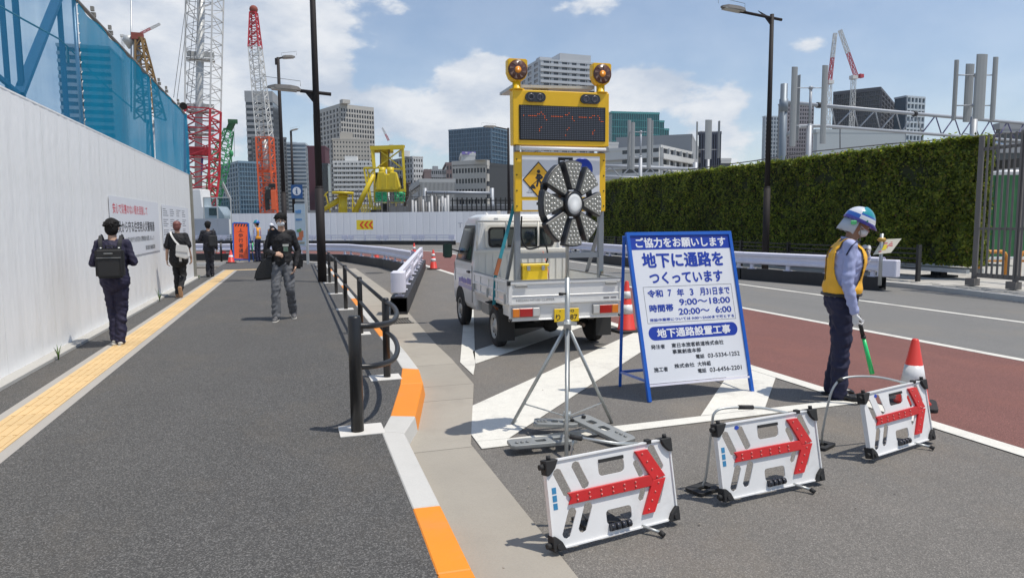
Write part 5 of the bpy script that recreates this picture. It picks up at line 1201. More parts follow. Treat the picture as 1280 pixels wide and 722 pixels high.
for s in (-1,1):
    tl=MB().box(s*.535-.185,s*.535+.185,-.575,-.55,.475,.60).build('tail_lamp',mat('lamp_surround',(.30,.30,.29),.4),tk,bevel=.008)
    for nm,a,b,m in (('lamp_amber_section',.62,.705,M_la),('lamp_red_section',.45,.615,M_lr),('lamp_clear_section',.36,.445,M_lc)):
        a,b=(a,b) if s>0 else (-b,-a); MB().box(a,b,-.583,-.572,.485,.59).build(nm,m,tl,bevel=.004)
    MB().lathe([(.02,0),(.02,.012),(0,.014)],10,M=frame((s*.73,-.552,.45),(1,0,0),(0,0,1))).build('reflector',M_black,tk)
pl_=MB().box(-.165,.165,-.575,-.565,.40,.565).build('number_plate',mat('plate_yellow',(.82,.55,.02),.4,var=.04),tk,bevel=.003)
Tp=frame((0,-.576,0),(1,0,0),(0,0,1))
text(pl_,'・  90',-.10,.515,.20,.035,M_pk,Tp,.01); text(pl_,'り 1-87',-.145,.42,.29,.075,M_pk,Tp,.02)
# chassis
mb=MB().box(-.40,-.33,-.5,2.5,.40,.52).box(.33,.40,-.5,2.5,.40,.52)
for y in (-.45,0,.6,1.2): mb.box(-.4,.4,y-.04,y+.04,.42,.5)
mb.tube([(-.6,.17,.27),(.6,.17,.27)],.045,10).sphere((.05,.17,.27),(.12,.13,.12),10).tube([(-.6,2.25,.27),(.6,2.25,.27)],.03,8).box(-.68,.68,-.5,1.2,.54,.60)
mb.build('chassis',M_und,tk)
MB().tube([(.2,1.4,.33),(.2,.5,.30),(.26,.0,.36),(.26,-.5,.33)],.025,8).tube([(.2,.9,.31),(.2,.45,.30)],.07,10).build('exhaust',mat('exhaust',(.10,.07,.05),.7,.4,var=.3),tk)
MB().box(-.70,-.50,.62,1.0,.36,.56).build('battery_box',M_trim,tk,bevel=.01); MB().box(.50,.70,.5,1.1,.34,.56).build('fuel_tank',M_und,tk,bevel=.02)
for q in ((-.72,-.69,.52,1.28,.52,.635),(-.72,-.69,-.5,-.18,.48,.635),(.69,.72,.52,1.28,.52,.635)): MB().box(*q).build('side_skirt',M_tw,tk)
for k,(x,y) in enumerate(((-.675,.17),(.675,.17),(-.675,2.25),(.675,2.25))):
    s=-1 if x<0 else 1; A=Matrix.Translation((x-s*.075,y,.275))@Matrix.Rotation(R(90)*s,4,'Y')
    wh=MB().lathe([(.17,.0),(.235,.0),(.268,.02),(.275,.04),(.275,.11),(.268,.132),(.235,.15),(.175,.15),(.165,.12)],28,M=A).build('wheel',M_tyre,tk)
    MB().lathe([(.168,.08),(.17,.146),(.155,.146),(.145,.12),(.09,.125),(.075,.14),(.035,.142),(.03,.155),(0,.157)],24,M=A).build('rim',M_rim,wh)
    mb=MB()
    for j in range(8):
        a=2*math.pi*j/8; mb.lathe([(.018,.123),(.018,.1285),(0,.1285)],8,M=A@Matrix.Translation((.118*math.cos(a),.118*math.sin(a),0)))
    mb.build('rim_hole',M_dark,wh,kind='stuff')
    if y<1: 
        MB().box(x-.11,x+.11,-.195,-.18,.13,.55).build('mud_flap',M_rubber,tk)
        MB().box(x-.10,x+.10,-.16,.50,.555,.57).build('inner_guard',M_und,tk)
# decal band on the door
mb=MB(); rr=random.Random(5)
for i in range(9): y=1.50+i*.095; mb.box(-.7435,-.738,y,y+rr.uniform(.04,.08),.70+rr.random()*.01,.77+rr.random()*.03)
mb.build('door_lettering',mat('violet_print',(.30,.26,.55),.5,var=.1),tk); MB().box(-.742,-.736,1.46,2.36,.63,.69).build('door_stripe',mat('violet_pale',(.48,.45,.62),.5),tk)
# yellow case on the bed
cs_=thing('battery_case','yellow plastic case on the truck bed with a black cable running into it','case',tuple(pm(tk)@Vector((-.20,.15,.66))),R(-3.3))
M_yc=mat('case_yellow',(.82,.55,.02),.4,var=.06); MB().box(-.17,.17,-.12,.12,0,.42).build('box',M_yc,cs_,bevel=.012); MB().box(-.185,.185,-.135,.135,.40,.435).build('lid',M_yc,cs_,bevel=.008)
for x in(-.1,.1): MB().cbox((x,-.14,.38),(.04,.015,.06)).build('clasp',M_steel,cs_)
cs_['label']='yellow plastic case on the truck bed with a black cable running into it'
cw=Matrix.LocRotScale(Vector(TR),Euler((0,0,R(-3.3))),Vector((1,1,1))); ca=thing('power_cable','black power cable looping from the sign frame to the yellow case','cable',tuple(cw@Vector((-.4,0,1.6))))
MB().tube([cw@Vector(p) for p in smooth([(-.44,-.04,1.72),(-.45,-.05,1.45),(-.38,-.06,1.30),(-.25,-.05,1.30),(-.12,-.04,1.34),(-.08,-.03,1.20),(-.10,-.01,1.08),(-.18,-.02,1.00),(-.30,-.02,.98),(-.36,-.01,1.02),(-.34,.0,1.06)],5)],.011,8).build('strand',M_rubber,ca,world=True)
oc=thing('orange_cord','thin orange cord from the yellow case up to the cab guard','cord',tuple(cw@Vector((0,.2,.9))))
MB().tube([cw@Vector(p) for p in smooth([(.0,.15,.80),(.06,.4,.95),(.16,.9,1.15),(.20,1.2,1.25)],4)],.005,6).build('strand',M_orange,oc,world=True)
# ---------------------------------------------------------------- sign board on the truck bed
SX=.06; bd=thing('sign_board','yellow electronic message board with beacons and worker sign standing on the truck bed','electronic sign',TR,R(-3.3))
M_ye=mat('sign_frame_yellow',(.85,.50,.01),.38,var=.05,dirt=.12,dirtcol=(.5,.3,.05)); M_frg=mat('frame_grey',(.24,.26,.28),.45,.3,var=.1)
y0=-.12
for x in (SX-.57,SX+.60): MB().box(x-.035,x+.035,y0+.02,y0+.09,.66,3.2).box(x-.03,x+.03,y0+.0,y0+.6,.665,.70).build('post',M_frg,bd)
MB().box(SX-.60,SX+.63,y0+.03,y0+.08,1.16,1.23).build('cross_bar',M_frg,bd)
for x in (SX-.57,SX+.60): MB().bar((x,y0+.05,1.6),(x,y0+.75,.70),.04).build('back_stay',M_frg,bd)
u=MB().box(SX-.655,SX+.655,y0-.10,y0+.06,2.63,3.32).build('message_panel',M_ye,bd,bevel=.008)
MB().box(SX-.575,SX+.60,y0-.108,y0-.10,2.69,3.13).build('screen_bezel',M_dark,u)
scm=mat('led_screen',(.035,.04,.05),.35,var=0); t=scm.node_tree; b=t.nodes['Principled BSDF']
tc_=t.nodes.new('ShaderNodeTexCoord').outputs['Object']; s_=t.nodes.new('ShaderNodeSeparateXYZ'); t.links.new(tc_,s_.inputs[0])
def dots(c): return math_(t,'SUBTRACT',math_(t,'FRACT',math_(t,'MULTIPLY',c,1/.0235)),.5)
dx=dots(s_.outputs[0]); dz=dots(s_.outputs[2]); rr_=math_(t,'ADD',math_(t,'MULTIPLY',dx,dx),math_(t,'MULTIPLY',dz,dz)); mk_=math_(t,'LESS_THAN',rr_,.075)
mm=t.nodes.new('ShaderNodeMix'); mm.data_type='RGBA'; t.links.new(mk_,mm.inputs[0]); mm.inputs[6].default_value=(.012,.013,.018,1); mm.inputs[7].default_value=(.11,.12,.15,1); t.links.new(mm.outputs[2],b.inputs['Base Color'])
scr=MB().box(SX-.56,SX+.585,y0-.112,y0-.108,2.70,3.12).build('led_screen',scm,u)
M_led=mat('led_lit',(1.,.16,.03),.5,var=0,emit=.35); mb=MB(); q=.0235
for c0 in (0,1,2):
    xx=SX-.53+c0*.372; P_=[(i,8.5) for i in range(0,8)]+[(8,9.5),(9,10.5),(9,9.5),(10,10.5),(11,9.5),(12,8.5),(12,7.5),(13,6.5),(14,6.5)]+[(8,0.5),(8,-.5),(9,1.5),(9,.5),(8,-1.5),(10,2.5)]
    for (i,j) in P_:
        if rr.random()<.25: continue
        x=round((xx+i*q)/q)*q+q/2; z=round((2.79+j*q)/q)*q+q/2; mb.cbox((x,y0-.1135,z),(.009,.003,.009))
mb.build('lit_led',M_led,scr,kind='stuff')
for x in (SX-.36,SX+.385): 
    pk=MB().prism(rrect(x-.135,x+.135,3.17,3.29,.058,5),.10,.125,M=frame((0,y0,0),(1,0,0),(0,0,1))).build('warning_lamp',mat('lamp_smoked',(.03,.03,.035),.25,var=.1),u)
    for d_ in (-.06,.06): MB().lathe([(.045,.126),(.045,.129),(.03,.129),(.028,.126)],14,M=frame((x+d_,y0,3.23),(1,0,0),(0,0,1))).build('lens_ring',mat('smoked_ring',(.07,.07,.085),.3),pk)
    # beacons
for x in (SX-.585,SX+.56):
    bc=MB().lathe([(.09,3.32),(.10,3.335),(.055,3.345),(.055,3.44)],18,M=Matrix.Translation((x,y0-.03,0))).build('beacon_base',M_ye,bd)
    T=frame((x,y0-.03,3.565),(1,0,0),(0,0,1)); pr=[(-.13,.12),(-.13,-.03),(-.10,-.10),(-.05,-.14),(.05,-.14),(.10,-.10),(.13,-.03),(.13,.12),(.12,.14),(-.12,.14)]
    be=MB().prism(pr,-.07,.06,M=T).build('beacon',M_ye,bd,bevel=.01,seg=2)
    MB().lathe([(.126,.06),(.126,.068),(.045,.072),(0,.072)],24,M=T).build('beacon_face',mat('beacon_brown',(.10,.035,.02),.3,var=.2,spec=.7),be)
    MB().lathe([(.042,.07),(.042,.082),(0,.086)],18,M=T).build('beacon_centre',mat('beacon_amber',(.85,.30,.02),.3,var=0),be)
    mb=MB()
    for j in range(8): a=2*math.pi*j/8+.3; mb.prism([(.05*math.cos(a),.05*math.sin(a)),(.108*math.cos(a+.1),.108*math.sin(a+.1)),(.108*math.cos(a+.42),.108*math.sin(a+.42))],.071,.074,M=T)
    mb.build('beacon_facet',mat('beacon_facet',(.20,.11,.07),.25,var=.1,spec=.8),be,kind='stuff')
MB().tube([(SX-.56,y0-.12,2.585),(SX+.60,y0-.12,2.585)],.024,12).build('fluorescent_tube',mat('tube_white',(.8,.8,.8),.3,var=0),bd)
for x in (SX-.60,SX+.62): MB().cbox((x,y0-.09,2.585),(.05,.08,.06)).build('tube_holder',M_trim,bd)
lw=MB().box(SX-.625,SX+.625,y0-.06,y0+.02,1.78,2.545).build('sign_panel',M_ye,bd,bevel=.006)
M_sf=mat('sign_white',(.72,.73,.75),.4,var=.03)
MB().box(SX-.53,SX+.54,y0-.066,y0-.06,1.97,2.50).build('upper_sheet',M_sf,lw); MB().box(SX-.53,SX+.54,y0-.066,y0-.06,1.80,1.925).build('lower_sheet',M_sf,lw)
T=frame((SX-.31,y0-.067,2.19),(1,0,0),(0,0,1))
MB().prism([(0,-.235),(.215,0),(0,.235),(-.215,0)],0,.003,M=T).build('diamond_border',M_pk,lw); MB().prism([(0,-.215),(.197,0),(0,.215),(-.197,0)],.003,.005,M=T).build('diamond_face',mat('diamond_amber',(.85,.45,.02),.4,var=0),lw)
wk=MB(); S_=T@Matrix.Translation((0,0,.0055)); 
wk.sphere((.0,.105,0),(.025,.025,.002),10,M=S_)
for a,b,w in (((.0,.075),(-.005,0),.05),((-.005,0),(-.025,-.09),.025),((0,0),(.035,-.045),.025),((.035,-.045),(.03,-.10),.022),((.01,.07),(.055,.03),.02),((.055,.03),(.015,.005),.018),((-.0,.06),(-.04,.02),.018),((.04,.04),(-.085,-.07),.010)):
    p=Vector((*a,0));q_=Vector((*b,0)); wk.bar(S_@p,S_@q_,w,.002,up=tuple(S_.to_3x3()@Vector((0,0,1))))
wk.prism([(-.13,-.115),(-.035,-.115),(-.06,-.07),(-.09,-.06)],-.001,.001,M=S_).build('worker_symbol',M_pk,lw,kind='stuff')
MB().box(SX-.04,SX+.16,y0-.075,y0-.066,2.17,2.48).build('control_box',M_rubber,lw); 
mb=MB(); 
for a,b,c_,d_ in ((-.02,.03,2.42,2.44),(.05,.10,2.41,2.45),(-.02,.12,2.30,2.31)): mb.box(SX+a,SX+b,y0-.078,y0-.075,c_,d_)
mb.build('box_marks',M_sf,lw)
MB().lathe([(.15,.001),(.15,.004),(0,.004)],28,M=frame((SX+.29,y0-.066,2.33),(1,0,0),(0,0,1))).build('round_sign',M_blu,lw); MB().bar((SX+.27,y0-.072,2.22),(SX+.27,y0-.072,2.40),.03,.003).bar((SX+.27,y0-.072,2.25),(SX+.33,y0-.072,2.20),.03,.003).build('sign_arrow',M_sf,lw)
for z in (1.85,2.05,2.25,2.45):
    for x in (SX-.60,SX+.60): MB().lathe([(.010,0),(.010,.004),(0,.005)],8,M=frame((x,y0-.061,z),(1,0,0),(0,0,1))).build('bolt',M_dark,lw)
T=frame((SX-.47,y0-.067,0),(1,0,0),(0,0,1)); mb=MB()
for i in range(5): mb.box(.0+i*.02,.012+i*.02,2.02,2.033,0,.001,M=T)
mb.build('tiny_print',M_pg,lw,kind='stuff')
# solar panel on top
so2=thing('solar_panel','flat solar panel lying behind the top of the yellow message board','solar panel',tuple(cw@Vector((SX,.35,3.40))),R(-3.3),rot=(R(2),R(-1),R(-3.3)))
MB().box(-.62,.50,-.42,.30,0,.035).build('frame',M_alu,so2); MB().box(-.60,.48,-.40,.28,.035,.039).build('cells',mat('solar_blue2',(.03,.05,.12),.2),so2)
MB().box(-.3,-.1,-.3,-.1,-.07,0).box(.1,.25,-.1,.1,-.05,0).bar((-.5,-.3,-.04),(.3,-.3,-.06),.02).build('bracket',M_trim,so2)
# straps
M_teal=mat('strap_teal',(.02,.22,.27),.7,var=.15,vs=20); M_rus=mat('ratchet_rust',(.35,.12,.05),.6,.3,var=.2)
s1=thing('tie_strap','teal tie strap with rusty ratchet running down the left side of the truck bed','strap',tuple(cw@Vector((-.8,-.05,.9))))
pA,pB,pC=[cw@Vector(p) for p in ((-.50,-.06,2.02),(-.83,-.16,.96),(-.855,-.16,.57))]
MB().bar(pA,pA.lerp(pB,.80),.045,.006,up=(0,1,0)).bar(pB,pC,.045,.006,up=(0,1,0)).tube([pA,pA+Vector((0,0,.12)),cw@Vector((-.46,-.03,2.16))],.012,6).build('webbing',M_teal,s1,world=True)
MB().bar(pA.lerp(pB,.80),pB,.05,.03,up=(0,1,0)).build('ratchet',M_rus,s1,world=True); MB().bar(pC,pC+Vector((.05,0,-.06)),.03).build('hook',M_rus,s1,world=True)
s2=thing('tie_strap','thin teal tie strap running down the right side of the truck bed','strap',tuple(cw@Vector((.8,-.05,.95))))
pA,pB=[cw@Vector(p) for p in ((.70,-.03,1.75),(.67,-.10,.95))]
MB().bar(pA,pB,.03,.006,up=(0,1,0)).tube([pA,pA+Vector((-.02,0,.12)),cw@Vector((.71,0,1.80))],.015,6).build('webbing',M_teal,s2,world=True); MB().bar(pA.lerp(pB,.15),pA.lerp(pB,.38),.04,.03,up=(0,1,0)).cbox(pB,(.03,.04,.05)).build('ratchet',mat('ratchet_grey',(.25,.22,.16),.5,.4,var=.2),s2,world=True)
# ---------------------------------------------------------------- wheel shaped lamp on a tripod
tc0=Vector((1.965,4.80,RZ)); fl=thing('wheel_lamp','wheel shaped eight petal lamp on a galvanised tripod behind the nearest arrow board','lamp',tuple(tc0))
M_tri=mat('tripod_steel',(.45,.47,.46),.4,.6,var=.15,vs=10,dirt=.3,dirtcol=(.40,.34,.20))
feet=[Vector((1.737,4.261,RZ)),Vector((1.639,5.192,RZ)),Vector((2.427,4.965,RZ))]
zc=.74; hub=Vector((tc0.x+.035,tc0.y-.035,1.655))
top=Vector((tc0.x,tc0.y,zc))
MB().tube([Vector((tc0.x,tc0.y,.22)),Vector((tc0.x,tc0.y,1.10))],.019,12).tube([Vector((tc0.x,tc0.y,1.10)),Vector((tc0.x,tc0.y,1.6))],.014,12).build('centre_pole',M_tri,fl,world=True)
for f in feet:
    MB().tube([top+(f-top).normalized()*.05+Vector((0,0,.0)),f],.014,10).build('leg',M_tri,fl,world=True)
    m_=f.lerp(top,.22); MB().bar(Vector((tc0.x,tc0.y,.02)),m_,.016,.006).build('brace',M_tri,fl,world=True)
    d=(f-tc0); d.z=0; d.normalize(); MB().bar(top+Vector((0,0,.015)),top+d*.075,.05,.03).build('leg_bracket',M_tri,fl,world=True)
MB().lathe([(.03,-.04),(.03,.03),(.02,.04)],14,M=Matrix.Translation(top)).lathe([(.03,-.02),(.03,.03)],14,M=Matrix.Translation((tc0.x,tc0.y,.03))).build('collar',M_tri,fl,world=True)
MB().tube([(tc0.x,tc0.y,.98),(tc0.x-.05,tc0.y-.02,.98)],.008,8).lathe([(.018,0),(.018,.02)],10,M=Matrix.Translation((tc0.x-.06,tc0.y-.02,.97))).build('clamp_knob',M_black,fl,world=True)
vdir=(Vector((0,0,0))-Vector((tc0.x,tc0.y,0))).normalized(); a_=R(46); nf=Vector((vdir.x*math.cos(a_)-vdir.y*math.sin(a_),vdir.x*math.sin(a_)+vdir.y*math.cos(a_),0.0)).normalized()
# image axes of the face
uxf=Vector((0,0,1)).cross(nf).normalized(); T=frame(hub+Vector((0,0,0)),uxf,(0,0,1))
M_pet=mat('petal_housing',(.035,.037,.042),.5,var=.15); M_len=mat('petal_lens',(.25,.245,.215),.45,.15,var=.08,vs=20); M_dot=mat('led_bead',(.75,.75,.72),.15,var=0,spec=.9)
HT=frame(hub-nf*.07,uxf,(0,0,1))
plate('back_frame',[[(.29*math.cos(2*math.pi*k/16),.29*math.sin(2*math.pi*k/16)) for k in range(16)],[(.24*math.cos(2*math.pi*k/16),.24*math.sin(2*math.pi*k/16)) for k in range(16)]],.02,M_black,fl,HT).matrix_parent_inverse=pm(fl).inverted()
mb=MB()
for k in range(8): a=math.pi*k/4; mb.bar(HT@Vector((.06*math.cos(a),.06*math.sin(a),0)),HT@Vector((.30*math.cos(a),.30*math.sin(a),0)),.03,.02)
mb.cbox((0,0,-.05),(.12,.16,.1),M=HT); mb.build('spoke',M_black,fl,world=True)
for k in range(8):
    A=T@Matrix.Rotation(math.pi*k/4,4,'Z')
    def wedge(g,r0,r1,w0,w1,z0,z1):
        arc=[(w1*math.sin(t)*1.0,math.sqrt(max(0,r1*r1-(w1*math.sin(t))**2))) for t in [R(-90+180*i/6) for i in range(7)]]
        return [(-w0+g,r0+g),(w0-g,r0+g)]+[(x*(1-g/w1),y-g) for x,y in arc[::-1]]
    pe=MB().prism(wedge(0,.105,.322,.026,.098,0,0),-.055,.0,M=A).build('petal',M_pet,fl,world=True,bevel=.006)
    li=MB().prism(wedge(.010,.105,.322,.026,.098,0,0),.0,.005,M=A).build('lens',M_len,pe,world=True)
    mb=MB()
    for (rr0,n_) in ((.145,1),(.175,2),(.205,3),(.235,3),(.262,4),(.290,4)):
        for j in range(n_):
            xx=(j-(n_-1)/2)*.037; mb.lathe([(.0075,.005),(.006,.011),(0,.013)],6,M=A@Matrix.Translation((xx,rr0,0)))
    mb.build('led_bead',M_dot,li,world=True,kind='stuff')
MB().lathe([(.095,-.05),(.095,.012),(.080,.018),(.078,.010)],28,M=T).build('hub_ring',M_black,fl,world=True); MB().lathe([(.080,.0),(.080,.014),(.05,.018),(0,.019)],28,M=T).build('hub_disc',mat('hub_white',(.66,.67,.66),.25,var=.05),fl,world=True)
for o in fl.children:
    pass
# cast weight plates on the tripod braces
M_cast=mat('cast_grey',(.32,.33,.32),.55,.5,var=.15,vs=12,bump=.3,bs=80)
def weight(label,p0,p1,z,w=.15,tilt=0,group='cast weight plates under the wheel lamp'):
    p0=Vector((*p0,RZ+z));p1=Vector((*p1,RZ+z+tilt)); L=(p1-p0).length; ux=(p1-p0).normalized(); uy=Vector((-ux.y,ux.x,0)).normalized()
    r=thing('weight_plate',label,'weight plate',tuple(p0),0,group)
    T=frame((0,0,0),ux,uy)
    hs=[rrect(L*.20,L*.36,-w*.22,w*.22,.02,3),rrect(L*.44,L*.62,-w*.22,w*.22,.02,3)]
    pts=[(0,-w*.36),(L*.1,-w/2),(L*.94,-w/2),(L,-w*.4),(L,w*.4),(L*.94,w/2),(L*.1,w/2),(0,w*.36)]
    plate('plate',[pts]+hs,.02,M_cast,r,T,bevel=.004)
    for x in (L*.74,L*.82,L*.90): MB().lathe([(.014,.02),(.014,.023),(0,.023)],8,M=T@Matrix.Translation((x,.02,0))).build('boss',M_trim,r)
    MB().tube([T@Vector((L*.12,0,.02)),T@Vector((L*.12,0,.032))],.018,8).build('pin_hole',M_dark,r)
gp=lambda x,y,z:tuple(Gp(x,y,RZ+z)[:2])
weight('grey weight plate lying towards the left foot of the tripod, nearer one',gp(718,548,.06),gp(637,557,.05),.06,.15)
weight('grey weight plate behind the tripod pole, raised on the left brace',gp(722,531,.07),gp(668,530,.07),.085,.15)
weight('grey weight plate slanting to the right of the tripod',gp(722,527,.07),gp(786,553,.03),.11,.17,-.07)
# ---------------------------------------------------------------- blue framed notice sign
fL=Vector(Gp(812,502,RZ)); fR=Vector(Gp(940,489,RZ)); tL=Yp(780,291,5.74); tRr=Yp(914,289,5.78)
ux=(fR-fL).normalized(); Wd=(fR-fL).length; 
mid_f=(fL+fR)/2; mid_t=(tL+tRr)/2; Wt=(tRr-tL).length; uy=(mid_t-mid_f); Hs=uy.length; uy=(uy-ux*uy.dot(ux)).normalized()
org=mid_f-ux*Wd/2; tilt=(mid_t-mid_f).dot(ux)/Hs
sn=thing('notice_sign','blue framed white roadwork notice sign with blue Japanese text standing on two hinged frames','sign',tuple(mid_f))
FT=frame(org,ux,uy); M_bf=mat('blue_frame',(.012,.11,.50),.35,var=.08,dirt=.1,dirtcol=(.2,.25,.4))
nn=FT.to_3x3()@Vector((0,0,1))
if nn.y>0: print('normal away')
W_=Wd; b0=.16
sh=Matrix.Identity(4); sh[0][1]=tilt; FT=FT@sh
mb=MB(); c=.032
mb.box(-c/2,c/2,0,Hs,-c/2,c/2,M=FT).box(W_-c/2,W_+c/2,0,Hs,-c/2,c/2,M=FT).box(c/2,W_-c/2,Hs-c,Hs,-c/2,c/2,M=FT)
mb.build('frame',M_bf,sn,world=True); MB().box(c/2,W_-c/2,b0-.026,b0-.006,-c/2,c/2,M=FT).build('bottom_rail',M_lav,sn,world=True)
sb=MB().box(c/2,W_-c/2,b0,Hs-c,-.006,.004,M=FT).build('board',mat('sign_board_white',(.74,.76,.80),.35,var=.02),sn,world=True)
bL,bR_,bB,bT=c/2,W_-c/2,b0,Hs-c; bw=bR_-bL; bh=bT-bB
M_sb=mat('sign_blue',(.012,.045,.36),.4,var=0); M_st=mat('sign_text_white',(.76,.77,.80),.4,var=0)
def rr2(u0,u1,v0,v1): return bL+bw*u0,bL+bw*u1,bT-bh*v1,bT-bh*v0
def T2(s,u0,u1,v0,v1,m,bold=.02,par=None):
    x0,x1,y0_,y1=rr2(u0,u1,v0,v1); o=text(sb,s,x0,y0_,x1-x0,y1-y0_,m,FT@Matrix.Translation((0,0,.0052)),bold)
    if o: o.matrix_parent_inverse=pm(sb).inverted()
def B2(u0,u1,v0,v1,m,z=.0045,name='print_band'):
    x0,x1,y0_,y1=rr2(u0,u1,v0,v1); MB().box(x0,x1,y0_,y1,.003,z,M=FT).build(name,m,sb,world=True)
B2(0,1,0,.098,M_sb); T2('ご協力をお願いします',.05,.96,.015,.085,M_st,.03)
T2('地下に通路を',.09,.91,.118,.225,M_sb,.035); T2('つくっています',.14,.88,.252,.335,M_sb,.035)
x0,x1,y0_,y1=rr2(.065,.955,.352,.60)
mb=MB()
for a in ((x0,x1,y0_,y0_+.003),(x0,x1,y1-.003,y1),(x0,x0+.003,y0_,y1),(x1-.003,x1,y0_,y1)): mb.box(*a,.003,.0047,M=FT)
mb.build('print_box',M_pk,sb,world=True)
T2('令和',.10,.25,.372,.425,M_sb,.03);T2('7',.30,.335,.375,.422,M_sb,.025);T2('年',.39,.46,.372,.425,M_sb,.03);T2('3',.52,.555,.375,.422,M_sb,.025);T2('月31日まで',.62,.93,.372,.425,M_sb,.028)
T2('時間帯',.10,.335,.473,.525,M_sb,.03); T2('9:00〜18:00',.40,.92,.443,.487,M_sb,.022);T2('20:00〜  6:00',.38,.92,.508,.552,M_sb,.022)
T2('常設作業帯については 0:00〜24:00まで可とする',.09,.94,.567,.588,M_sb,.022)
x0,x1,y0_,y1=rr2(.06,.955,.622,.715); MB().prism(rrect(x0,x1,y0_,y1,(y1-y0_)/2-.001,6),.003,.0048,M=FT).build('print_band',M_sb,sb,world=True)
T2('地下通路設置工事',.14,.88,.636,.70,M_st,.03)
T2('発注者',.065,.20,.742,.772,M_pk,.02);T2('東日本旅客鉄道株式会社',.265,.79,.740,.772,M_pk,.02);T2('事業創造本部',.265,.55,.783,.813,M_pk,.02);T2('電話',.49,.575,.828,.857,M_pk,.02);T2('03-5334-1252',.61,.94,.828,.857,M_pk,.015)
T2('施工者',.065,.20,.893,.925,M_pk,.02);T2('株式会社',.265,.465,.880,.910,M_pk,.02);T2('大林組',.495,.63,.878,.910,M_pk,.02);T2('電話',.49,.575,.925,.955,M_pk,.02);T2('03-6456-2201',.61,.94,.925,.955,M_pk,.015)
rl_=Vector(Gp(775,482,RZ)); rr_2=rl_+ux*Wd*.98; tl2=FT@Vector((-.02,Hs-.03,-.03)); tr2=FT@Vector((W_+.02,Hs-.03,-.03))
for a,b in ((tl2,rl_),(tr2,rr_2)): MB().bar(a,b,.028).build('rear_leg',M_bf,sn,world=True)
MB().bar(rl_.lerp(tl2,.10),rr_2.lerp(tr2,.10),.024).build('rear_bar',M_bf,sn,world=True); a=FT@Vector((.0,.19,-.02)); MB().bar(a,rl_.lerp(tl2,.10),.02).bar(FT@Vector((W_,.19,-.02)),rr_2.lerp(tr2,.10),.02).build('spreader',M_bf,sn,world=True)
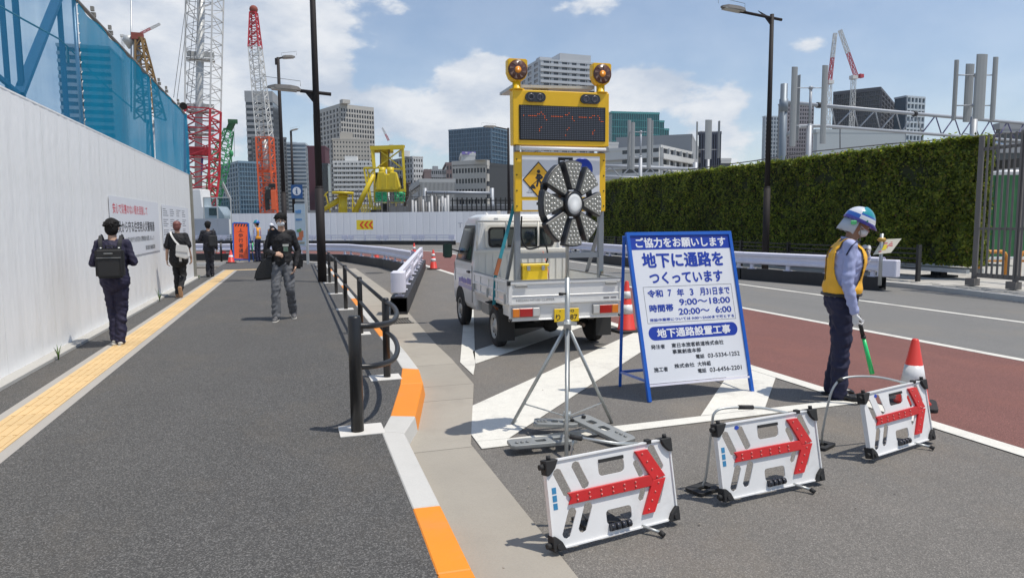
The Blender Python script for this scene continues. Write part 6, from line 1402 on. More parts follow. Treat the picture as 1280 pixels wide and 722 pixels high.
# ---------------------------------------------------------------- arrow boards
M_pan=mat('arrow_board_white',(.74,.74,.73),.45,var=.06,vs=6,rnd=.04,dirt=.5,dirtcol=(.40,.38,.35)); M_arr=mat('arrow_red',(.58,.013,.016),.28,var=.14,vs=14,rnd=.10,spec=.7); M_stk=mat('sticker_blue',(.04,.22,.42),.4,var=.3,vs=60)
def arrow_board(label,p,q,stickers,oval,studs=1,pose=0):
    p=Vector((*p,RZ));q=Vector((*q,RZ)); ux=(q-p).normalized(); Wb=.775;Hb=.42
    b=thing('arrow_board',label,'arrow board',tuple(p),math.atan2(ux.y,ux.x),'white boards with red arrows on the road')
    T=frame((.0,0,.035),(1,0,0),(0,.20,1)); SC=Matrix.Diagonal((.775/.80,.42/.455,1,1)); T=T@SC; Wb/=.775/.80; Hb/=.42/.455
    def sl(cx,cy,dx,hw=.027,hh=.052):
        n=4; out=[]
        for sgn in (1,-1):
            for k in range(n+1):
                a=R(0+180*k/n) if sgn>0 else R(180+180*k/n); out.append((cx+sgn*dx+hw*math.cos(a),cy+sgn*hh+hw*math.sin(a)))
        return out
    holes=[rrect(.315,.485,.325,.405,.025,3),rrect(.335,.50,.055,.135,.02,3)]
    for cx,cy,dx in ((.085,.335,-.022),(.20,.355,-.022),(.70,.365,-.022),(.105,.115,.022),(.205,.125,.022),(.70,.175,.022)): holes.append(sl(cx,cy,dx))
    holes+= [sl(.575,.325,-.012,.02,.03),sl(.585,.185,.012,.02,.025)]
    pnl=plate('panel',[[(.0,.0),(Wb,.0),(Wb,Hb),(0,Hb)]]+holes,.006,M_pan,b,T)
    mb=MB().box(0,Wb,-.008,0,-.02,.012,M=T).box(0,Wb,Hb,Hb+.008,-.02,.012,M=T).box(-.008,0,-.008,Hb+.008,-.02,.012,M=T).box(Wb,Wb+.008,-.008,Hb+.008,-.02,.012,M=T); mb.build('rim',M_pan,b)
    # corner blocks
    for cx,cy,sx,sy in ((0,0,1,1),(Wb,0,-1,1),(0,Hb,1,-1),(Wb,Hb,-1,-1)):
        pts=[(cx-sx*.012,cy-sy*.012),(cx+sx*.065,cy-sy*.012)]+[(cx+sx*(.065-.022*k),cy+sy*(.0+ (.022*k*(1+.25*(3-k)))) ) for k in (1,2)]+[(cx-sx*.0+sx*.005,cy+sy*.068),(cx-sx*.012,cy+sy*.068)]
        cbk=MB().prism(ccw(pts),-.035,.024,M=T).build('corner_block',M_rubber,b,bevel=.003)
        if sy<0: MB().tube([T@Vector((cx+sx*.02,cy+.012,-.0)),T@Vector((cx+sx*.02,cy+.034,-.0))],.012,10).build('lug',M_rubber,cbk)
        else: MB().tube([T@Vector((cx+sx*.02,cy+sy*.015,.02)),T@Vector((cx+sx*.02,cy+sy*.015,.034))],.014,10).build('lug',M_rubber,cbk)
        if sx>0: MB().tube([T@Vector((cx-.012,cy+sy*.02,0)),T@Vector((cx-.04,cy+sy*.02,0))],.014,10).build('side_lug',M_rubber,cbk)
    # arrow, three raised bars
    cy=.245
    MB().prism([(.105,cy-.032),(.655,cy-.032),(.655,cy+.032),(.105,cy+.032),(.125,cy)],.004,.018,M=T).build('arrow_shaft',M_arr,b,bevel=.003)
    hp=[(.555,.425),(.625,.425),(.735,cy),(.635,.065),(.565,.065),(.655,cy-.01),(.655,cy+.01)]
    MB().prism(ccw([(.555,.425),(.64,.425),(.745,cy+.01),(.655,cy)]),.004,.019,M=T).build('arrow_head_bar',M_arr,b,bevel=.002)
    MB().prism(ccw([(.565,.065),(.645,.065),(.745,cy-.0),(.655,cy)]),.004,.0195,M=T).build('arrow_head_bar',M_arr,b,bevel=.002)
    mb=MB(); sp=[(.16+.075*k,cy+(.012 if k%2 else -.012)) for k in range(6)]+[(.16+.075*k,cy-(.012 if k%2 else -.012)) for k in range(6)]+[(.60+.028*k,.405-.048*k) for k in range(4)]+[(.605+.028*k,.09+.045*k) for k in range(4)]
    for x,y in sp: mb.lathe([(.006,.018),(.005,.023),(0,.025)],6,M=T@Matrix.Translation((x,y,0)))
    mb.build('stud',mat('stud_clear',(.62,.20,.18),.2,var=0),b,kind='stuff')
    # dark handle grips
    mb=MB()
    for i in range(4): mb.tube([T@Vector((.345+i*.036,.04,.012)),T@Vector((.345+i*.036+.026,.04,.012))],.020,8)
    mb.build('roller_grip',mat('grip_black',(.02,.022,.03),.35),b); MB().box(.32,.48,.400,.418,-.012,.012,M=T).build('top_grip',M_rubber,b)
    if stickers: 
        for k in range(3): MB().box(.020,.045,.20+k*.042,.233+k*.042,.003,.0045,M=T).build('sticker',M_stk,b)
    if oval: MB().prism([(.155+.018*math.cos(R(30*k)),.425+.013*math.sin(R(30*k))) for k in range(12)],.003,.0045,M=T).build('oval_sticker',M_blu,b)
    # support leg in front and wire stand behind
    a=T@Vector((.56,-.0,.0)); MB().tube([a,Vector((.60,-.085,.02))],.009,8).build('front_leg',M_tri,b); MB().tube([Vector((.598,-.08,.022)),Vector((.605,-.105,.012))],.014,8).build('leg_cap',M_rubber,b)
    h=T@Vector((.60,Hb+.006,-.012))
    if pose:
        pts=smooth([tuple(h),(.38,.13,.50),(.16,.17,.515),(.08,.185,.49),(.065,.19,.40),(.04,.20,.12),(.02,.21,.03)],5) if pose==1 else smooth([tuple(h),(.30,.16,.52),(.06,.24,.53),(-.03,.27,.47),(-.065,.29,.33),(-.07,.32,.12),(.0,.36,.03)],5)
        MB().tube(pts,.008,8).build('stand_wire',M_tri,b); k=len(pts)//5
        g=pts[6 if pose==1 else 11]; g2=pts[8 if pose==1 else 13]; MB().tube([g,g2],.014,8).build('wire_grip',M_rubber,b)
        c_=pts[-1]
        plate('foot_plate',[rrect(-.07,.11,-.05,.08,.012,2),rrect(-.02,.06,-.02,.03,.01,2)],.014,M_rubber,b,Matrix.Translation((c_[0],c_[1],.012))@Matrix.Rotation(R(10),4,'Z'))
    else:
        MB().tube([tuple(h),(.45,.10,.47),(.24,.20,.51)],.008,8).build('stand_wire',M_tri,b); MB().tube([(.28,.18,.500),(.22,.205,.513)],.014,8).build('wire_grip',M_rubber,b); MB().tube(smooth([(.24,.20,.50),(.23,.22,.34),(.26,.22,.16),(.34,.22,.02)],4),.007,6).build('stand_wire',M_tri,b)
        MB().cbox((.40,.22,.012),(.22,.16,.016)).build('foot_plate',M_rubber,b)
    c=T@Vector((.66,Hb+.01,0)); MB().cbox(c,(.03,.03,.02)).build('hinge',M_rubber,b)
    return b
arrow_board('nearest arrow board, beside the gutter and below the tripod',(1.165,3.02),(1.93,3.15),1,0,pose=0)
arrow_board('middle arrow board with blue stickers, between the nearest board and the one by the cone',(2.315,3.27),(3.10,3.36),1,1,pose=1)
arrow_board('farthest arrow board, in front of the cone beside the uniformed guard',(3.68,3.56),(4.58,3.78),0,1,pose=2)
# ---------------------------------------------------------------- people
def cap(p,q,r0,r1,fl=(1,1),side=None,n=14):
    p=Vector(p);q=Vector(q); z=(q-p); L=z.length; z=z/L if L>1e-6 else Vector((0,0,1))
    s=Vector(side) if side else Vector((1,0,0))
    x=(s-z*s.dot(z)); x=x.normalized() if x.length>1e-3 else z.orthogonal().normalized(); y=z.cross(x); vs=[];m=5
    rings=[]
    for i in range(m): a=math.pi/2*(1-i/m)*1.0; rings.append((-r0*math.sin(a),r0*math.cos(a) if i else 1e-4,0))
    rings.append((0,r0,0))
    rings.append((0,r1,1))
    for i in range(1,m+1): a=math.pi/2*i/m; rings.append((r1*math.sin(a),max(r1*math.cos(a),1e-4),1))
    for dz,rad,e in rings:
        c=(q if e else p)+z*dz
        for j in range(n): b=2*math.pi*j/n; vs.append(c+x*(rad*fl[0]*math.cos(b))+y*(rad*fl[1]*math.sin(b)))
    k=len(rings); fs=[(i*n+j,i*n+(j+1)%n,(i+1)*n+(j+1)%n,(i+1)*n+j) for i in range(k-1) for j in range(n)]+[tuple(reversed(range(n))),tuple((k-1)*n+j for j in range(n))]
    return vs,fs
def ell(c,r,rot=None,n=16):
    mb=MB().sphere((0,0,0),r,n); M=Matrix.Translation(c)@(rot.to_4x4() if rot else Matrix.Identity(4)); return [M@Vector(p) for p in mb.v],mb.f
def blob(name,prims,m,parent,vox=.012,sm=4,wr=0.,wf=14.,wax=(1,1,.5),thr=None,seed=0.,**k):
    mb=MB()
    for v,f in prims: mb.add(v,f,True)
    me=bpy.data.meshes.new('tmp'); me.from_pydata(mb.v,[],mb.f); o=bpy.data.objects.new('tmp',me); COL.objects.link(o)
    a=o.modifiers.new('r','REMESH'); a.mode='VOXEL'; a.voxel_size=vox; a.use_smooth_shade=True
    b=o.modifiers.new('s','SMOOTH'); b.iterations=sm; b.factor=.5
    dg=bpy.context.evaluated_depsgraph_get(); r=bpy.data.meshes.new_from_object(o.evaluated_get(dg)); bpy.data.objects.remove(o); bpy.data.meshes.remove(me)
    r.name=name
    if wr:
        N_=len(r.vertices); co=np.empty(N_*3); no=np.empty(N_*3); r.vertices.foreach_get('co',co); r.vertices.foreach_get('normal',no); co=co.reshape(-1,3); no=no.reshape(-1,3)
        d=np.array([noise.noise(Vector((c[0]*wax[0]*wf+seed,c[1]*wax[1]*wf,c[2]*wax[2]*wf+3*c[0]*wf*.3)))+.5*noise.noise(Vector((c[0]*wf*2.2,c[1]*wf*2.2+seed,c[2]*wf*1.2))) for c in co])
        co+=no*(d*wr)[:,None]; r.vertices.foreach_set('co',co.reshape(-1)); r.update()
    r.polygons.foreach_set('use_smooth',[True]*len(r.polygons)); r.materials.clear()
    for x in (m if isinstance(m,(list,tuple)) else [m]): r.materials.append(x)
    return link(name,r,parent,**k)
def hand(w,d,pn,thumb,curl=(25,30,25),s=1.,spread=3,tcurl=20,fat=1.):
    """wrist, direction of the fingers, palm normal (the way the fingers curl), thumb side"""
    w=Vector(w);d=Vector(d).normalized();pn=Vector(pn);pn=(pn-d*pn.dot(d)).normalized();ac=Vector(thumb);ac=(ac-d*ac.dot(d)-pn*ac.dot(pn)).normalized()
    P=[cap(w,w+d*.075*s,.024*s*fat,.026*s*fat,(1.35,.55),ac),cap(w+d*.03*s,w+d*.08*s,.03*s*fat,.033*s*fat,(1.15,.42),ac)]
    for i,(off,L) in enumerate(((.029,.90),(.010,1.0),(-.010,.94),(-.028,.76))):
        b=w+d*(.082*s-abs(off)*.12)+ac*off*s; a=0;p=b; rr=.0088*s*fat
        dd=d+ac*math.sin(R(spread*(1.5-i))); dd.normalize()
        for j,l in enumerate((.042,.027,.021)):
            a+=R(curl[j]); q=p+(dd*math.cos(a)+pn*math.sin(a))*l*L*s; P.append(cap(p,q,rr*(1-.08*j),rr*(1-.08*(j+1)),n=10)); p=q
    p=w+d*.022*s+ac*.024*s; a=R(tcurl)
    q=p+(d*.75+ac*.75*math.cos(a)+pn*math.sin(a)*.7).normalized()*.038*s; P.append(cap(p,q,.013*s*fat,.0105*s*fat,n=10)); r=q+(d*.95+ac*.15+pn*math.sin(a+.3)*.8).normalized()*.032*s; P.append(cap(q,r,.0105*s*fat,.0085*s*fat,n=10))
    return P
BASE=dict(pel=(0,0,.93),wst=(0,0,1.06),chs=(0,0,1.27),nk=(0,-.01,1.43),hd=(0,.015,1.585),
  shL=(-.158,-.01,1.378),shR=(.158,-.01,1.378),elL=(-.205,-.02,1.10),elR=(.205,-.02,1.10),wrL=(-.215,.04,.86),wrR=(.215,.04,.86),
  hpL=(-.085,0,.90),hpR=(.085,0,.90),knL=(-.095,.015,.49),knR=(.095,.015,.49),anL=(-.10,-.02,.085),anR=(.10,-.02,.085),tdL=(0,1,0),tdR=(0,1,0),
  hdL=(0,.1,-1),hdR=(0,.1,-1),pnL=(.7,.2,0),pnR=(-.7,.2,0),thL=(0,1,.1),thR=(0,1,.1),cuL=(22,28,22),cuR=(22,28,22),face=(0,1,0))
SKIN=mat('skin',(.52,.33,.235),.55,var=.06,vs=12,spec=.4); SKIN2=mat('skin_tanned',(.34,.19,.125),.55,var=.08,vs=12)
HAIR=mat('hair_black',(.010,.009,.009),.75,spec=.25,var=.3,vs=30,bump=.5,bs=90)
def person(label,loc,rz,H,pose,o):
    J={k:Vector(v) for k,v in {**BASE,**pose}.items()}; s=H/1.70
    r=thing('person',label,'person',loc,rz,o.get('group')); r.scale=(s,s,s); skin=o.get('skin',SKIN)
    f=J['face'].normalized(); sd=f.cross(Vector((0,0,1))).normalized(); up=sd.cross(f)   # sd: towards the person's right
    hd=J['hd']; B=[]
    HR=Matrix((sd,f,up)).transposed()
    B+=[ell(hd+up*.02-f*.005,(.074,.093,.092),HR),cap(hd-up*.035+f*.030,hd-up*.065+f*.040,.052,.040,(1,.9),sd),cap(J['nk']-Vector((0,0,.04)),hd-up*.04-f*.015,.056,.050)]
    B+=[cap(hd+f*.088+up*.0,hd+f*.100-up*.022,.009,.014),ell(hd+sd*.075-f*.008-up*.005,(.010,.020,.030),HR),ell(hd-sd*.075-f*.008-up*.005,(.010,.020,.030),HR),cap(hd+f*.083-up*.046-sd*.014,hd+f*.083-up*.046+sd*.014,.008,.008),cap(hd+f*.080+up*.022-sd*.03,hd+f*.080+up*.022+sd*.03,.010,.010)]
    slim=o.get('build',1.)
    tor=[cap(J['wst'],J['chs'],.112*slim,.130*slim,(1.12,.80),(1,0,0)),cap(J['pel'],J['wst'],.130*slim,.118*slim,(1.12,.82),(1,0,0)),cap(J['chs'],J['nk']-Vector((0,0,.05)),.135*slim,.07,(1.15,.75),(1,0,0)),cap(J['shL'],J['shR'],.050,.050)]
    arm={}
    for S in 'LR':
        arm[S]=[cap(J['sh'+S],J['el'+S],.045,.037),cap(J['el'+S],J['wr'+S],.037,.026)]
    B+=tor+arm['L']+arm['R']
    for S in 'LR': B+=[cap(J['hp'+S],J['kn'+S],.080,.055),cap(J['kn'+S],J['an'+S],.050,.030),cap(J['an'+S],J['an'+S]+Vector(J['td'+S]).normalized()*.05-Vector((0,0,.035)),.026,.02)]
    hands=[];
    for S in 'LR': hands+=hand(J['wr'+S],J['hd'+S],J['pn'+S],J['th'+S],tuple(J['cu'+S]),1.0,fat=o.get('hfat',1.))
    if not o.get('gloves'): B+=hands
    blob('body',B,skin,r,vox=.0085,sm=3)
    if o.get('gloves'):
        for S,hp in zip('LR',(hands[:len(hands)//2],hands[len(hands)//2:])): blob('glove',hp+[cap(J['wr'+S],J['wr'+S]-Vector(J['hd'+S]).normalized()*.03,.030,.034)],o['gloves'],r,vox=.006,sm=2,wr=.002,wf=50)
    # clothes
    k=o.get('loose',.018); tr=[cap(J['pel']+Vector((0,0,.10)),J['pel']-Vector((0,0,.03)),.112*slim+k*.2,.135*slim+k*.2,(1.12,.84),(1,0,0))]
    lk=o.get('legloose',.02)
    for S in 'LR':
        an=J['an'+S]; kn=J['kn'+S]; tr+=[cap(J['hp'+S],kn,.086+lk*.3,.056+lk*.6),cap(kn,an-(kn-an)*.05,.054+lk*.5,.042+lk*.75)]
    tr_o=blob('trousers',tr,o['trousers'],r,vox=.010,sm=3,wr=.014,wf=13,wax=(1,1,1.7),seed=o.get('seed',1))
    e=o.get('topend',.93); top=[cap(J['wst'],J['chs'],.112*slim+k*.7,.130*slim+k*.8,(1.12,.86),(1,0,0)),cap(J['pel']*.4+J['wst']*.6,J['wst'],.122*slim+k*.7,.112*slim+k*.7,(1.12,.88),(1,0,0)),cap(J['chs'],J['nk']-Vector((0,0,.06)),.126*slim+k*.6,.062+k*.3,(1.15,.78),(1,0,0)),cap(J['shL'],J['shR'],.052+k*.3,.052+k*.3)]
    lo=J['pel'].copy(); lo.z=e+.08; top.append(cap(lo,J['wst'],.130*slim+k*.8,.112*slim+k*.7,(1.12,.86),(1,0,0)))
    for S in 'LR':
        sh,el,wr=J['sh'+S],J['el'+S],J['wr'+S]
        if o.get('sleeve','long')=='long': top+=[cap(sh,el,.048+k*.35,.041+k*.4),cap(el,wr+(el-wr)*.04,.041+k*.4,.030+k*.35)]
        else: top+=[cap(sh,sh.lerp(el,.74),.052+k*.4,.056+k*.6)]
    blob('top',top,o['top'],r,vox=.010,sm=3,wr=.009,wf=17,wax=(1,1,1.6),seed=o.get('seed',1)+5)
    if 'neckband' in o: MB().tube([J['nk']+Vector((.062*math.cos(a),.058*math.sin(a)+.0,-.015+.0-.02*math.sin(a))) for a in [2*math.pi*i/16 for i in range(17)]],.011,8,caps=False).build('collar',o['neckband'],r)
    for S in 'LR':
        an=J['an'+S]; t=Vector(J['td'+S]).normalized(); side=t.cross(Vector((0,0,1))).normalized(); upv=side.cross(t)
        h=an-upv*.035
        blob('shoe',[cap(h-t*.035-upv*.010,h+t*.14-upv*.020,.036,.036,(1.05,.80),side),cap(h+upv*.012,h+t*.045,.042,.036),cap(h+t*.10-upv*.02,h+t*.165-upv*.026,.040,.030,(1.1,.7),side)],o['shoes'],r,vox=.008,sm=2)
        zs=h-upv*.052
        T=frame(zs,side,t); pr=[(.036,-.07),(.042,.08),(.036,.17),(.015,.205),(-.015,.205),(-.036,.17),(-.042,.08),(-.036,-.07),(-.02,-.09),(.02,-.09)]
        MB().prism(ccw(pr),-.010,.014,M=T).build('sole',o.get('sole',M_rubber),r,bevel=.003)
    # hair
    if o.get('hair'):
        hh=o.get('hairsize',1.); Hp=[ell(hd+up*.043-f*.014,(.083*hh,.098*hh,.083*hh),HR),ell(hd-f*.050-up*.012,(.076*hh,.062*hh,.088*hh),HR)]
        rg=random.Random(o.get('seed',1)); 
        for i in range(int(34*o.get('tuft',1))):
            a=rg.uniform(0,2*math.pi); ph=rg.uniform(-.1,1.45); dx=Vector((math.cos(a)*math.cos(ph),math.sin(a)*math.cos(ph),math.sin(ph)))
            if dx.y>.55 and dx.z<.55: continue
            c=hd+up*.035-f*.012+sd*dx.x*.078*hh+f*dx.y*.092*hh+up*dx.z*.080*hh; tdv=(sd*dx.x+f*dx.y*.8+up*dx.z*.3-up*.5+sd*rg.uniform(-.6,.6)).normalized()
            Hp.append(cap(c,c+tdv*rg.uniform(.02,.035),.016,.006,n=8))
        if o.get('fringe'):
            for i in range(9): x=-.062+.0155*i; Hp.append(cap(hd+sd*x+f*.068+up*.085,hd+sd*(x+rg.uniform(-.01,.01))+f*.094+up*rg.uniform(.030,.048),.017,.007,n=8))
            for q in(-1,1): Hp.append(cap(hd+sd*q*.072+up*.07+f*.02,hd+sd*q*.078+f*.022-up*.01,.018,.008))
        blob('hair',Hp,o['hair'],r,vox=.007,sm=1,wr=.004,wf=60,wax=(1,1,.6))
    if o.get('mask'):
        Mk=[ell(hd-up*.047+f*.052,(.061,.052,.042),HR),ell(hd-up*.037+f*.088,(.020,.016,.032),HR)]
        blob('mask',Mk,o['mask'],r,vox=.007,sm=3)
        MB().tube([hd+sd*.076+up*.0-f*.0,hd+sd*.066-up*.02+f*.06],.003,6).tube([hd-sd*.076+up*.0,hd-sd*.066-up*.02+f*.06],.003,6).build('mask_loop',o['mask'],r)
    for q in (-1,1):
        ey=MB().sphere(hd+f*.083+up*.006+sd*q*.031,(.013,.008,.008),10).build('eye',mat('eye_white',(.55,.52,.5),.3,var=0),r); MB().sphere(hd+f*.0895+up*.006+sd*q*.031,(.0055,.0035,.006),8).build('iris',mat('iris',(.02,.012,.01),.2,var=0),ey)
        MB().bar(hd+f*.090+up*.026+sd*q*.016,hd+f*.084+up*.029+sd*q*.048,.006,.007).build('eyebrow',HAIR,r)
    if o.get('glasses'):
        mb=MB()
        for q in(-1,1): mb.tube([hd+f*.100+up*(.004+.016*math.sin(a))+sd*(q*.034+.024*math.cos(a)) for a in [2*math.pi*i/14 for i in range(15)]],.0028,6,caps=False).tube([hd+f*.100+up*.008+sd*q*.058,hd+f*.03+up*.006+sd*q*.079],.0026,6)
        mb.tube([hd+f*.102+up*.006+sd*.010,hd+f*.102+up*.006-sd*.010],.0026,6).build('glasses',M_black,r)
    return r,J,s
CW=-YAW       # turning this much faces a figure directly away from the camera
navy=mat('suit_navy',(.014,.012,.038),.75,var=.15,vs=6,bump=.2,bs=120); blk=mat('cloth_black',(.010,.010,.012),.8,var=.2,vs=8,bump=.25,bs=120); jeans=mat('jeans_grey',(.13,.135,.145),.8,var=.35,vs=7,bump=.4,bs=150)
wsh=mat('shoe_white',(.62,.60,.55),.5,var=.08); bsh=mat('shoe_black',(.012,.012,.013),.35,var=.1); dk_n=mat('trousers_navy',(.012,.014,.044),.75,var=.2,vs=6,bump=.25,bs=110)
# 1 man in navy suit with a black backpack
p,J,s=person('man in navy suit with black backpack walking away nearest the hoarding',Gp(149,431,0)-Vector((0,0,0)),0+R(2),1.60,dict(elL=(-.24,-.03,1.12),wrL=(-.13,.17,1.12),elR=(.24,-.03,1.12),wrR=(.12,.19,1.13),hdL=(.6,.8,.3),hdR=(-.6,.8,.3),pnL=(.6,-.6,.5),pnR=(-.6,-.6,.5),thL=(0,0,1),thR=(0,0,1),cuL=(50,50,30),cuR=(50,50,30),
  hpL=(-.075,0,.9),hpR=(.075,0,.9),knL=(-.06,.09,.50),anL=(-.045,.02,.11),knR=(.055,.03,.49),anR=(.03,-.03,.085),hd=(0,.03,1.585)),dict(top=navy,trousers=navy,shoes=wsh,sole=wsh,hair=HAIR,hairsize=1.10,tuft=1.6,seed=3,topend=.80,loose=.03,build=1.10,legloose=.028))
bp=thing('backpack','black square backpack with two straps worn by the man in the navy suit','backpack',p.location,R(2)); bp.scale=(s,s,s)
mb=MB().box(-.165,.165,-.30,-.155,.93,1.32); mb.build('main_bag',mat('bag_black',(.014,.014,.015),.6,var=.2,bump=.3,bs=80),bp,bevel=.03,seg=3)
MB().box(-.135,.135,-.325,-.29,.95,1.16).build('front_pocket',MAT['bag_black'],bp,bevel=.015,seg=2); MB().box(-.14,.14,-.312,-.30,1.195,1.203).box(-.05,.05,-.33,-.31,1.25,1.262).build('zip',M_trim,bp)
for q in(-1,1):
    MB().tube(smooth([(q*.10,-.17,1.30),(q*.115,-.14,1.40),(q*.12,-.06,1.475),(q*.12,.04,1.46),(q*.12,.12,1.36)],4),.012,8).build('strap',MAT['bag_black'],bp)
    mb=MB(); P_=smooth([(q*.105,-.185,1.31),(q*.115,-.155,1.40),(q*.12,-.07,1.478),(q*.12,.03,1.465)],4)
    for a,b in zip(P_,P_[1:]): mb.bar(a,b,.045,.012,up=(0,-1,.5))
    mb.build('padded_strap',MAT['bag_black'],bp); MB().tube([(q*.105,-.20,1.30),(q*.105,-.195,1.33)],.014,8).build('buckle',M_steel,bp)
MB().tube([(-.05,-.2,1.32),(-.04,-.21,1.35),(.04,-.21,1.35),(.05,-.2,1.32)],.008,8).build('grab_handle',MAT['bag_black'],bp)
# 2 man in black tee with white shoulder bag
pinkh=mat('hair_reddish',(.17,.060,.050),.5,var=.3,vs=25,bump=.4,bs=90)
p,J,s=person('man in loose black short sleeved shirt with reddish hair and white shoulder bag',Gp(226,371,0),R(-4),1.60,dict(wrL=(-.25,.02,.84),elL=(-.22,-.03,1.08),elR=(.22,-.02,1.09),wrR=(.24,.10,.87),knL=(-.07,.06,.49),anL=(-.06,.0,.09),
  hpR=(.07,0,.9),knR=(.075,.02,.50),anR=(.06,-.22,.22),tdR=(0,.45,-.9),hpL=(-.075,0,.9)),dict(top=blk,trousers=blk,shoes=mat('shoe_tan',(.30,.17,.09),.6),sole=mat('sole_tan',(.50,.30,.17),.6),hair=pinkh,hairsize=1.03,tuft=.3,seed=8,topend=.76,loose=.05,build=1.12,sleeve='short',legloose=.02))
bg_=thing('shoulder_bag','white shoulder bag with a pale strap on the back of the reddish haired man','bag',p.location,R(-4)); bg_.scale=(s,s,s)
M_wb=mat('canvas_white',(.66,.65,.62),.7,var=.06,bump=.2); 
MB().prism([(-.01,.93),(.22,.86),(.29,.91),(.25,1.15),(.03,1.18)],.0,.11,M=frame((0,-.18,0),(1,0,0),(0,0,1))).build('bag_body',M_wb,bg_,bevel=.02,seg=3); MB().prism([(.01,1.05),(.265,1.01),(.255,1.165),(.03,1.195)],.0,.008,M=frame((0,-.293,0),(1,0,0),(0,0,1))).build('flap',M_wb,bg_,bevel=.003)
mb=MB(); P_=smooth([(.06,-.19,1.18),(-.02,-.185,1.28),(-.09,-.15,1.40),(-.12,-.05,1.468),(-.09,.10,1.40)],5)
for a,b in zip(P_,P_[1:]): mb.bar(a,b,.038,.008,up=(0,-1,.6))
mb.build('strap',M_wb,bg_); MB().cbox((.08,-.2,.88),(.05,.03,.14)).build('strap_tail',M_wb,bg_)
# 3 man in black suit with a backpack
suit=mat('suit_black',(.014,.015,.024),.75,var=.15,bump=.2)
p,J,s=person('man in black suit with dark backpack walking away by the end of the hoarding',Gp(263,346,0),R(0),1.62,dict(elL=(-.25,.0,1.12),wrL=(-.19,.18,1.12),hdL=(.5,.8,.2),thL=(0,0,1),knL=(-.05,.03,.49),anL=(-.05,-.10,.10),knR=(.06,.07,.49),anR=(.05,.06,.085),hpL=(-.07,0,.9),hpR=(.07,0,.9)),dict(top=suit,trousers=suit,shoes=bsh,hair=HAIR,hairsize=1.07,seed=12,topend=.78,loose=.03,legloose=.022))
b2=thing('backpack','dark backpack on the right shoulder of the man in the black suit','backpack',p.location,0); b2.scale=(s,s,s)
MB().box(.02,.27,-.30,-.14,.93,1.30).build('main_bag',mat('bag_charcoal',(.022,.023,.026),.65,var=.25,bump=.3),b2,bevel=.04,seg=3); MB().box(.05,.24,-.325,-.29,.96,1.12).build('front_pocket',MAT['bag_charcoal'],b2,bevel=.015,seg=2); MB().tube(smooth([(.15,-.17,1.28),(.15,-.12,1.40),(.15,.0,1.47),(.15,.10,1.38)],4),.016,8).build('strap',MAT['bag_charcoal'],b2)
# 4 man in black with a mask, towards the camera
mw=mat('mask_white',(.72,.73,.74),.6,var=.04)
p,J,s=person('man in black long sleeved shirt, white mask and glasses walking towards the camera',Gp(356,399,0),R(178),1.70,dict(elR=(.245,-.03,1.10),wrR=(.105,.17,1.06),hdR=(-.9,.25,-.12),pnR=(.0,-.8,-.5),thR=(0,.1,1),cuR=(35,40,30),elL=(-.245,-.03,1.09),wrL=(-.20,.08,.86),hdL=(.25,.15,-1),
  hpL=(-.08,0,.9),hpR=(.08,0,.9),knR=(.115,.10,.50),anR=(.12,.11,.085),tdR=(.12,1,-.0),knL=(-.10,.06,.50),anL=(-.125,-.20,.11),tdL=(-.15,1,-.15),hd=(0,.03,1.58),face=(0,1,-.08)),
  dict(top=blk,trousers=jeans,shoes=mat('shoe_grey',(.10,.10,.105),.5),sole=wsh,hair=HAIR,hairsize=1.04,fringe=True,seed=5,topend=.86,loose=.022,mask=mw,glasses=True,legloose=.032))
M_prt=mat('print_pale',(.45,.46,.42),.6,var=.3,vs=60)
T=frame((-.13,.158,1.155),(1,0,0),(0,-.05,1)); mb=MB()
MB().box(.02,.11,.02,.055,0,.004,M=T).build('shirt_print',M_prt,p); MB().box(.03,.10,-.06,.012,0,.003,M=T).build('shirt_print',mat('print_olive',(.10,.16,.12),.6,var=.4,vs=60),p)
J_=0
b3=thing('tote_bag','large black bag hanging at the hip of the man with the mask','bag',p.location,p.rotation_euler.z); b3.scale=(s,s,s)
MB().prism([(.12,.66),(.44,.64),(.40,.80),(.28,1.0),(.13,1.02)],-.07,.07,M=frame((.0,.02,0),(1,0,0),(0,0,1))).build('bag_body',mat('bag_black2',(.010,.010,.011),.45,var=.3,bump=.4,bs=30),b3,bevel=.03,seg=3)
MB().prism([(-.13,.82),(-.30,.80),(-.32,.98),(-.26,1.06),(-.14,1.04)][::-1],-.05,.05,M=frame((.0,-.06,0),(1,0,0),(0,0,1))).build('bag_end',MAT['bag_black2'],b3,bevel=.03,seg=2)
MB().tube(smooth([(.24,.0,1.0),(.22,.03,1.2),(.15,.0,1.48),(.05,-.12,1.40),(-.1,-.16,1.2),(-.2,-.1,1.04)],4),.012,8).build('strap',MAT['bag_black2'],b3)
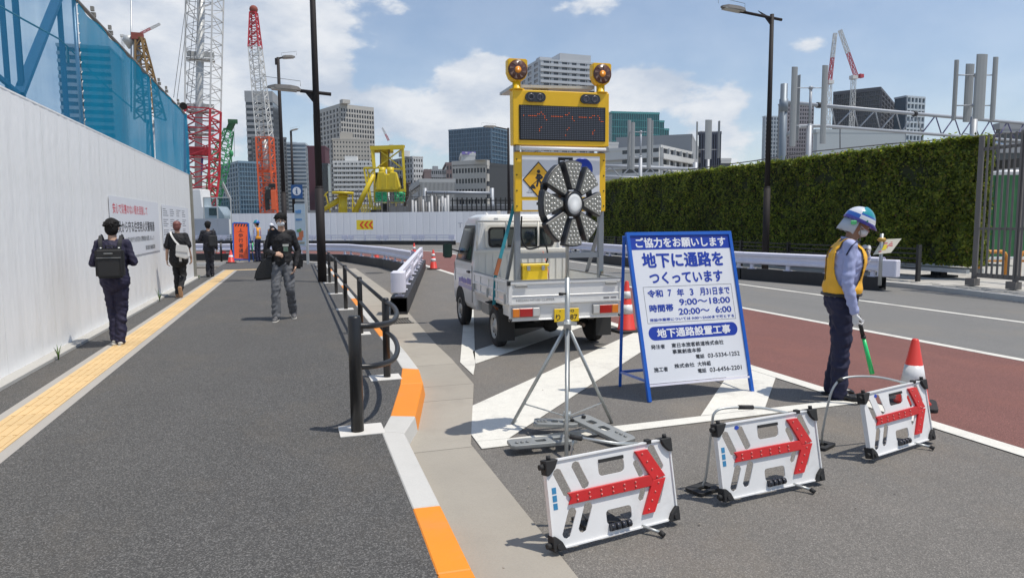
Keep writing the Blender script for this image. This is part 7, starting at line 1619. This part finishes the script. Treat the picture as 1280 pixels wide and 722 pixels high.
# guards
shirt=mat('shirt_pale_blue',(.36,.40,.62),.65,var=.07,vs=5,bump=.2,bs=100); vy=mat('vest_yellow',(.92,.47,.02),.5,var=.08,bump=.15); vo=mat('vest_orange',(.80,.33,.03),.5,var=.08)
M_gl=mat('glove_white',(.70,.70,.69),.7,var=.06,bump=.3,bs=80); M_helb=mat('helmet_blue',(.03,.11,.40),.2,var=.05,coat=.6); M_helw=mat('helmet_white',(.66,.68,.72),.2,var=.04,coat=.6); M_helt=mat('helmet_teal',(.01,.26,.30),.18,var=.05,coat=.6); M_helv=mat('helmet_violet',(.06,.06,.36),.2,var=.05,coat=.6)
def helmet(par,J,loc,rz,s,label,kind):
    h=thing('helmet',label,'helmet',loc,rz); h.scale=(s,s,s); f=J['face'].normalized(); sd=f.cross(Vector((0,0,1))).normalized(); up=sd.cross(f); c=J['hd']+up*.035-f*.005
    T=frame(c,sd,f); n=28;m=11; vs=[];fs=[]; mats=[M_helw,M_helt,M_helv,M_helb]
    for i in range(m+1):
        ph=math.pi/2*i/m
        for j in range(n):
            a=2*math.pi*j/n; rx,ry,rz_=.110,.130,.132; br=1+ (.06 if i==0 else 0)
            rid=1+.03*math.cos(a*2)*math.sin(2*ph); vs.append(T@Vector((rx*br*math.cos(a)*math.cos(ph)*rid,(ry*br+(.022 if (i==0 and math.sin(a)>.3) else 0))*math.sin(a)*math.cos(ph),rz_*math.sin(ph)-.005-(.012 if i==0 else 0)-.01*math.sin(a)*(1-ph))))
    mb=MB()
    for i in range(m):
        for j in range(n):
            a=2*math.pi*(j+.5)/n; ph=math.pi/2*(i+.5)/m; y=math.sin(a)*math.cos(ph)
            if kind=='teal': mi=2 if i<1 else ((3 if i<3 else 0) if y<-.12 else (0 if i<3 else (3 if i<4 else 1)))
            elif kind=='blue': mi=3 if i<1 else (1 if y>-.4 else 3)
            else: mi=0
            mb.mi=mi; mb.add([vs[i*n+j],vs[i*n+(j+1)%n],vs[(i+1)*n+(j+1)%n],vs[(i+1)*n+j]],[(0,1,2,3)],True)
    bmz=mb.mesh('shell',mats); bm=bmesh.new(); bm.from_mesh(bmz); bmesh.ops.remove_doubles(bm,verts=bm.verts,dist=1e-4); bmesh.ops.solidify(bm,geom=bm.faces[:],thickness=-.004); bm.to_mesh(bmz); bm.free(); bmz.polygons.foreach_set('use_smooth',[True]*len(bmz.polygons)); link('shell',bmz,h)
    if kind=='teal':
        mb=MB(); P0=[];P1=[]
        for k in range(15):
            a=R(180+5+170*k/14); P0.append(T@Vector((.104*math.cos(a),.122*math.sin(a),-.008))); fl=1.0+.06*math.sin(math.pi*k/14); P1.append(T@Vector((.098*fl*math.cos(a),.132*fl*math.sin(a)-.004,-.125-.006*math.sin(k*2.4)+.004*(k%2))))
        Pm=[a.lerp(b,.5)*1.0 for a,b in zip(P0,P1)]
        mb.add(P0+Pm+P1,[(k,k+1,16+k,15+k) for k in range(14)]+[(15+k,16+k,31+k,30+k) for k in range(14)],True); me=mb.mesh('neck_flap',mat('flap_grey',(.50,.54,.58),.6,var=.06,bump=.3,bs=60)); bm=bmesh.new(); bm.from_mesh(me); bmesh.ops.solidify(bm,geom=bm.faces[:],thickness=.004); bm.to_mesh(me); bm.free(); me.polygons.foreach_set('use_smooth',[True]*len(me.polygons)); link('neck_flap',me,h)
        MB().cbox(T@Vector((.112,-.055,-.035)),(.012,.045,.035)).build('green_tag',mat('tag_green',(.12,.60,.22),.5,var=0),h,bevel=.004)
        MB().cbox(T@Vector((.119,.04,.015)),(.006,.018,.006)).cbox(T@Vector((.119,.04,.015)),(.006,.006,.018)).build('green_cross',mat('cross_green',(.01,.35,.18),.4,var=0),h)
        MB().tube([T@Vector((.10,.01,-.03)),T@Vector((.072,.05,-.13)),T@Vector((.02,.075,-.155))],.004,6).build('chin_strap',M_trim,h)
    return h
def vest(par,slim,k,J,m,name='vest',band=(.95,1.06),oy=.09,oz=.19,x0=0.):
    tor=[cap(J['wst'],J['chs'],.112*slim+k*.95,.130*slim+k*1.0,(1.13,.90),(1,0,0)),cap(J['pel']*.4+J['wst']*.6,J['wst'],.124*slim+k,.114*slim+k,(1.13,.92),(1,0,0)),cap(J['chs'],J['nk']-Vector((0,0,.06)),.128*slim+k*.85,.066+k*.4,(1.16,.82),(1,0,0)),cap(J['shL'],J['shR'],.056+k*.45,.056+k*.45)]
    o=blob(name,tor,m,par,vox=.011,sm=4,wr=.006,wf=12); me=o.data; bm=bmesh.new(); bm.from_mesh(me); yc=J['chs'].y
    dele=[]
    for f in bm.faces:
        c=f.calc_center_median(); 
        side=abs(c.x)>.105*slim and ((c.y-yc)/oy)**2+((c.z-1.22)/oz)**2<1
        sh=abs(c.x)>.155
        neck=abs(c.x)<.055 and c.z>1.18 and c.y>yc
        neck2=c.z>1.415 and abs(c.x)<.075
        low=c.z<band[0]
        centre=(band[1]<c.z<1.36 and abs(c.x)<.055 and c.y<yc-.05) 
        if side or low or neck or neck2 or centre or (sh and c.z>1.30): dele.append(f)
    bmesh.ops.delete(bm,geom=dele,context='FACES'); bmesh.ops.solidify(bm,geom=bm.faces[:],thickness=.003); bm.to_mesh(me); bm.free(); me.polygons.foreach_set('use_smooth',[True]*len(me.polygons)); return o
GP=Gp(1051,496,RZ); GZ=-YAW-R(90)-R(17)
gpose=dict(pel=(0,-.03,.93),wst=(0,-.02,1.05),chs=(0,.0,1.24),nk=(0,.02,1.42),hd=(0,.085,1.555),face=(0,1,-.42),shR=(.175,.0,1.375),shL=(-.17,.0,1.375),elR=(.235,-.02,1.06),wrR=(.235,.045,.80),hdR=(-.02,.14,-1),pnR=(-.5,.9,0.1),thR=(-.5,1,0),cuR=(55,65,40),
  elL=(-.20,.12,1.12),wrL=(-.05,.175,1.27),hdL=(.35,.12,1),pnL=(.2,-1,.1),thL=(.9,.0,.3),cuL=(50,60,40),hpR=(.085,-.02,.90),hpL=(-.085,-.02,.90),knR=(.09,-.03,.49),anR=(.10,-.035,.085),knL=(-.09,-.01,.49),anL=(-.11,-.06,.085),tdR=(.25,1,0),tdL=(-.1,1,0))
go={'group':None,'top':shirt,'trousers':dk_n,'shoes':bsh,'gloves':M_gl,'skin':SKIN2,'hair':HAIR,'hairsize':.93,'tuft':0,'mask':mw,'seed':2,'topend':.93,'loose':.022,'build':1.24,'legloose':.040}
pg,J,s=person('uniformed guard in white, blue and teal helmet and yellow vest standing with a green baton',GP,GZ,1.74,gpose,go)
vest(pg,1.24,.030,J,vy,oy=.120,oz=.235)
MB().tube([J['pel']+Vector((.155*1.24*math.cos(a),.125*1.24*math.sin(a),.015)) for a in [2*math.pi*i/24 for i in range(25)]],.016,8,caps=False).build('belt',M_black,pg)
mb=MB(); P_=smooth([(.13,.08,1.40),(.19,.05,1.415),(.235,-.0,1.375),(.24,-.04,1.30)],4); mb.tube(P_,.006,8).build('whistle_cord',mat('cord_navy',(.01,.015,.06),.6),pg)
mb=MB(); mb.tube([(.065*math.cos(a),.02+.06*math.sin(a),1.425-.02*math.sin(a)) for a in [2*math.pi*i/16 for i in range(17)]],.014,8,caps=False).build('collar',shirt,pg)
MB().tube([(.068*math.cos(a),.02+.063*math.sin(a),1.418-.02*math.sin(a)) for a in [2*math.pi*i/16 for i in range(17)]],.008,8,caps=False).build('collar_trim',MAT['cord_navy'],pg)
helmet(pg,J,GP,GZ,s,'white, teal and violet safety helmet with a grey neck flap on the uniformed guard','teal')
bt=thing('light_baton','short green traffic baton with black grip in the right hand of the uniformed guard','baton',GP,GZ); bt.scale=(s,s,s)
a=Vector((.232,.085,.735)); b=Vector((.245,.20,.28)); c=a.lerp(b,.33); MB().tube([a+(a-b).normalized()*.05,c],.017,12).lathe([(.021,0),(.021,.02)],12,M=frame(c,(1,0,0),(0,1,.2))).build('grip',M_black,bt)
MB().tube([c,b],.015,12,.020).build('tube',mat('baton_green',(.02,.62,.16),.3,var=.03,spec=.7),bt)
# far guards
fp=Gp(323,327,0); fz=CW+R(78)
p,J,s=person('far guard in blue helmet and orange vest facing left beside the orange sign',fp,fz,1.66,dict(pel=(0,0,.93)),dict(top=shirt,trousers=dk_n,shoes=bsh,gloves=M_gl,hair=HAIR,hairsize=.95,tuft=0,seed=4,topend=.93,loose=.02,build=1.05)); vest(p,1.05,.026,J,vo,oy=.08)
helmet(p,J,fp,fz,s,'blue safety helmet on the far guard beside the orange sign','blue')
bt=thing('light_baton','tiny green baton held by the far guard in the blue helmet','baton',fp,fz); bt.scale=(s,s,s); MB().tube([(-.24,.07,.80),(-.24,.10,.45)],.018,8).build('tube',MAT['baton_green'],bt); MB().tube([(-.24,.06,.88),(-.24,.07,.80)],.018,8).build('grip',M_black,bt)
fp=Gp(341,322.5,RZ); fz=CW+R(-12)
p,J,s=person('far guard in white helmet seen from behind, orange vest',fp,fz,1.66,dict(pel=(0,0,.93)),dict(top=shirt,trousers=dk_n,shoes=bsh,gloves=M_gl,hair=HAIR,hairsize=.95,tuft=0,seed=6,topend=.93,loose=.02,build=1.1)); 
o=vest(p,1.1,.026,J,vo,oy=.07); MB().box(-.10,.10,-.163,-.145,1.05,1.36).build('vest_back',vo,p,bevel=.01)
helmet(p,J,fp,fz,s,'white safety helmet on the far guard seen from behind','white')
# small clutter on the road
rnd=random.Random(9); M_peb=mat('pebble',(.30,.27,.23),.9,var=.4,vs=40)
for i in range(16):
    x,y=rnd.uniform(.8,6),rnd.uniform(2.6,7); z=RZ+.006
    if x<1.25 and y>3: continue
    tagm=MB().sphere((x,y,z),(rnd.uniform(.004,.009),rnd.uniform(.004,.008),.005),6)
    if i==0: allp=tagm
    else: allp.add(tagm.v,tagm.f,False)
allp.build('road_grit',M_peb,kind='stuff')
# ---------------------------------------------------------------- hazy summer air
hm=bpy.data.materials.new('haze_air'); hm.use_nodes=True; t=hm.node_tree; t.nodes.clear()
pv_=t.nodes.new('ShaderNodeVolumePrincipled'); pv_.inputs['Color'].default_value=(.88,.93,1,1); pv_.inputs['Density'].default_value=.00012; pv_.inputs['Anisotropy'].default_value=.2
ou=t.nodes.new('ShaderNodeOutputMaterial'); t.links.new(pv_.outputs[0],ou.inputs['Volume'])
MB().box(-1200,1200,-100,1300,-2.5,190).build('haze',hm,kind='stuff')
